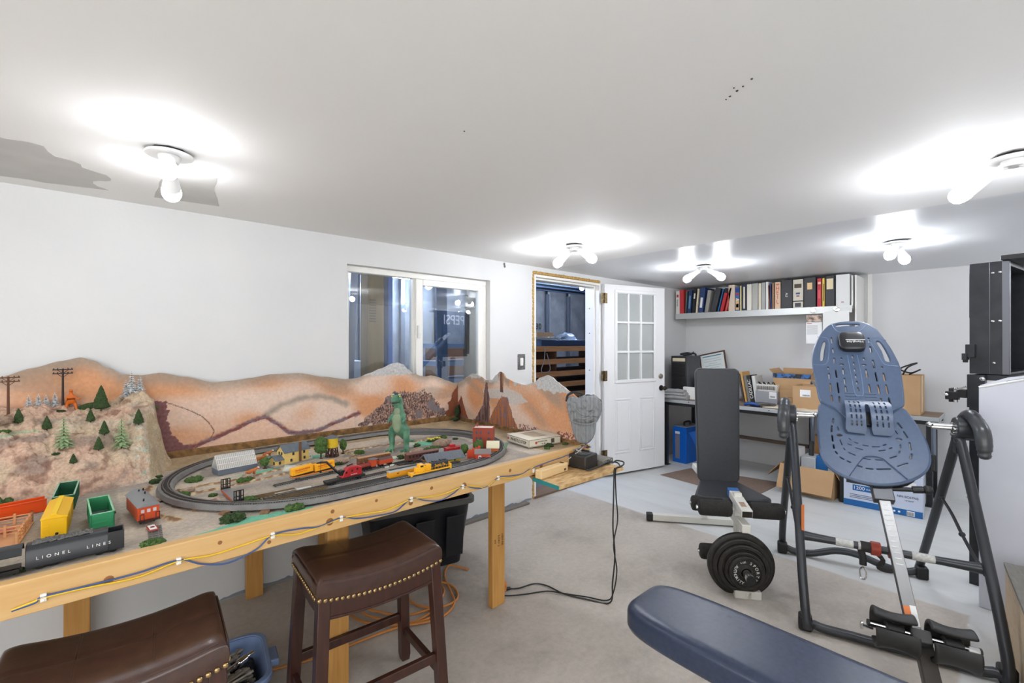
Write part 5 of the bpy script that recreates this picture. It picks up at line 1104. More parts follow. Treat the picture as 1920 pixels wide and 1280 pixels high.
# cables and clips along the front beam
yb = TY0-.042
cl = [(-.105,.80),(.175,.803),(.43,.806),(.66,.803),(.95,.806),(1.21,.803),(1.42,.800),(1.66,.79)]
def beamwire(name, label, c_, pts, r=.0025): tag(B().tube([(x, yb-.002, z) for x, z in pts], r, 6, sm=7).done(name, mat(name+'_mat', c_, .45)), label, 'wire')
beamwire('yellow_wire','yellow wire sagging in waves along the pine beam between white clips',(232,190,40),[(-.16,.790),(-.12,.797),(-.105,.8),(-.02,.796),(.08,.788),(.175,.803),(.26,.795),(.34,.800),(.43,.806),(.50,.79),(.56,.792),(.66,.803),(.74,.799),(.84,.790),(.95,.806),(1.05,.796),(1.12,.795),(1.21,.803),(1.29,.788),(1.34,.77),(1.42,.8),(1.50,.782),(1.56,.784),(1.62,.80),(1.66,.812)])
beamwire('blue_wire','blue wire hanging lower along the pine beam between white clips',(58,84,136),[(-.16,.788),(-.12,.793),(-.105,.803),(-.02,.801),(.08,.8),(.175,.806),(.23,.777),(.30,.757),(.38,.775),(.43,.809),(.52,.805),(.58,.795),(.66,.806),(.72,.788),(.80,.778),(.88,.776),(.95,.809),(1.02,.785),(1.09,.77),(1.16,.785),(1.21,.806),(1.29,.778),(1.36,.775),(1.42,.803),(1.50,.795),(1.58,.79),(1.64,.805),(1.80,.818),(1.88,.822),(1.93,.826),(1.95,.80)])
for i, (x, z) in enumerate(cl):
    o = tag(B().box(-.006,.006,-.008,0,-.010,.010).cyl((0,-.008,-.006),(0,-.010,-.006),.003,n=8).done('cable_clip', VINYL, bev=.0015), 'white cable clip number %d from the left on the pine beam' % (i+1), 'cable clip', 'white cable clips on the beam'); o.location = (x, TY0-.038, z)
# engineer cap hanging on the end board
CAPM = mat('striped_denim', (120,122,126), .9); nt = CAPM.node_tree; b = nt.nodes['Principled BSDF']
tc = nt.nodes.new('ShaderNodeTexCoord'); wv = nt.nodes.new('ShaderNodeTexWave'); wv.inputs['Scale'].default_value = 62; wv.inputs['Distortion'].default_value = 2; wv.bands_direction = 'X'; nt.links.new(tc.outputs['UV'], wv.inputs['Vector']); nt.links.new(tc.outputs['Object'], wv.inputs['Vector'])
rp = nt.nodes.new('ShaderNodeValToRGB'); rp.color_ramp.elements[0].color = rgb(84,88,94); rp.color_ramp.elements[1].color = rgb(168,170,170); rp.color_ramp.elements[0].position = .3; rp.color_ramp.elements[1].position = .7; nt.links.new(wv.outputs['Fac'], rp.inputs[0]); nt.links.new(rp.outputs[0], b.inputs['Base Color'])
cap = thing('engineer_cap', 'grey pinstriped railway engineer cap hanging over the right end of the backdrop', 'cap', (2.10,1.71,.87), -52)
# local: x to the viewer's right, z up, -y towards the viewer
def shell(outl, c0, bul, wr, name, seed):
    sm_ = [(p.x, p.y) for p in catmull([(x, y, 0) for x, y in outl], 6, True)]; N = len(sm_)
    b_ = B()
    for s in (-1, 1):
        def f(u, v):
            i = int(round(u*N)) % N; X_, Z_ = sm_[i]; k = cos(v*pi/2)
            x = c0[0]+(X_-c0[0])*k; z = c0[1]+(Z_-c0[1])*k
            w1 = noise.noise(Vector((x*26+z*34, z*20-x*30, seed+s)))*wr+wr*.55*noise.noise(Vector((x*70+z*40, z*60, 4)))
            return (x, s*(bul*sin(v*pi/2)**.8)+w1*sin(v*pi/2)**.5, z+.4*w1)
        b_.grid(f, N, 16, True)
    bmesh.ops.remove_doubles(b_.bm, verts=b_.bm.verts, dist=.0008)
    return b_.done(name, CAPM, cap, ang=180)
shell([(-.085,.225),(-.066,.262),(-.02,.258),(.03,.272),(.075,.272),(.112,.248),(.122,.205),(.112,.155),(.088,.118),(.03,.10),(-.035,.105),(-.068,.14)], (.02,.19), .075, .022, 'crown', 1)
shell([(-.060,.135),(-.02,.115),(.03,.112),(.082,.122),(.085,.08),(.074,.03),(.045,-.006),(.012,-.014),(-.022,-.002),(-.044,.04),(-.056,.09)], (.015,.06), .030, .006, 'visor', 5)
b_ = B(); P = [(-.064,-.036,.128),(-.02,-.058,.116),(.02,-.064,.112),(.06,-.054,.114),(.09,-.03,.126)]; b_.tube(P,.005,6,sm=5); b_.tube([(-.03,-.066,.20),(.0,-.078,.175),(.03,-.080,.165),(.07,-.070,.19)],.0045,6,sm=5); b_.tube([(-.02,-.068,.15),(.02,-.080,.145),(.06,-.068,.16),(.085,-.05,.195)],.005,6,sm=5); b_.done('seam_fold', CAPM, cap)
b_ = B().tube([(-.085,-.01,.235),(-.075,-.02,.272),(-.04,-.022,.290),(.0,-.012,.283),(.015,0,.266)],.007,8,sm=5); b_.done('back_strap', mat('cap_strap',(44,46,50),.8), cap); B().sph((-.018,-.066,.218),.005).done('button', CHROME, cap)
# ---------------------------------------------------------------- bar stools
def stool(loc, rz, label):
    t = thing('bar_stool', label, 'bar stool', loc, rz, 'brown leather saddle stools'); W_, D_, H_ = .475, .345, .655
    sad = lambda x: .030*(abs(x)/(W_/2))**2
    def top(u, v):
        u = .5-.5*cos(pi*u); v = .5-.5*cos(pi*v); x = (u-.5)*W_; y = (v-.5)*D_
        ex = min(1, min(u, 1-u)*W_/.05); ey = min(1, min(v, 1-v)*D_/.05)
        k = math.sqrt(1-(1-ex)**2)*math.sqrt(1-(1-ey)**2); puff = .010*(1-(2*u-1)**2)*(1-(2*v-1)**2)
        pin = -.0035*sum(math.exp(-((u-q)/.007)**2) for q in (.335,.665))-.003*math.exp(-((v-.5)/.010)**2)
        return (x*(1-.018*(1-k)), y*(1-.02*(1-k)), H_-.052+.026*k+puff+pin*k+sad(x))
    b_ = B(); V = b_.grid(top, 71, 51); NU, NV = 70, 50
    ring = [V[i][0] for i in range(NU+1)]+[V[NU][j] for j in range(1, NV+1)]+[V[i][NV] for i in range(NU-1, -1, -1)]+[V[0][j] for j in range(NV-1, 0, -1)]
    rows = [ring]
    for dz, k in ((.008,1.016),(.026,1.024),(.042,1.018),(.056,1.008)):
        rows.append([b_.bm.verts.new((v.co.x*k, v.co.y*k, H_-.052-dz+sad(v.co.x))) for v in ring])
    n = len(ring)
    for r0, r1 in zip(rows, rows[1:]):
        for i in range(n): b_.bm.faces.new((r0[i], r0[(i+1) % n], r1[(i+1) % n], r1[i]))
    b_.bm.faces.new(rows[-1])
    b_.done('seat', LEATHER, t, ang=80)
    sz = lambda x: .030*(abs(x)/(W_/2))**2
    b_ = B()
    for s in (-1,1): b_.tube([(s*W_*.5, y*D_*.98/20, H_-.022-.028*(abs(y)/10)**10) for y in range(-10, 11)], .0032, 6)
    for s in (-1,): b_.tube([(x*W_*.90/20, s*D_*.470, H_-.0365+sad(x*W_*.9/20)) for x in range(-10, 11)], .0016, 5)
    for q in (-.0826,-.0774,.0774,.0826): b_.tube([(q*W_/.485, y*D_/24, H_-.0272+.010*(1-(y/12)**2)*.88+sad(q)) for y in range(-9, 10)], .0013, 5)
    b_.done('piping', LEATHER, t)
    b_ = B()
    def nail(x, y, z, ax):
        b_.sph((x, y, z), .0073, (1,.55,1) if ax == 'y' else (.55,1,1), 2)
    for i in range(25):
        x = -W_/2+.008+(W_-.016)*i/24
        for s in (-1,1): nail(x, s*D_*.506, H_-.100+sz(x), 'y')
    for i in range(1, 18):
        y = -D_/2+D_*i/18
        for s in (-1,1): nail(s*W_*.506, y, H_-.070, 'x')
    b_.done('nailhead_trim', NAIL, t)
    for s in (-1,1):
        P = [(x*(W_-.05)/20, H_-.095+sz(x*(W_-.05)/20)*.9) for x in range(-10, 11)]+[(x*(W_-.05)/20, H_-.165+.016*(abs(x)/10)**2) for x in range(10, -11, -1)]
        y = s*(D_/2-.016); b_ = B(); b_.prism(P, y-.011, y+.011, Matrix(((1,0,0,0),(0,0,1,0),(0,1,0,0),(0,0,0,1)))); b_.done('apron', DARKWOOD, t, bev=.002)
        b_ = B(); b_.tube([(x*(W_-.07)/20, s*(D_/2-.004), H_-.157+.016*(abs(x)/10)**2) for x in range(-10, 11)], .003, 6); b_.done('apron_bead', DARKWOOD, t)
        x = s*(W_/2-.03); P = [(y*(D_-.05)/20, H_-.075) for y in range(-10, 11)]+[(y*(D_-.05)/20, H_-.145-.02*(1-(abs(y)/10)**2)) for y in range(10, -11, -1)]
        b_ = B(); b_.prism(P, x-.010, x+.010, Matrix(((0,0,1,0),(1,0,0,0),(0,1,0,0),(0,0,0,1)))); b_.done('apron', DARKWOOD, t, bev=.002)
    def legat(sx, sy, z): k = (H_-.08-z)/(H_-.08); return Vector((sx*(W_/2-.026+.028*k), sy*(D_/2-.024+.028*k), z))
    for sx in (-1,1):
        for sy in (-1,1):
            b_ = B(); q = .021; zz = [H_-.078, .03, 0]; rows = []
            for z in zz:
                c_ = legat(sx, sy, z); qq = q if z > .01 else q*.82; rows.append([b_.bm.verts.new((c_.x+a*qq, c_.y+c2*qq, z)) for a, c2 in ((-1,-1),(1,-1),(1,1),(-1,1))])
            for a, c2 in zip(rows, rows[1:]):
                for i in range(4): b_.bm.faces.new((a[i], a[(i+1) % 4], c2[(i+1) % 4], c2[i]))
            b_.bm.faces.new(rows[0]); b_.bm.faces.new(rows[-1]); b_.done('leg', DARKWOOD, t, bev=.003)
    for sy in (-1,1):
        a = legat(-1, sy, .21); c2 = legat(1, sy, .21); B().box(a.x,c2.x,a.y-.011,a.y+.011,.190,.225).done('stretcher', DARKWOOD, t, bev=.003)
    for sx in (-1,1):
        a = legat(sx, -1, .14); c2 = legat(sx, 1, .14); B().box(a.x-.011,a.x+.011,a.y,c2.y,.125,.16).done('stretcher', DARKWOOD, t, bev=.003)
    return t
stool((.788,1.72,0), -4, 'brown leather saddle stool with nailhead trim standing whole in front of the train table')
stool((.035,1.612,0), -4, 'brown leather saddle stool cut off by the lower left corner of the picture')
# ---------------------------------------------------------------- tote bin, tub, cord under the table
t = thing('storage_tote', 'large black plastic storage tote standing open under the right half of the train table', 'storage bin', (1.55,2.68,0), -13)
TOT = mat('tote_black', (26,28,34), .4); L, D_, H_ = .66, .42, .43
b_ = B()
def tub(b_, L, D_, H_, tp, th, r=.05, n=6, ring=False):
    def ringpts(l, d, z):
        out = []
        for cx, cy, a0 in ((l/2-r, d/2-r, 0), (-l/2+r, d/2-r, 90), (-l/2+r, -d/2+r, 180), (l/2-r, -d/2+r, 270)):
            for i in range(n+1): a = R(a0+90*i/n); out.append(b_.bm.verts.new((cx+cos(a)*r, cy+sin(a)*r, z)))
        return out
    rs = [ringpts(L-tp, D_-tp, 0), ringpts(L, D_, H_), ringpts(L-2*th, D_-2*th, H_), ringpts(L-tp-2*th, D_-tp-2*th, th)]
    for a, c_ in zip(rs, rs[1:]):
        m = len(a)
        for i in range(m): b_.bm.faces.new((a[i], a[(i+1) % m], c_[(i+1) % m], c_[i]))
    if ring:
        m = len(rs[0])
        for i in range(m): b_.bm.faces.new((rs[3][i], rs[3][(i+1) % m], rs[0][(i+1) % m], rs[0][i]))
    else: b_.bm.faces.new(rs[0][::-1]); b_.bm.faces.new(rs[-1])
tub(b_, L, D_, H_, .10, .006); b_.done('body', TOT, t)
b_ = B(); tub(b_, L+.05, D_+.05, .035, .0, .024, .06, ring=True); b_.done('rim', mat('tote_rim',(86,86,82),.4), t, M=T_(0,0,H_-.03), bev=.003)
b_ = B()
for x in (-.2,0,.2): b_.box(x-.06,x+.06,-D_/2+.002,-D_/2+.012,.10,H_-.06,RX(6.5)); 
b_.done('side_panel', TOT, t, bev=.004)
for s in (-1,1): B().box(s*(L/2+.025)-.03,s*(L/2+.025)+.03,-.09,.09,H_-.045,H_-.005).done('tote_handle', TOT, t, bev=.012)
t = thing('parts_tub', 'translucent blue plastic tub full of metal fittings on the floor beside the left stool', 'tub', (.335,2.125,0), -8)
BT_ = mat('tub_blue', (126,148,188), .3, col2=(116,138,178), scale=8, spec=.6)
b_ = B(); tub(b_, .36, .34, .15, .05, .004, .06); b_.done('body', BT_, t); b_ = B(); tub(b_, .39, .37, .022, .0, .017, .07, ring=True); b_.done('rim', BT_, t, M=T_(0,0,.135), bev=.003)
for s in (-1,1): B().box(s*.205-.022,s*.205+.022,-.05,.05,.115,.145).done('tub_handle', BT_, t, bev=.006)
tag(B().box(-.15,.15,-.14,.14,.005,.085,T_(.335,2.125,0)@RZ(-8)).done('loose_hardware', mat('small_parts',(92,86,78),.5,.7,col2=(40,38,36),scale=70,bump=1,bscale=120), bev=.02), 'layer of small dark metal parts filling the blue tub', 'metal parts', kind='stuff')
rn = random.Random(8); FM = mat('fitting_steel', (206,198,186), .3, .6, col2=(150,142,132), scale=30); fp = None
for i in range(26):
    x = .335+(rn.random()-.5)*.12; y = 2.125+(rn.random()-.5)*.24; z = .098+.05*rn.random()
    if fp is None:
        fp = thing('metal_fitting', 'slim steel rod fitting lying in the blue tub', 'metal fitting', (x,y,z), 0, 'steel rod fittings in the blue tub')
        b_ = B().cyl((-.075,0,0),(.075,0,0),.0055,n=10); b_.done('rod', FM, fp); B().cyl((.05,0,0),(.066,0,0),.011,n=12).done('collar', FM, fp); B().cyl((-.07,0,0),(-.058,0,0),.010,n=6).done('hex_nut', FM, fp); o = fp
    else: o = dup(fp, (x,y,z))
    o.rotation_euler = (rn.random()*3, R(rn.uniform(-9,9)), R(rn.choice((12,-4,20,6))+rn.uniform(-14,14)))
tag(B().cyl((.215,2.015,.135),(.475,2.125,.165),.008,n=12).cyl((.415,2.10,.155),(.445,2.113,.158),.016,n=12).done('long_steel_rod', CHROME), 'long shiny steel rod lying across the top of the blue tub', 'steel rod')
pts = [(1.74,2.33),(1.70,2.41),(1.66,2.44),(1.58,2.36),(1.50,2.17),(1.44,2.06),(1.32,2.02),(1.16,2.08),(1.02,2.22),(.99,2.36),(1.03,2.42),(1.08,2.32),(1.18,2.18),(1.32,2.12),(1.44,2.17),(1.50,2.27),(1.42,2.36),(1.31,2.33),(1.29,2.22),(1.36,2.10),(1.48,2.09),(1.55,2.22),(1.50,2.34),(1.36,2.38),(1.20,2.36),(1.10,2.40),(1.04,2.30),(1.16,2.11),(1.28,2.05),(1.34,2.10),(1.24,2.08),(1.0,2.11),(.74,2.13),(.56,2.2)]
tag(B().tube([(x, y, .008+.004*(i % 3)) for i, (x, y) in enumerate(pts)], .0062, 8, sm=7).done('extension_cord', mat('cord_orange',(196,128,62),.5)), 'orange extension cord lying in loops on the concrete under the train table', 'cord')
tag(B().sph((0,0,.03),.042,(1.3,.9,.72),2,.25).box(-.02,.02,-.045,-.035,.01,.04).done('cord_block', mat('block_orange',(206,120,50),.5), bev=.003, M=T_(1.73,2.02,0)), 'orange plug block of the extension cord behind the right table leg', 'plug')
# ---------------------------------------------------------------- flat bench in the foreground
t = thing('flat_bench', 'navy blue padded exercise bench lying across the lower foreground', 'exercise bench', (1.612,.30,0))
W_, L, zt = .335, 1.42, .455
def sel(u, n=3.2):
    a = 2*pi*u; c_, s_ = cos(a), sin(a); return (abs(c_)**(2/n)*(1 if c_ >= 0 else -1), abs(s_)**(2/n)*(1 if s_ >= 0 else -1))
def pad(b_, W_, L, th, z1, n=3.4, rows=16, nu=56, crown=.012):
    V = []
    for j in range(rows+1):
        p = j/rows
        if p < .30: q = p/.30; k = .955+.045*sin(q*pi/2); z = z1-th+th*.22*q
        elif p < .45: q = (p-.30)/.15; k = 1.0; z = z1-th*.78+th*.34*q
        else: q = (p-.45)/.55; k = 1-.30*(1-cos(q*pi/2))**1.6 if q < 1 else .70; z = z1-th*.44+th*.44*sin(q*pi/2)
        V.append([b_.bm.verts.new((sel(i/nu, n)[0]*(W_/2-(1-k)*.16), sel(i/nu, n)[1]*(L/2-(1-k)*.16), z)) for i in range(nu)])
    for a, c_ in zip(V, V[1:]):
        for i in range(nu): b_.bm.faces.new((a[i], a[(i+1) % nu], c_[(i+1) % nu], c_[i]))
    b_.bm.faces.new(V[0][::-1]); b_.bm.faces.new(V[-1])
b_ = B(); pad(b_, W_, L, .095, zt, 5.5, 24, 140); b_.done('pad', NAVY, t, ang=60)
B().box(-.13,.13,-.62,.62,zt-.095,zt-.083).done('pad_board', BLACKP, t, bev=.003); B().box(-.03,.03,-.62,.60,zt-.155,zt-.095).done('spine', TEET, t, bev=.004)
for y in (-.52,-.02):
    B().box(-.028,.028,y-.028,y+.028,.05,zt-.15).done('leg', TEET, t, bev=.004); B().box(-.20,.20,y-.028,y+.028,0,.055).done('foot_bar', TEET, t, bev=.004)
# ---------------------------------------------------------------- weight bench
bx = Vector((-.88,-.475,0)); by = Vector((.475,-.88,0))        # forward, to its left seen from the front -> local axes
t = thing('weight_bench', 'charcoal weight bench with upright backrest, foam rollers and white steel frame', 'weight bench', (3.23,1.40,0), math.degrees(math.atan2(-.607,-.794)))
# local x forward (towards the plates), y to the left of the sitter
B().box(-.05,.0,-.14,.14,0,.80).bm.free()
def rpad(b_, w0, w1, l, th, r=.035):
    pl_ = []
    for cx, cy, a0 in ((l-r, w1/2-r, 0), (r, w0/2-r, 90), (r, -w0/2+r, 180), (l-r, -w1/2+r, 270)):
        for i in range(7): a = R(a0+15*i); pl_.append((cx+cos(a)*r, cy+sin(a)*r))
    b_.prism(pl_, 0, th)
b_ = B(); rpad(b_, .275, .295, .80, .055, .04); b_.done('backrest', CHAR, t, bev=.014, seg=4, M=T_(.03,0,.47)@RY(-93))
b_ = B(); rpad(b_, .27, .45, .40, .06, .05); b_.done('seat', CHAR, t, bev=.016, seg=4, M=T_(-.01,0,.425)@RY(0))
B().box(-.12,-.06,-.02,.02,.44,.95).done('back_support', CREAMT, t, bev=.003)
B().box(-.75,.62,-.024,.024,.36,.408).done('main_tube', CREAMT, t, bev=.004)
B().box(-.46,-.41,-.024,.024,.04,.37).done('rear_leg', CREAMT, t, bev=.004); B().box(-.46,-.41,-.40,.26,.01,.06).done('rear_foot', CREAMT, t, bev=.004)
for s in (-1,1): B().box(-.464,-.406,s*.345-.095,s*.345-.045,.006,.064).done('foot_cap', BLACKP, t, bev=.006)
B().box(.52,.57,-.025,.025,.03,.40).done('front_leg', CREAMT, t, bev=.004); B().box(.60,.65,-.07,.07,.0,.045).done('front_foot', CREAMT, t, bev=.004); B().box(.52,.65,-.02,.02,.005,.04).done('foot_link', CREAMT, t, bev=.003)
# leg developer arm rising over the seat edge towards the camera
b_ = B(); b_.box(-.02,.23,-.03,.03,-.022,.022); b_.done('developer_arm', CREAMT, t, bev=.003, M=T_(.40,0,.505)@RY(8))
B().box(.0,.05,-.026,.026,-.017,.017,T_(.582,0,.478)@RY(8)).done('arm_socket', mat('socket_dark',(46,40,36),.6,.4), t)
B().box(-.045,.0,-.031,.031,-.024,.024,T_(.385,0,.508)@RY(8)).done('blue_end_cap', mat('end_cap_blue',(44,96,160),.5), t, bev=.004)
B().box(.02,.06,-.022,.022,.0215,.0235,T_(.40,0,.505)@RY(8)).done('sticker', mat('sticker_grey',(86,90,96),.5), t)
b_ = B()
for i in range(5): b_.box(.13+i*.012,.137+i*.012,-.018,.012,.0216,.023,T_(.40,0,.505)@RY(8))
b_.done('warning_print', mat('print_tan',(150,110,80),.7), t)
B().box(.47,.515,-.022,.022,.20,.49,RY(-6)).done('developer_drop', CREAMT, t, bev=.003)
def roller(a, c_, nm='foam_roller'):
    a = Vector(a); c_ = Vector(c_); q = (c_-a).to_track_quat('Z','Y').to_matrix().to_4x4(); L = (c_-a).length
    B().lathe([(0,0),(.034,0),(.044,.006),(.047,.02),(.047,L-.02),(.044,L-.006),(.034,L),(0,L)], Matrix.Translation(a)@q, 24).done(nm, FOAMB, t)
    B().cyl(a-(c_-a).normalized()*.012, a, .012, n=12).cyl(c_, c_+(c_-a).normalized()*.012, .012, n=12).done('roller_bar', CHROME, t)
roller((.50,.05,.455),(.50,.235,.455)); roller((.50,-.05,.455),(.50,-.235,.455)); roller((.37,-.06,.435),(.37,-.25,.435))
roller((.44,-.05,.165),(.44,-.215,.165)); roller((.44,.05,.165),(.44,.165,.165))
B().box(.44,.66,-.02,.02,.21,.25).bm.free()
# plate horn
PX, PZ = .46, .165
B().cyl((PX,-.022,PZ),(.765,-.022,PZ),.024,n=24).done('weight_horn', CHROME, t); B().cyl((.765,-.022,PZ),(.772,-.022,PZ),.0245,n=24).done('horn_cap', BLACKP, t)
BENCHM = T_(3.23,1.40,0)@Matrix.Rotation(math.atan2(-.607,-.794),4,'Z')
x = .565
for i, (r, th, lab) in enumerate(((.182,.030,'largest black iron weight plate at the back of the horn'),(.158,.026,'second largest black iron weight plate on the horn'),(.134,.024,'middle black iron weight plate on the horn'),(.105,.022,'small black iron weight plate second from the front'),(.090,.020,'smallest black iron weight plate with white lettering at the front of the horn'))):
    p = BENCHM@Vector((x+th/2,-.022,PZ)); d_ = thing('weight_plate', lab, 'weight plate', p, math.degrees(math.atan2(-.607,-.794)), 'iron weight plates on the bench horn')
    Mx = T_(-th/2,0,0)@RY(90)
    B().lathe([(.0255,0),(r*.96,0),(r,.004),(r,th-.004),(r*.97,th),(r*.86,th),(r*.82,th*.72),(r*.48,th*.72),(r*.42,th),(.027,th),(.0255,0)], Mx, 48).done('disc', IRON, d_)
    if i == 4:
        word = [('AUTHORITY', 146, 252), ('SPORTS', 66, -34)]; lt = []
        for wd, a0, a1 in word:
            for k, ch in enumerate(wd):
                a = a0+(a1-a0)*k/(len(wd)-1)+0
                rr = r*.66; an = R(a)
                # seen from +x: right is +y, up is +z
                o = text(ch, .0215, LETTER, d_, (th/2*.46+.0012, cos(an)*rr, sin(an)*rr), (pi/2,0,pi/2), .0006, 'lettering')
                spin = (a-90) if wd == 'SPORTS' else (a+90)
                o.rotation_euler = (Euler((pi/2,0,pi/2)).to_matrix()@Matrix.Rotation(R(spin),3,'Z')).to_euler()
        for body, a in (('5 LBS', 106), ('2.27', -66)):
            an = R(a); o = text(body, .013, LETTER, d_, (th/2*.46+.0012, cos(an)*r*.66, sin(an)*r*.66), (pi/2,0,pi/2)); o.rotation_euler = (Euler((pi/2,0,pi/2)).to_matrix()@Matrix.Rotation(R(a-90),3,'Z')).to_euler()
    x += th+.001
# ---------------------------------------------------------------- inversion table
iv = thing('inversion_table', 'inversion table with slotted blue plastic bed on a dark grey tube A frame', 'inversion table', (0,0,0))
RL, RR, FL, FR = Vector((3.50,1.075,0)), Vector((3.75,.38,0)), Vector((2.65,.71,0)), Vector((2.86,.018,0))
PLf, PRt = Vector((3.07,.89,1.02)), Vector((3.30,.19,1.005))
up = lambda p, z: Vector((p.x, p.y, z))
rt = .0215
cr = (RR-RL).normalized(); fw = (FL-RL).normalized()
b_ = B(); b_.tube([PLf+Vector((.02,.01,-.05)), PLf.lerp(RL,.15)+Vector((0,0,0)), up(RL,.10)+ (PLf-RL)*.09*0+Vector((0,0,.02)), up(RL,.035)+cr*.035, up(RL,.028)+cr*.16, up(RL,.075)+cr*.30, up(RL,.075)+cr*.42, up(RL,.028)+cr*.58, up(RR,.035)-cr*.035, up(RR,.12), PRt.lerp(RR,.15), PRt+Vector((.02,.01,-.05))], rt, 14, sm=5); b_.done('rear_frame', TEET, iv)
fr_ = (FR-FL).normalized()
b_ = B(); b_.tube([PLf+Vector((-.02,-.0,-.05)), PLf.lerp(FL,.15), up(FL,.11), up(FL,.034)+fr_*.04, up(FL,.026)+fr_*.2, up(FR,.026)-fr_*.2, up(FR,.034)-fr_*.04, up(FR,.11), PRt.lerp(FR,.15), PRt+Vector((-.02,-.0,-.05))], rt, 14, sm=5); b_.done('front_frame', TEET, iv)
for p in (RL, RR, FL, FR):
    B().box(-.03,.03,-.03,.03,0,.075,T_(p.x,p.y,0)@RZ(18)).done('rubber_foot', BLACKP, iv, bev=.012, seg=3)
a = PLf.lerp(FL,.60); c_ = PRt.lerp(FR,.60); b_ = B(); b_.tube([a, a.lerp(c_,.08), a.lerp(c_,.2), a.lerp(c_,.8), a.lerp(c_,.92), c_], [.026,.022,.019,.019,.022,.026], 14); b_.done('cross_bar', TEET, iv)
ax_ = (c_-a).normalized()
q = a.lerp(c_,.22); B().cyl(q, q+ax_*.075, .0202, n=16).cyl(q+ax_*.095, q+ax_*.125, .0202, n=16).done('white_label', mat('label_grey',(206,206,202),.5,col2=(168,168,164),scale=90), iv)
q = a.lerp(c_,.64); B().cyl(q, q+ax_*.085, .0202, n=16).done('white_label', bpy.data.materials['label_grey'], iv)
q = a.lerp(c_,.42); B().cyl(q, q+ax_*.04, .034, n=18).cyl(q+ax_*.07, q+ax_*.105, .034, n=18).done('red_collar', mat('collar_red',(150,54,34),.4), iv, bev=.003)
q = a.lerp(c_,.365); b_ = B(); b_.cyl(q, q+ax_*.05, .026, n=16); b_.tube([q+Vector((0,0,-.01)), q+Vector((-.005,-.01,-.05)), q+Vector((-.01,-.012,-.09))], .016, 8); b_.tube([q+ax_*.04, q+ax_*.09+Vector((0,0,-.05)), q+ax_*.07+Vector((.02,0,-.10)), q+ax_*.13+Vector((.02,0,-.10)), q+ax_*.15+Vector((0,0,-.03))], .011, 6, sm=4); b_.done('black_strap', mat('webbing',(44,42,42),.8), iv)
k_ = q+Vector((-.012,-.014,-.10)); B().tube([k_, k_+Vector((-.006,-.012,-.02)), k_+Vector((-.004,-.008,-.055)), k_+Vector((.004,.012,-.06)), k_+Vector((.006,.014,-.02))], .004, 8, True, sm=4).done('carabiner', CHROME, iv)
# spreader links and labels on the legs
for P0, F0, R0 in ((PLf,FL,RL),(PRt,FR,RR)):
    m1 = P0.lerp(R0,.42); m2 = P0.lerp(F0,.62); mid = (m1+m2)/2+Vector((0,0,-.01))
    b_ = B(); b_.tube([m1, m1.lerp(mid,.5)+Vector((0,0,.012)), mid], .008, 6, sm=4).tube([mid, mid.lerp(m2,.5)+Vector((0,0,-.01)), m2], .008, 6, sm=4).sph(mid,.014).sph(m1,.014).sph(m2,.014); b_.done('spreader_link', BLACKS, iv)
    d_ = (F0-P0).normalized(); q = P0.lerp(F0,.30); B().cyl(q, q+d_*.012, .0222, n=16).done('white_band', LETTER, iv)
d_ = (FL-PLf).normalized(); q = PLf.lerp(FL,.5); B().cyl(q, q+d_*.13, .0218, n=16, cap=False).bm.free()
B().box(-.0225,-.0195,-.008,.008,.44,.58,T_(2.806,.778,0)@RZ(60)).done('orange_label', mat('label_orange',(216,120,60),.5), iv)
# pivots, arms and hand grips
u_ = Vector((.33,-.944,0)); v_ = Vector((-.944,-.33,0))
for P0, s, nm in ((PLf,-1,'l'),(PRt,1,'r')):
    b_ = B(); b_.cyl(P0-u_*s*.02, P0+u_*s*.055, .058, n=26); b_.box(-.03,.03,-.02,.02,-.13,.02,T_(P0.x,P0.y,P0.z)@RZ(20)); b_.done('pivot_housing', TEET, iv, bev=.008, seg=3)
    b_ = B()
    for dz, dx in ((.02,-.02),(-.02,.015),(-.035,-.02),(.0,.03)): b_.cyl(P0-u_*s*.028+v_*dx+Vector((0,0,dz)), P0-u_*s*.018+v_*dx+Vector((0,0,dz)), .008, n=10)
    b_.cyl(P0-u_*s*.115+Vector((0,0,.012)), P0-u_*s*.02+Vector((0,0,.012)), .011, n=14); b_.sph(P0-u_*s*.115+Vector((0,0,.012)),.017,(1,1,.8)); b_.done('pivot_pin', CHROME, iv)
    o = u_*s
    b_ = B(); b_.tube([P0-v_*.06+o*.03+Vector((0,0,-.02)), P0-v_*.045+o*.035+Vector((0,0,.045)), P0+v_*.02+o*.04+Vector((0,0,.072)), P0+v_*.085+o*.045+Vector((0,0,.045))], [.028,.031,.031,.031,.030,.029], 16, sm=6); b_.done('arm_tube', TEET, iv)
    b_ = B(); b_.tube([P0+v_*.078+o*.044+Vector((0,0,.05)), P0+v_*.122+o*.048+Vector((0,0,.012)), P0+v_*.142+o*.05+Vector((0,0,-.05)), P0+v_*.146+o*.05+Vector((0,0,-.10))], [.030,.031,.032,.032,.031,.029,.024], 18, sm=7); b_.sph(P0+v_*.146+o*.05+Vector((0,0,-.103)),.026,(1,1,.8)); b_.done('hand_grip', mat('grip_%s'%nm,(62,64,66),.28), iv)
    q0 = P0-u_*s*.10+Vector((0,0,.0)); b_ = B(); b_.tube([q0, q0+Vector((.01,.0,-.08)), q0+Vector((.02,0,-.17))], .010, 4); b_.done('safety_strap', mat('strap_%s'%nm,(110,120,136),.7), iv); B().box(-.014,.014,-.012,.012,-.235,-.15,T_(q0.x+.02,q0.y,q0.z)@RY(8)).done('strap_hook', BLACKP, iv, bev=.005)
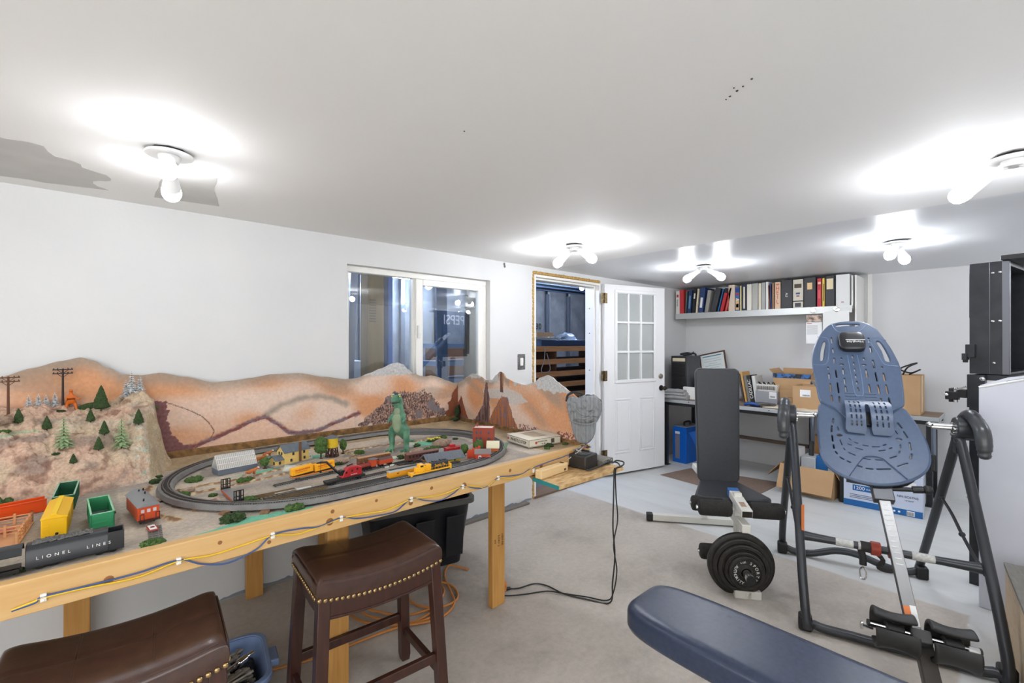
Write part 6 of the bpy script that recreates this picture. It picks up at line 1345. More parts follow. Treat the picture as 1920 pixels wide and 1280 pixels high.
# bed
th_ = R(44); w_ = Vector((v_.x*sin(th_), v_.y*sin(th_), -cos(th_))); O_ = Vector((3.185,.54,1.02)); nrm = u_.cross(w_)
if nrm.dot(Vector((-1,-.3,.5))) < 0: nrm = -nrm
uN = u_.normalized()
def bedM(dz=0): 
    m = Matrix.Identity(4)
    for i in range(3): m[i][0] = uN[i]; m[i][1] = w_[i]; m[i][2] = nrm[i]; m[i][3] = O_[i]+nrm[i]*dz
    return m
def smooth(pl, n=5): return [(p.x, p.y) for p in catmull([(x, y, 0) for x, y in pl], n, True)]
def slot(x, y, l, w2=.012, a=90):
    c1 = Vector((cos(R(a)), sin(R(a)))); n1 = Vector((-c1.y, c1.x)); p = Vector((x, y)); out = []
    for s in (1,-1):
        for k in range(5): t2 = R(90-45*k) if s == 1 else R(270-45*k); out.append(tuple(p+c1*s*(l/2-w2/2)+(c1*cos(t2)+n1*sin(t2))*w2/2))
    return out
def arcslot(cx, cy, rx, ry, a0, a1, w2=.012, n=7):
    o = [(cx+cos(R(a0+(a1-a0)*i/n))*(rx+w2/2), cy+sin(R(a0+(a1-a0)*i/n))*(ry+w2/2)) for i in range(n+1)]
    return o+[(cx+cos(R(a1+(a0-a1)*i/n))*(rx-w2/2), cy+sin(R(a1+(a0-a1)*i/n))*(ry-w2/2)) for i in range(n+1)]
up_out = smooth([(-.151,-.704),(-.104,-.752),(-.021,-.77),(.053,-.758),(.105,-.706),(.131,-.63),(.155,-.544),(.17,-.462),(.178,-.394),(.175,-.307),(.166,-.19),(.158,-.125),(.148,-.098),(.108,-.067),(.078,-.03),(.05,.0),(-.09,.012),(-.125,-.02),(-.158,-.062),(-.205,-.090),(-.218,-.110),(-.224,-.16),(-.229,-.26),(-.237,-.404),(-.227,-.503),(-.197,-.605)], 4)
up_h = [smooth([(-.095,-.750),(-.03,-.757),(.032,-.750),(.024,-.724),(-.035,-.730),(-.092,-.724)],3), smooth([(-.178,-.592),(-.156,-.585),(-.170,-.50),(-.182,-.428),(-.206,-.424),(-.200,-.51)],3), smooth([(.096,-.586),(.121,-.592),(.142,-.508),(.151,-.424),(.120,-.428),(.112,-.51)],3)]
for x, ys in ((-.165,((-.36,.03),(-.295,.055),(-.205,.075),(-.125,.055))),(-.128,((-.60,.06),(-.51,.05),(-.42,.06),(-.314,.07),(-.205,.09),(-.115,.06))),(-.091,((-.44,.025),(-.335,.055),(-.26,.055),(-.195,.06))),(.022,((-.44,.03),(-.325,.075),(-.21,.07))),(.064,((-.60,.05),(-.52,.06),(-.40,.075),(-.30,.08),(-.205,.075),(-.115,.06))),(.101,((-.375,.022),(-.30,.07),(-.21,.075),(-.125,.055))),(-.033,((-.46,.035),(-.40,.032),(-.35,.034),(-.30,.034),(-.25,.032),(-.20,.036)))):
    for y, l in ys: up_h.append(slot(x, y, l, .0135))
for y in (-.165,-.142,-.118): up_h += [slot(-.074, y, .058, .009, 0), slot(.020, y, .058, .009, 0)]
up_h += [[(cx+cos(2*pi*i/14)*rx, cy+sin(2*pi*i/14)*.011) for i in range(14)] for cx, cy, rx in ((-.094,-.392,.015),(.016,-.392,.015),(-.026,-.098,.018))]
low_out = smooth([(-.222,-.078),(-.232,0),(-.241,.07),(-.243,.132),(-.240,.234),(-.225,.303),(-.191,.349),(-.139,.379),(-.07,.398),(-.007,.400),(.062,.384),(.128,.349),(.179,.301),(.208,.241),(.215,.165),(.207,.085),(.190,.02),(.172,-.035),(.152,-.078),(.115,-.048),(.086,-.012),(.066,.03),(.0,.048),(-.09,.048),(-.118,.012),(-.155,-.038),(-.19,-.062)], 4)
def seg(a, c_, w2=.011):
    d_ = Vector((c_[0]-a[0], c_[1]-a[1])); return slot((a[0]+c_[0])/2, (a[1]+c_[1])/2, d_.length+w2*.6, w2, math.degrees(math.atan2(d_.y, d_.x)))
low_h = [seg(p, q, .0125 if i < 15 else .0095) for i, (p, q) in enumerate([((-.169,.017),(-.173,.049)),((-.180,.067),(-.185,.112)),((-.184,.131),(-.184,.174)),((-.183,.192),(-.182,.218)),((-.178,.234),(-.170,.251)),((-.161,.268),(-.143,.283)),((-.131,.288),(-.116,.296)),((-.09,.310),(-.069,.317)),((-.055,.321),(-.025,.322)),((-.010,.320),(.047,.310)),((.078,.293),(.122,.266)),((.135,.241),(.147,.207)),((.148,.138),(.146,.188)),((.133,.072),(.144,.112)),((.116,.017),(.130,.053)),((-.152,.071),(-.151,.098)),((-.150,.158),(-.144,.193)),((-.139,.210),(-.134,.222)),((-.120,.235),(-.091,.249)),((-.063,.262),(-.029,.267)),((-.010,.265),(.023,.262)),((.053,.247),(.083,.230)),((.095,.213),(.100,.197)),((.104,.180),(.109,.157)),((.099,.071),(.106,.093)),((-.110,.144),(-.100,.156)),((-.088,.166),(-.072,.173)),((-.053,.181),(-.029,.184)),((-.013,.186),(.021,.182)),((.034,.173),(.050,.163)),((-.118,.180),(-.102,.188)),((-.087,.201),(-.055,.211)),((.012,.209),(.042,.199)),((.058,.189),(.072,.180))])]
low_h += [[(cx+cos(2*pi*i/14)*.0155, cy+sin(2*pi*i/14)*.0115) for i in range(14)] for cx, cy in ((-.150,.128),(.107,.125))]
me = plate(up_out, up_h, .016, .003); me.transform(bedM(.012)); link('back_plate', me, BLUEP, iv)
me = plate(low_out, low_h, .016, .003); me.transform(bedM(.006)); link('seat_plate', me, BLUEP, iv)
gl_ = B()
def groove(pts): gl_.tube([tuple(bedM(.0195)@Vector((x, y, 0))) for x, y in pts], .0022, 5, sm=4)
SEAMB = mat('bed_seam', (112,136,172), .4)
groove([(-.118,-.755),(-.103,-.70),(-.075,-.67),(0,-.668),(.035,-.69),(.068,-.74)]); groove([(-.205,-.63),(-.165,-.625),(-.145,-.60),(-.150,-.50),(-.165,-.41),(-.19,-.385),(-.24,-.385)]); groove([(.06,-.60),(.10,-.62),(.15,-.60)]); groove([(.178,-.385),(.12,-.395),(.105,-.43),(.085,-.52),(.062,-.60)])
groove([(-.058,-.47),(-.055,-.30),(-.05,-.165),(-.03,-.15),(-.012,-.165),(-.006,-.30),(-.008,-.47)])
gl_.done('raised_rib', SEAMB, iv)
gl_ = B(); groove([(-.130,.380),(-.075,.285),(-.05,.255),(-.015,.248),(.02,.256),(.045,.285),(.105,.362)]); gl_.done('seam_line', mat('bed_seam_dark',(52,70,104),.5), iv)
b_ = B()
def rim(pl, z, r): b_.tube([tuple(bedM(z)@Vector((x, y, 0))) for x, y in pl], r, 7, True)
rim(up_out, .009, .0105); rim(low_out, .003, .0105); b_.done('bed_edge', BLUEP, iv)
b_ = B()
for h in up_h[:3]: b_.tube([tuple(bedM(.012)@Vector((x, y, 0))) for x, y in h], .007, 6, True)
b_.done('handle_lip', BLUEP, iv)
# lumbar bridge: curved slotted band
lb_out = [(-.112,-.10),(.088,-.10),(.094,-.06),(.090,0),(.086,.06),(.086,.10),(.076,.118),(-.0,.118),(-.006,.10),(-.006,-.03),(-.010,-.052),(-.016,-.055),(-.022,-.052),(-.028,-.03),(-.030,.10),(-.036,.118),(-.112,.114),(-.122,.10),(-.118,.04),(-.115,-.04)]
lb_h = []
for x in (-.092,-.070,-.050,.018,.042,.066):
    for y in (-.07,-.035,.0,.038,.072): lb_h.append(slot(x+.04*(y)*(-.15 if x < 0 else .15), y, .026, .0085))
me = plate(lb_out, lb_h, .006, .0)
bm_ = bmesh.new(); bm_.from_mesh(me)
for k in range(24):
    y = -.095+.21*k/23; bmesh.ops.bisect_plane(bm_, geom=bm_.verts[:]+bm_.edges[:]+bm_.faces[:], plane_co=(0,y,0), plane_no=(0,1,0))
for v in bm_.verts: v.co.z += .052*max(0, 1-((v.co.y-.0)/.118)**2)+.012
bm_.to_mesh(me); bm_.free(); me.transform(bedM(.012)); link('lumbar_bridge', me, BLUEP, iv)
B().box(-.02,.0,-.03,.06,-.01,.012,bedM(.02)).done('bridge_strap', BLACKP, iv)
# headrest
b_ = B(); pad(b_, .135, .155, .04, .0, 4, 12, 48); b_.done('head_pillow', mat('pillow_black',(34,35,37),.35,bump=.1,bscale=200,scale=30,col2=(40,41,43)), iv, M=bedM(.062)@T_(-.028,-.568,0), ang=60)
for body, dy, sz, dx in (('STRETCH', -.004, .023, -.008), ('RELAX', .014, .02, -.012)):
    pass
for body, sz_, dy in (('Hang', .024, -.545), ('Ups', .024, -.545)):
    o = text(body, sz_, LETTER, iv, (0,0,0), sx=1.0); o.matrix_basis = bedM(.0632)@T_(-.040 if body == 'Ups' else .002, dy, 0)@Matrix(((-1,0,0,0),(0,1,0,0),(0,0,-1,0),(0,0,0,1)))
B().box(-.05,-.022+.07,-.002,.002,-.001,.0006, bedM(.0632)@T_(-.012,-.562,0)).done('lettering_stroke', LETTER, iv)
# axle frame below the bed, main shaft, ankle clamps
b_ = B(); b_.cyl(PLf-u_*-.03, PLf+u_*.11, .012, n=12).cyl(PRt-u_*.11, PRt-u_*.03, .012, n=12); b_.done('axle', CHROME, iv)
bd = lambda x, y, z=0: bedM(z)@Vector((x, y, 0))
b_ = B(); b_.tube([bd(-.20,-.02,-.03), bd(-.19,.05,-.035), bd(-.16,.30,-.03), bd(-.05,.38,-.03), bd(.05,.38,-.03), bd(.15,.30,-.03), bd(.185,.05,-.035), bd(.19,-.02,-.03)], .016, 10, sm=4); b_.tube([bd(-.14,-.02,-.03), bd(-.12,-.35,-.025), bd(-.08,-.62,-.02), bd(.03,-.62,-.02), bd(.07,-.35,-.025), bd(.13,-.02,-.03)], .012, 10, sm=4); b_.done('bed_frame', BLACKS, iv)
sh = bedM(-.03)
B().box(-.024,.024,.30,1.12,-.013,.013, sh@T_(-.012,0,0)@RZ(-2.2)).done('main_shaft', STEEL, iv, bev=.003)
b_ = B()
for i in range(13): b_.box(-.013,.013,.47+i*.026,.474+i*.026,.013,.0142, sh@T_(-.012,0,0)@RZ(-2.2))
b_.done('shaft_scale', mat('scale_white',(226,226,224),.5), iv); B().box(-.0245,-.0235,.36,1.10,-.012,.0135, sh@T_(-.012,0,0)@RZ(-2.2)).done('shaft_side', BLACKS, iv)
B().box(-.042,.042,.375,.475,-.024,.020, sh@T_(-.012,0,0)@RZ(-2.2)).done('shaft_sleeve', TEET, iv, bev=.004)
B().cyl(bd(.03,.40,-.03), bd(.125,.395,-.02), .011, n=12).cyl(bd(.125,.395,-.02), bd(.165,.392,-.015), .017, n=14).sph(bd(.182,.391,-.013),.022,(1,1,1)).done('lock_knob', BLACKP, iv)
B().box(-.022,.0,.96,1.03,.0131,.0142, sh@T_(-.012,0,0)@RZ(-2.2)).done('orange_label', bpy.data.materials['label_orange'], iv); B().box(.001,.022,.955,1.035,.0131,.0141, sh@T_(-.012,0,0)@RZ(-2.2)).done('white_label', LETTER, iv)
A0 = bd(.032,1.085,.03)
bar = (bd(.215,1.075,.02)-bd(-.13,1.075,.06)).normalized()
b_ = B(); b_.cyl(A0-bar*.17, A0+bar*.185, .0135, n=18); b_.done('ankle_bar', CHROME, iv); B().cyl(A0-bar*.15-nrm*.05, A0-bar*.185-nrm*.05, .008, n=12).cyl(A0-bar*.185-nrm*.05, A0-bar*.192-nrm*.05, .016, n=14).done('ratchet_pin', CHROME, iv)
B().cyl(A0+bar*.180, A0+bar*.187, .0145, n=18).cyl(A0-bar*.175, A0-bar*.168, .0145, n=18).done('bar_cap', BLACKP, iv)
B().box(-.032,.032,-.02,.03,-.022,.026, Matrix.Translation(A0)@bedM().to_3x3().to_4x4()@RZ(0)).done('clamp_block', mat('clamp_grey',(70,70,68),.5), iv, bev=.004)
B().box(-.028,.028,1.06,1.36,-.03,.018, sh@T_(.012,0,0)@RZ(-2)).done('ankle_post', mat('post_dark',(72,66,60),.4), iv, bev=.004)
CUP = mat('cup_black', (36,35,34), .5)
M3 = bedM().to_3x3()
def cup(cx, s, nm):
    C0 = A0+bar*cx
    for k, (d1, r0) in enumerate((( .055, 1), (-.045, 1))):
        g_ = B()
        def f(u, v):
            a = -1.35+2.7*u; rr = .052
            x = (v-.5)*.145; k2 = 1+.25*(abs(v-.5)*2)**2
            loc = Vector((x, d1+ (1 if d1 > 0 else -1)*(cos(a)*rr*k2-.042), sin(a)*rr*k2))
            q = C0+bar*loc.x+(M3@Vector((0, loc.y, 0)))+nrm*(loc.z)
            return tuple(q)
        g_.grid(f, 22, 14); o = g_.done('ankle_cup', CUP, iv, solid=.017, bev=.0); q = o.modifiers.new('u','SUBSURF'); q.levels = q.render_levels = 1
    g_ = B(); g_.cyl(C0+nrm*.0-bar*.03, C0+bar*.03, .026, n=16).cyl(C0, C0+(M3@Vector((0,.04,0)))*1, .02, n=12).cyl(C0, C0-(M3@Vector((0,.035,0))), .02, n=12); g_.done('cup_bracket', CUP, iv, bev=.004)
cup(-.085, -1, 'l'); cup(.10, 1, 'r')
# ---------------------------------------------------------------- binder shelf
sh_ = thing('wall_shelf', 'long white shelf with grey metal front edge high on the back wall', 'wall shelf', (0,0,0))
B().box(5.51,5.9,1.075,2.92,1.79,1.818).done('board', VINYL, sh_, bev=.002)
B().box(5.495,5.51,1.07,2.925,1.748,1.82).done('front_edge', mat('edge_grey',(196,198,196),.4,.4), sh_, bev=.002)
B().box(5.51,5.53,1.075,2.92,1.75,1.79).done('edge_lip', VINYL, sh_)
b_ = B(); b_.box(5.56,5.9,1.045,1.06,1.50,2.12).done('end_panel', VINYL, sh_, bev=.002)
BOOK_X = 5.53
def book(y0, y1, top, col, label, lean=0, kind='binder', dep=.27, band=None, txt=None, tc=(235,235,230), tsz=.04, z0=1.8185, rough=.5, page=False, seed=0, ttxt=None):
    """y0 is the left edge (greater y) seen from the room, y1 the right edge"""
    wd = y0-y1-.002; h = top-z0
    t = thing(kind, label, 'binder' if 'binder' in kind else ('book' if 'book' in kind else 'folder'), (BOOK_X, y1+.001, z0), 0, 'books and binders on the wall shelf')
    t.rotation_euler = (R(lean), 0, 0)
    if lean > 0: t.location.y = y1+.001
    m = mat('cover_%d' % seed, col, rough)
    if page:
        B().box(0,dep,0,.004,0,h).box(0,dep,wd-.004,wd,0,h).box(0,.006,0,wd,0,h).done('cover', m, t, bev=.0015); B().box(.008,dep-.006,.004,wd-.004,.004,h-.008).done('pages', PAPER, t)
    else: B().box(0,dep,0,wd,0,h).done('cover', m, t, bev=.004)
    for k, bd_ in enumerate(band or []):
        za, zb, c_, f = bd_; B().box(-.0008,.001,wd*(.5-f/2),wd*(.5+f/2),h*za,h*zb).done('spine_label', mat('band_%d_%d' % (seed,k), c_, .6), t)
    if txt:
        o = text(txt, tsz, mat('btxt_%d' % seed, tc, .6), t, (-.0012, wd/2, h*.48), (pi/2,0,-pi/2)); o.rotation_euler = (Euler((pi/2,0,-pi/2)).to_matrix()@Matrix.Rotation(R(-90),3,'Z')).to_euler()
    if ttxt:
        for ch, zz in ttxt: text(ch, tsz, mat('btxt_%d' % seed, tc, .6), t, (-.0012, wd/2, h*zz), (pi/2,0,-pi/2))
    return t
W_B=(222,220,212); BL_B=(44,45,49); 
BK = [
 (2.940,2.886,2.115,W_B,'white binder with a red round mark, leftmost on the wall shelf',0,'binder',[(.72,.84,(190,50,60),.5)],'toyota','k'),
 (2.884,2.827,2.125,(196,52,58),'slim bright red book beside the leftmost white binder',-1,'book',None,None,None),
 (2.815,2.800,2.100,(74,104,100),'narrow grey green folder leaning after the red book',3,'folder',None,None,None),
 (2.785,2.738,2.115,(38,58,96),'dark blue paperback with pale print leaning left of the black manual',4,'book',[(.2,.75,(104,140,180),.5)],None,None),
 (2.725,2.688,2.120,(34,36,40),'black manual with a cream tag leaning beside the dark blue paperback',5,'book',[(.6,.82,(226,220,200),.55)],None,None),
 (2.678,2.652,2.120,(216,204,176),'cream book leaning between the black manual and the navy binder',5,'book',None,None,None),
 (2.645,2.585,2.130,(40,62,108),'navy binder with white spine label leaning on the shelf',6,'binder',[(.2,.6,(222,222,220),.5)],None,None),
 (2.565,2.520,2.090,(150,146,140),'grey folder leaning right of the navy binder',9,'folder',None,None,None),
 (2.492,2.428,2.110,(58,60,64),'charcoal folder slumped on the grey folder',13,'folder',None,None,None),
 (2.405,2.388,2.100,(36,100,150),'thin blue book leaning before the red paperbacks',13,'book',None,None,None),
 (2.375,2.335,2.100,(180,36,44),'red paperback with black top leaning on its neighbour',13,'book',[(.8,1.0,(30,30,32),1)],None,None),
 (2.318,2.292,2.100,(196,78,72),'pinkish red book leaning against the beige book box',12,'book',None,None,None),
 (2.288,2.279,2.030,(150,60,50),'thin rust red booklet squeezed left of the beige box file',9,'book',None,None,None),
 (2.275,2.200,2.130,(216,196,176),'wide beige box file in the left middle of the shelf',0,'folder',None,None,None),
 (2.196,2.147,2.100,(64,100,160),'blue colourful manual with white triangle at its top',0,'book',[(.78,.95,(30,60,130),.9),(.66,.74,(190,50,60),.8),(.05,.5,(206,170,120),.8),(.15,.3,(60,50,50),.6)],'A','w'),
 (2.144,2.124,2.110,(226,214,150),'thin pale yellow book right of the colourful blue manual',0,'book',None,None,None),
 (2.121,2.071,2.125,(40,50,74),'dark blue book with a long white arrow shaped label',0,'book',[(.08,.9,(226,216,196),.38)],None,None),
 (2.068,2.014,2.120,(222,218,206),'cream binder left of the plain grey binder',0,'binder',None,None,None),
 (2.011,1.946,2.125,(176,176,170),'plain grey binder in the middle of the shelf',0,'binder',None,None,None),
 (1.943,1.913,2.120,(220,210,190),'narrow cream binder between the two grey binders',0,'binder',None,None,None),
 (1.911,1.870,2.125,(166,168,166),'narrow grey binder with a ring hole',0,'binder',None,None,None),
 (1.867,1.838,2.130,(224,224,220),'white binder just left of the brown and blue folders',0,'binder',None,None,None),
 (1.833,1.818,2.090,(110,58,44),'thin brown folder right of the white binder',-3,'folder',None,None,None),
 (1.815,1.806,2.110,(70,100,160),'thin blue folder left of the brown thin books',-2,'folder',None,None,None),
 (1.803,1.777,2.110,(150,110,82),'bundle of thin brown booklets left of the binder with red letters',0,'book',None,None,None),
 (1.774,1.716,2.115,(222,190,160),'cream binder with big red stacked letters on its spine',0,'binder',[(.88,.94,(206,120,90),.6)],None,None),
 (1.713,1.601,2.130,BL_B,'black binder with white handwritten scrawl',0,'binder',None,'AU','w'),
 (1.597,1.500,2.125,(206,200,184),'cream binder with pictures and a round logo on its spine',0,'binder',[(.70,.84,(80,66,52),.7),(.48,.54,(60,80,130),.4),(.4,.44,(150,70,60),.3),(.22,.26,(40,40,44),1),(.04,.18,(70,70,74),.6)],None,None),
 (1.495,1.384,2.135,BL_B,'black binder with a small peach square label',0,'binder',[(.60,.82,(226,192,140),.42)],None,None),
 (1.374,1.333,2.115,(190,40,60),'dark red book with gold print between the black binders',0,'book',[(.8,.88,(230,190,170),.7),(.3,.6,(214,90,90),.5)],None,None),
 (1.330,1.305,2.115,(224,190,70),'thin yellow book right of the dark red book',0,'book',[(.2,.8,(90,70,40),.3)],None,None),
 (1.302,1.220,2.135,BL_B,'black binder with a large cream label near its top, last dark one on the right',0,'binder',[(.56,.9,(230,214,176),.7)],None,None),
 (1.212,1.097,2.138,(226,226,224),'widest white binder at the right end of the wall shelf',0,'binder',[(.10,.14,(180,150,150),.2)],None,None),
]
for i, (y0,y1,top,c_,lab,lean,kd,bd_,tx,tcx) in enumerate(BK):
    # the right part of the shelf is packed in from its left end, scaled to the shelf length
    book(y0, y1, min(top,2.135), c_, lab, lean, {'binder':'ring_binder','book':'shelf_book','folder':'paper_folder'}[kd], band=bd_, txt=tx, tc=(40,40,44) if tcx == 'k' else (236,236,232), tsz=.034 if tx != 'A' else .05, page=(kd == 'book'), seed=i)

hb = bpy.data.objects
for o in list(hb):
    if o.get('label','').startswith('cream binder with big red stacked'):
        for ch, zz in (('H',.76),('E',.60),('I',.44),('L',.26)): text(ch, .062, mat('heil_%s'%ch,(206,70,52),.6), o, (-.0012,.028,.297*zz), (pi/2,0,-pi/2), sx=.85)
ad = thing('tape_holder', 'tall white paper stack standing beside the widest white binder', 'paper', (5.56,1.076,1.8185), 0); B().box(0,.25,0,.012,0,.30).done('sheet_stack', PAPER, ad)
# papers and magnets on the shelf edge
def sheet(name, y0, y1, z0, z1, label, m, x=5.492, cat='paper'):
    o = tag(B().box(-.0012,0,y1,y0,z0,z1).done(name, m), label, cat); o.location = (x,0,0); return o
sheet('white_sheet',1.312,1.092,1.555,1.765,'large white sheet hung by a magnet at the right end of the shelf edge',PAPER)
sheet('photo_print',1.462,1.325,1.665,1.735,'small colour photo print hanging from the left magnet on the shelf edge',mat('photo_mix',(196,170,150),.4,col2=(92,70,58),scale=26,contrast=.2))
o = sheet('printed_leaflet',1.462,1.322,1.44,1.66,'printed leaflet with a red heading hanging under the photo print',PAPER,5.4935)
B().box(-.0016,-.001,1.41,1.455,1.645,1.652).done('heading', mat('heading_red',(170,80,76),.7), o); b_ = B()
for i in range(9): b_.box(-.0016,-.001,1.36,1.455,1.625-i*.011,1.629-i*.011)
b_.done('print_lines', mat('print_grey',(160,160,160),.8), o)
b_ = B()
for i in range(4): b_.box(-.0018,-.0011,1.13+.03*i,1.134+.03*i,1.66,1.745)
for i, (y, z, l) in enumerate(((1.40,1.783,'round chrome magnet, left one on the shelf edge'),(1.195,1.785,'round chrome magnet, right one on the shelf edge'))):
    o = tag(B().lathe([(.008,0),(.008,.008),(.016,.010),(.027,.008),(.028,0),(.008,0)],None,28).cyl((0,0,0),(0,0,.004),.009,n=14).done('ring_magnet', CHROME), l, 'magnet', 'ring magnets'); o.location = (5.4915,y,z); o.rotation_euler = (0,-pi/2,0)
b_.bm.free()
# ---------------------------------------------------------------- workbench
def bench(name, label, x0, x1, y0, y1, zt, legs, edge=.037):
    t = thing(name, label, 'workbench', (0,0,0))
    B().box(x0+.004,x1,y0+.004,y1-.004,zt-.03,zt-.002).done('worktop', mat(name+'_top',(150,128,108),.6,col2=(112,92,78),scale=8,stretch=(4,1,1)), t)
    B().box(x0,x0+.006,y0,y1,zt-edge,zt+.001).box(x0,x1,y0,y0+.006,zt-edge,zt+.001).box(x0,x1,y1-.006,y1,zt-edge,zt+.001).done('steel_edge', GALV, t, bev=.002)
    b_ = B().box(x0+.02,x0+.06,y0+.01,y1-.01,zt-edge-.035,zt-edge+.005).box(x1-.06,x1-.02,y0+.01,y1-.01,zt-edge-.035,zt-edge+.005); b_.done('under_frame', BLACKS, t)
    for x, y in legs:
        B().box(x-.022,x+.022,y-.022,y+.022,0,zt-edge).done('leg', BLACKS, t, bev=.003); B().box(x-.04,x+.04,y-.04,y+.04,0,.006).done('foot_plate', BLACKS, t)
    b_ = B()
    y = y0+.25
    while y < y1: b_.cyl((x0-.001,y,zt-.017),(x0+.001,y,zt-.017),.006,n=10); y += .42
    b_.done('edge_screw', BLACKP, t); return t
wbn = bench('workbench','long workbench with galvanised front edge and black legs along the back wall',4.98,5.80,1.40,2.90,.785,[(5.02,2.79),(5.72,2.79),(5.02,1.47),(5.72,1.47)])
bench('side_workbench','shorter workbench end with rounded steel corner right of the inversion table bed',5.40,5.86,.43,1.38,.795,[(5.45,.50),(5.80,.50),(5.45,1.30)])
tag(B().box(5.70,5.74,1.50,2.76,.30,.335).done('lower_rail', mat('rail_brown',(96,80,66),.7)), 'brown lower rail between the rear legs of the workbench', 'rail')
tag(B().box(4.995,5.05,1.015,1.065,0,.60).done('black_post', BLACKS, bev=.003), 'black square steel post standing between the open carton and the oven box', 'post')
# mat on the floor
tag(B().prism([(4.55,2.60),(5.04,2.50),(5.22,1.60),(4.66,1.63),(4.45,1.66)],0,.006).done('floor_mat', RUG, bev=.002), 'brown carpet mat lying on the floor in front of the workbench', 'mat')
# computer tower with junk on top
t = thing('computer_tower', 'black desktop computer tower standing on the left end of the workbench', 'computer', (5.40,2.745,.7865), 6)
B().box(-.20,.25,-.095,.095,0,.50).done('case', mat('tower_black',(40,42,46),.4), t, bev=.004); b_ = B()
for i in range(9): b_.box(-.206,-.199,-.080,.080,.04+i*.042,.075+i*.042)
b_.done('drive_cover', BLACKP, t, bev=.002); B().box(-.207,-.2,-.075,.075,.435,.475).done('beige_bay', mat('bay_beige',(206,194,166),.6), t, bev=.002)
tag(B().tube([(5.26,2.70,1.295),(5.34,2.64,1.31),(5.40,2.72,1.32),(5.33,2.77,1.305),(5.45,2.66,1.315),(5.38,2.60,1.30)],.012,7,sm=5).tube([(5.30,2.62,1.30),(5.28,2.58,1.34)],.006,6).done('cable_bundle', BLACKP), 'bundle of black cables lying on top of the computer tower', 'cable')
t = thing('folded_towel', 'folded grey towel on the bench by the door knob', 'towel', (5.02,2.74,.787), 12)
b_ = B()
for k, (h, l) in enumerate(((0,.24),(.035,.22),(.068,.20))): b_.tube([(-.01,-l*.9+.0,h+.022),(-.0,-.08,h+.024),(0,.06,h+.022),(-.02,.14,h+.02)],.032-.003*k,10,sm=5)
for v in b_.bm.verts: v.co.z = max(v.co.z, .002); v.co.x *= 2.3; v.co += Vector((0,0,.006*noise.noise(v.co*20)))
b_.done('terry_folds', mat('towel_grey',(168,168,168),.95,bump=.6,bscale=200,scale=50,col2=(150,150,150)), t)
# certificate
t = thing('framed_certificate', 'framed certificate with blue seal leaning against the wall on the workbench', 'picture frame', (5.72,2.52,1.02), 0, rot=(R(-14),0,0)); t.rotation_euler = (R(-13),R(12),0)
B().box(0,.015,-.165,.165,.0,.018).box(0,.015,-.165,.165,.30,.318).box(0,.015,-.165,-.147,.018,.30).box(0,.015,.147,.165,.018,.30).done('frame', mat('frame_brown',(86,62,48),.5), t, bev=.002); B().box(.004,.008,-.148,.148,.017,.301).done('paper', mat('cert_paper',(224,230,230),.5), t)
B().box(.003,.0042,-.12,.12,.268,.280).done('blue_band', mat('cert_blue',(70,130,150),.6), t); o = B().lathe([(0,.001),(.024,.001),(.024,0)],None,24).done('seal', mat('cert_seal',(60,140,160),.5), t); o.location = (.0035,.10,.055); o.rotation_euler = (0,-pi/2,0)
b_ = B()
for i, (w2, z) in enumerate(((.09,.235),(.11,.205),(.05,.175),(.10,.15),(.07,.12),(.05,.05))): b_.box(.003,.0042,-w2,w2 if i < 5 else -.02,z,z+.004)
b_.done('print_lines', mat('cert_print',(150,170,172),.7), t)
tag(B().box(5.45,5.68,2.28,2.60,.787,1.0).done('document_tray', PAPER, bev=.004), 'white box file stack behind the weight bench backrest on the workbench', 'box file')
tag(B().box(5.10,5.14,2.35,2.62,.787,.93).done('white_folder', PAPER, bev=.003), 'white paper folder standing left of the weight bench backrest', 'folder')
# leaning frame, books, baskets
t = thing('dark_picture', 'dark framed picture leaning sideways right of the weight bench backrest', 'picture frame', (5.42,2.115,.79), 0); t.rotation_euler = (R(-14),R(10),0)
B().box(0,.012,-.10,.10,0,.30).done('frame', mat('dark_frame2',(90,82,78),.5), t, bev=.002); B().box(-.001,.002,-.08,.08,.02,.28).done('picture', mat('pic_mix',(150,150,160),.4,col2=(120,70,50),scale=12,contrast=.2), t)
for i, (y, w2, h, c_, l, tx, ln) in enumerate(((2.045,.018,.31,(70,64,58),'dark thin book, leftmost of the leaning row on the workbench',None,10),(2.02,.022,.34,(206,160,96),'tan folder sticking up in the leaning row on the workbench',None,10),(1.99,.03,.30,(120,118,112),'grey book in the leaning row on the workbench',None,10),(1.955,.034,.305,(40,40,42),'black book with pale spine lettering leaning on the workbench','CADILLAC',10),(1.915,.034,.30,(214,214,210),'pale grey binder at the right end of the leaning row on the workbench',None,8))):
    t = thing('bench_book', l, 'book', (5.36,y-w2,.7875), 0, 'books leaning on the workbench'); t.rotation_euler = (R(-ln),0,0)
    B().box(0,.22,0,w2,0,h).done('cover', mat('bbook%d'%i,c_,.6), t, bev=.003)
    if tx: o = text(tx,.045,mat('bbt%d'%i,(226,226,220),.6),t,(-.001,w2/2,h*.5)); o.rotation_euler = (Euler((pi/2,0,-pi/2)).to_matrix()@Matrix.Rotation(R(90),3,'Z')).to_euler()
t = thing('grey_carton', 'grey printed carton under the white basket on the workbench', 'box', (5.45,1.80,.787), 0); B().box(-.1,.15,-.11,.11,0,.135).done('carton', mat('carton_grey',(150,152,156),.6), t, bev=.003); B().box(-.101,-.099,-.10,-.03,.06,.13).done('shipping_label', PAPER, t); b_ = B()
for i in range(8): b_.box(-.1015,-.1,-.085+i*.006,-.082+i*.006,.07,.09)
b_.done('barcode', BLACKP, t)
t = thing('white_basket', 'white slotted plastic basket with odds and ends on the grey carton', 'basket', (5.44,1.80,.9225), 0); b_ = B(); tub(b_,.20,.22,.075,.03,.004,.02); b_.done('body', VINYL, t); b_ = B()
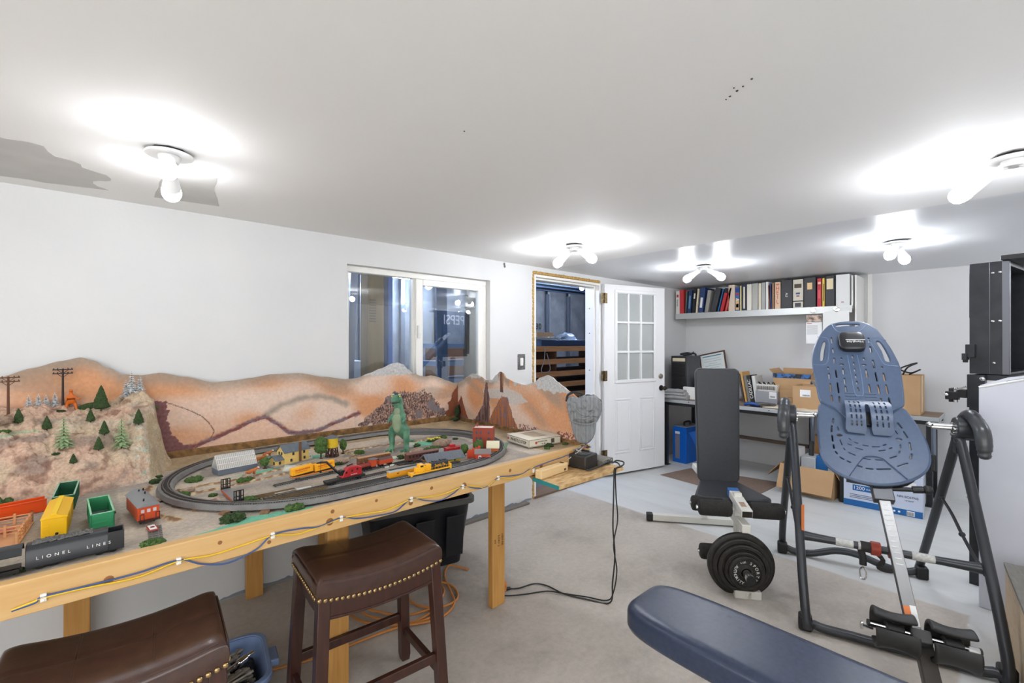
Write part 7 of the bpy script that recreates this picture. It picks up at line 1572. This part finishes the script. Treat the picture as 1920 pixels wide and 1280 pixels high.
for i in range(16): b_.box(-.098,-.094,-.088+i*.0115,-.083+i*.0115,.018,.058)
b_.done('slot', mat('slot_dark',(70,70,70),.8), t); b_ = B()
for i in range(4): b_.tube([(-.04+.02*i,-.08+.05*i,.05),(-.02,-.05+.05*i,.092),(.02,-.02+.04*i,.07)],.006,6,sm=4)
b_.done('basket_contents', BLACKP, t)
# clutter in front
tag(B().sph((0,0,.02),.06,(1.3,1.9,.32),3,.4).done('work_gloves', mat('glove_grey',(110,108,104),.9,col2=(64,64,66),scale=22)), 'crumpled grey and black work gloves lying on the workbench', 'gloves').location = (5.10,1.74,.79)
tag(B().tube([(0,.10,.012),(-.02,.03,.03),(.0,-.03,.016),(.03,-.01,.012),(.03,.06,.014)],.016,8,sm=5).done('blue_strap', mat('strap_blue',(24,70,140),.5)), 'bright blue rubber strap lying on the workbench edge', 'strap').location = (5.03,1.80,.79)
tag(B().sph((0,0,.022),.03,(1,1.1,.8),2,.2).done('cream_spool', mat('cream_roll',(220,206,176),.8)), 'small cream roll at the left of the clutter on the workbench', 'roll').location = (5.05,2.0,.79)
b_ = B(); b_.grid(lambda u, v: (5.0+.26*u, 1.20+.52*v, .788+.022*(.5+.5*noise.noise(Vector((u*4, v*6, 2))))*min(1,8*min(u,1-u)+.1)*min(1,8*min(v,1-v)+.1)+.003), 30, 50); tag(b_.done('drop_cloth', mat('cream_cloth',(214,202,180),.95,col2=(196,182,160),scale=9), solid=.004), 'crumpled cream cloth spread along the front edge of the workbench', 'cloth')
def carton(name, label, x0, x1, y0, y1, z0, h, m=CARD, flaps=(), open_=True, th=.004, rz=0):
    cx, cy = (x0+x1)/2, (y0+y1)/2; t = thing(name, label, 'box', (cx,cy,z0), rz); a, b2 = (x1-x0)/2, (y1-y0)/2
    q = B().box(-a,-a+th,-b2,b2,0,h).box(a-th,a,-b2,b2,0,h).box(-a+th,a-th,-b2,-b2+th,0,h).box(-a+th,a-th,b2-th,b2,0,h).box(-a+th,a-th,-b2+th,b2-th,0,th)
    if not open_: q.box(-a,a,-b2,b2,h-th,h)
    q.done('carton', m, t, bev=.001)
    for side, l, ang in flaps:
        q = B()
        if side == '-x': q.box(-l,0,-b2,b2,-th/2,th/2); M = T_(-a,0,h)@RY(ang)
        if side == '+x': q.box(0,l,-b2,b2,-th/2,th/2); M = T_(a,0,h)@RY(-ang)
        if side == '-y': q.box(-a,a,-l,0,-th/2,th/2); M = T_(0,-b2,h)@RX(-ang)
        if side == '+y': q.box(-a,a,0,l,-th/2,th/2); M = T_(0,b2,h)@RX(ang)
        q.done('flap', CARD, t, M=M)
    return t
t = carton('large_carton','large cardboard box with black patterned tape band on the workbench',5.42,5.74,1.40,1.755,.787,.33,flaps=[('-y',.10,70),('+y',.06,50),('+x',.05,80)])
B().box(-.163,-.159,-.179,.179,.285,.332).done('printed_tape', mat('tape_black',(34,36,40),.4,col2=(60,110,170),scale=28,contrast=.12), t)
B().box(-.161,-.1595,-.178,.178,.165,.167).done('crease', CARDD, t); b_ = B().box(-.1612,-.1595,-.01,-.007,.03,.08).box(-.1612,-.1595,.03,.033,.03,.08).box(-.1612,-.1595,-.01,.033,.03,.033).box(-.1612,-.1595,-.01,.033,.077,.08); b_.done('printed_mark', mat('box_ink',(80,56,36),.8), t)
t = carton('labelled_carton','smaller cardboard box with white label in front of the large carton',5.10,5.40,1.205,1.475,.789,.235,flaps=[('+x',.05,40)]); B().box(-.1515,-.150,-.02,.07,.13,.20).done('shipping_label', PAPER, t); b_ = B()
for i in range(8): b_.box(-.1525,-.151,-.01+i*.0075,-.0065+i*.0075,.138,.152)
b_.done('barcode', BLACKP, t); B().tube([(-.02,-.05,.22),(.0,0,.27),(.03,.02,.25)],.012,8,sm=4).sph((.0,-.06,.225),.02).done('box_contents', mat('stuff_grey',(110,110,108),.6), t)
t = carton('right_carton','tall cardboard box with taped side on the right end of the side bench',5.42,5.72,.56,.95,.797,.355); B().box(-.05,.02,-.1965,-.195,.02,.35).done('tape_strip', mat('tape_clear',(206,186,150),.3), t)
tag(B().tube([(5.60,.70,1.15),(5.56,.66,1.22),(5.60,.60,1.26),(5.66,.66,1.24),(5.60,.72,1.20),(5.56,.64,1.17),(5.62,.58,1.20),(5.64,.66,1.15)],.007,7,sm=6).done('coiled_cable', BLACKP), 'coil of black cable sticking out of the tall right carton', 'cable')
# boxes on the floor
t = thing('blue_machine', 'bright blue boxy machine with side grille and carry handle under the workbench', 'machine', (5.36,2.70,0), -4); BM = mat('machine_blue',(10,96,196),.35)
B().box(-.17,.20,-.09,.09,0,.43).done('case', BM, t, bev=.006); b_ = B()
for i in range(34): b_.box(-.1725,-.170,-.005+.0,.055,.05+i*.0085,.055+i*.0085)
b_.done('grille', mat('grille_tan',(150,138,120),.6), t); B().box(-.172,-.17,-.005,.055,.345,.375).done('label_plate', PAPER, t); B().tube([(-.06,.0,.43),(-.06,.0,.475),(.06,.0,.475),(.06,.0,.43)],.012,8,sm=4).done('handle', BLACKP, t); B().box(-.16,.19,-.085,.085,.43,.437).done('top_panel', mat('machine_top',(150,156,166),.4), t, bev=.002)
tag(B().prism([(0,0),(.22,0),(.26,-.20),(.04,-.24)],0,.03,T_(5.10,2.56,.40)@RY(90)@RZ(-30)).done('blue_bag', mat('bag_blue',(16,84,170),.5), bev=.012), 'blue fabric bag with black piping slumped against the blue machine', 'bag')
t = carton('open_carton','open cardboard carton on the floor holding white and blue packages',5.0,5.42,1.105,1.555,0,.26,flaps=[('-x',.24,-62),('+y',.20,-50),('-y',.16,-60)])
for i, (x0,x1,y0,y1,z1,c_,l) in enumerate(((5.10,5.30,1.42,1.53,.40,(222,222,220),'white narrow package, left one in the open carton'),(5.12,5.34,1.19,1.28,.36,(22,96,160),'blue package in the open carton'),(5.13,5.36,1.285,1.41,.33,(196,200,204),'pale grey package in the middle of the open carton'),(5.12,5.34,1.115,1.185,.38,(186,190,196),'grey package at the right of the open carton'))):
    tag(B().box(x0,x1,y0,y1,.006,z1).done('package', mat('pack%d'%i,c_,.5), bev=.004), l, 'package')
tag(B().box(5.45,5.75,1.10,1.38,0,.50).done('brown_carton', CARDD, bev=.004), 'closed brown carton standing behind the open carton', 'box')
t = thing('oven_box', 'large white and blue printed microwave oven box on the floor under the side bench', 'box', (5.22,.78,0), 4)
L, W_, H_ = .36, .53, .335
B().box(-.24,.24,-W_/2,W_/2,0,H_).done('carton', mat('oven_white',(196,204,222),.5), t, bev=.003); B().box(-.2412,-.239,-W_/2+.001,W_/2-.001,.002,.055).done('blue_band', mat('oven_blue',(16,96,160),.5), t); B().box(-.2412,-.239,.01,.20,.14,.19).done('blue_panel', bpy.data.materials['oven_blue'], t)
rv = (pi/2,0,-pi/2); text('1200', .042, LETTER, t, (-.2418,.155,.165), rv); text('WATTS', .018, LETTER, t, (-.2418,.075,.162), rv); text('NN-SC67NS', .026, mat('oven_ink',(60,66,80),.6), t, (-.2418,-.17,.16), rv); text('1.2 CU FT', .014, bpy.data.materials['oven_ink'], t, (-.2418,-.18,.13), rv)
B().box(-.2415,-.239,-.225,-.17,.225,.285).done('white_sticker', PAPER, t); B().box(-.2418,-.2405,-.215,-.165,.008,.048).done('barcode_panel', PAPER, t); b_ = B()
for i in range(9): b_.box(-.2422,-.241,-.21+i*.005,-.2075+i*.005,.012,.04)
b_.done('barcode', BLACKP, t); b_ = B()
for i in range(4): b_.sph((-.2415,-.02-.032*i,.028),.009,(.1,1,1),1)
b_.done('handling_icons', LETTER, t); b_ = B()
for i in range(3): b_.box(-.2416,-.2402,.02,.22,.075+i*.014,.079+i*.014)
b_.done('print_lines', bpy.data.materials['oven_ink'], t)
B().box(-.2415,-.239,.05,.245,.20,.325).done('oven_picture', mat('oven_dark',(40,42,48),.3), t); B().box(-.242,-.2412,.085,.17,.22,.30).done('window_picture', mat('oven_window',(90,84,70),.3), t); B().lathe([(0,.001),(.03,.001),(.03,0)],T_(-.242,.125,.235)@RY(-90)@Matrix.Diagonal((.5,1,1,1)),18).done('dish_picture', mat('dish_yellow',(226,170,80),.4), t)
# ---------------------------------------------------------------- right edge: black steel cabinet, covered panel, plywood box
cbM = (3.915,.18,0); ang = -9.5
cb = thing('steel_cabinet', 'tall open black steel cabinet with rivets at the right picture edge', 'steel cabinet', cbM, ang)
# local: side face lies in the plane x=0 running along -y, opening faces -y
D_ = .160; Wd = .62
B().box(0,.012,-D_,0,1.262,1.925).done('side_panel', BLACKSTEEL, cb, bev=.001)
B().box(.012,Wd,-.012,0,1.262,1.925).done('back_panel', mat('cab_inner',(20,26,38),.4,.3), cb); B().box(Wd-.012,Wd,-D_,-.012,1.262,1.925).done('side_panel', BLACKSTEEL, cb)
B().box(.012,Wd-.012,-D_,-.012,1.90,1.925).done('top_panel', BLACKSTEEL, cb); B().box(.012,Wd-.012,-D_,-.012,1.262,1.275).done('bottom_panel', BLACKSTEEL, cb)
B().box(-.003,.0,-.085,-.088,1.264,1.922).box(-.004,.004,-D_-.006,-D_+.022,1.265,1.922).box(.004,.022,-D_-.008,-D_+.003,1.265,1.922).done('edge_flange', mat('bright_edge',(110,112,118),.3,.8), cb, bev=.001)
B().box(-.02,Wd+.1,-D_-.10,-D_+.025,1.928,1.955).done('lid_flap', mat('flap_black',(34,34,36),.5), cb, bev=.002)
for y, z in ((-.10,1.86),(-.13,1.862),(-.10,1.575),(-.13,1.577),(-.105,1.33)): B().sph((-.002,y,z),.009,(.5,1,.8),2).done('rivet', CHROME, cb)
b_ = B(); b_.box(.20,.22,-.10,-.06,1.70,1.88).box(.35,.50,-.04,-.012,1.30,1.62); b_.done('inner_mechanism', mat('cab_blue_black',(16,22,34),.4,.4), cb); B().tube([(.03,-.14,1.32),(.10,-.13,1.33),(.13,-.12,1.40),(.13,-.12,1.47)],.004,7,sm=5).tube([(.24,-.08,1.87),(.24,-.08,1.80),(.20,-.08,1.79)],.006,7).done('latch_rod', CHROME, cb); B().box(.10,.19,-.13,-.09,1.275,1.30).done('bracket', GALV, cb)
B().box(-.035,.0,-.03,.012,1.36,1.44).done('hinge_block', BLACKSTEEL, cb, bev=.003); B().box(-.045,-.03,-.0,.02,1.33,1.36).done('hinge_bolt', BLACKP, cb)
B().box(-.06,.0,.0,.022,1.345,1.385).done('catch_tab', BLACKSTEEL, cb, bev=.002)
st = thing('steel_stand', 'black steel post and corner plate under the steel cabinet holding a clamp', 'stand', (3.90,.165,0), ang)
B().box(-.02,.02,-.045,.012,0,1.10).done('post', BLACKSTEEL, st, bev=.002); B().box(-.02,.03,-.055,.022,1.06,1.258).done('corner_plate', BLACKSTEEL, st, bev=.002); B().box(.03,.60,-.18,.0,1.225,1.259).done('top_rail', BLACKSTEEL, st, bev=.002)
B().sph((-.022,-.045,1.235),.014,(.5,1,1)).done('rivet', CHROME, st)
b_ = B(); b_.box(-.035,.02,.02,.065,1.115,1.165).box(-.045,.0,.055,.115,1.10,1.15).box(-.04,.02,.085,.10,1.085,1.17); b_.done('clamp', BLACKP, st, bev=.004); b_ = B(); b_.cyl((-.02,.075,1.085),(-.02,.075,1.175),.014,n=14).sph((-.046,.105,1.13),.010).tube([(-.047,.07,1.16),(-.047,.02,1.185)],.006,6); b_.done('clamp_pin', CHROME, st)
tag(B().box(3.93,3.96,.10,.13,0,.55,None).done('blue_pipe', mat('pipe_blue',(70,110,160),.4), bev=.004), 'thin blue upright strip behind the black steel post', 'strip')
pn = thing('wrapped_slab', 'large pale grey plastic wrapped panel standing on the floor at the right edge', 'panel', (0,0,0))
P = [(.128,.0),(.128,1.205),(-.03,1.255),(-.9,1.42),(-.9,0)]
Mp = Matrix(((0,0,1,0),(1,0,0,0),(0,1,0,0),(0,0,0,1)))
PW = mat('plastic_wrap', (196,198,208), .35, col2=(206,208,216), scale=4, bump=.25, bscale=5)
B().prism(P, 3.575, 3.63, Mp).done('slab_body', PW, pn, bev=.004)
B().tube([(3.574,.128,1.205),(3.574,-.03,1.255),(3.574,-.9,1.42)],.006,7).done('welt', LETTER, pn); B().prism([(.126,1.212),(.02,1.262),(-.9,1.45),(-.9,1.425),(-.03,1.262)],3.60,3.64,Mp).done('printed_edge', mat('printed_white',(206,208,216),.4), pn)
bx_ = thing('plywood_box', 'plywood box with grey lid in the lower right corner of the picture', 'wooden box', (3.32,.028,0), 6.4)
B().box(-.96,0,-.63,0,0,.345).done('box_body', PLY, bx_, bev=.002); B().box(-.965,.005,-.635,.005,.345,.362).done('lid', mat('lid_grey',(128,124,116),.6,col2=(104,100,94),scale=14,stretch=(1,5,1)), bx_, bev=.002)
B().tube([(-.22,-.09,.364),(-.32,-.085,.377),(-.37,-.12,.372),(-.30,-.13,.368),(-.20,-.11,.370)],.0025,6,sm=5).done('loose_wire', BLACKP, bx_)
B().box(.012,Wd,-.001,.004,1.60,1.925).done('sign_face', mat('sign_blue_black',(18,34,66),.35), cb, bev=.001)
text('PEPSI', .215, LETTER, cb, (.27,.0045,1.80), (pi/2,0,pi), sx=1.0)
# ---------------------------------------------------------------- small pieces become sub-parts of the part they sit on
NEST = {'seat': ['piping','nailhead_trim'], 'disc': ['lettering'], 'hood': ['lettering'], 'cab': ['lettering','cab_window','winch_drum'], 'carton': ['shipping_label','barcode','printed_tape','tape_strip','crease','printed_mark','lettering','blue_band','blue_panel','white_sticker','barcode_panel','handling_icons','print_lines','oven_picture','window_picture','dish_picture','border','side_picture','red_badge','top_picture'],
        'body': ['lettering','ladder','brake_hole','rib','end_window'], 'roof': ['roof_walk','clerestory','roof_vent','cupola'], 'case': ['grille','label_plate','drive_cover','beige_bay','dial'], 'back_plate': ['raised_rib','handle_lip'], 'seat_plate': ['seam_line'],
        'main_shaft': ['shaft_scale','shaft_side','orange_label','white_label'], 'head_pillow': ['lettering','lettering_stroke'], 'worktop': ['steel_edge','edge_screw'], 'developer_arm': ['blue_end_cap','sticker','warning_print','arm_socket'], 'paper': ['blue_band','seal','print_lines'], 'cover': ['spine_label','lettering'], 'side_panel': ['rivet','edge_flange'],
        'walls': ['window','chimney','door','parapet','porch','gable_vent'], 'tank': ['hoop'], 'crown': ['button','back_strap','seam_fold'], 'sign_face': ['lettering'], 'front_beam': ['knot'], 'front_edge': ['edge_lip'], 'leaf_panel': ['moulding','raised_panel','muntin','hinge','deadbolt','door_knob'], 'door_leaf': []}
bn = lambda o: o.name.rsplit('.', 1)[0] if o.name[-3:].isdigit() and '.' in o.name else o.name
I4 = Matrix.Identity(4)
for root in [o for o in C.objects if o.parent is None and o.children]:
    if root.get('kind') == 'structure': continue
    kids = list(root.children); first = {}
    for k in kids:
        if bn(k) in NEST and bn(k) not in first and k.matrix_basis == I4: first[bn(k)] = k
    done_ = set()
    for pn_, q in first.items():
        for k in kids:
            if bn(k) in NEST[pn_] and k not in done_ and k is not q and not k.children and bn(k) not in ('seat','cab','roof','body','walls'):
                k.parent = q; done_.add(k)
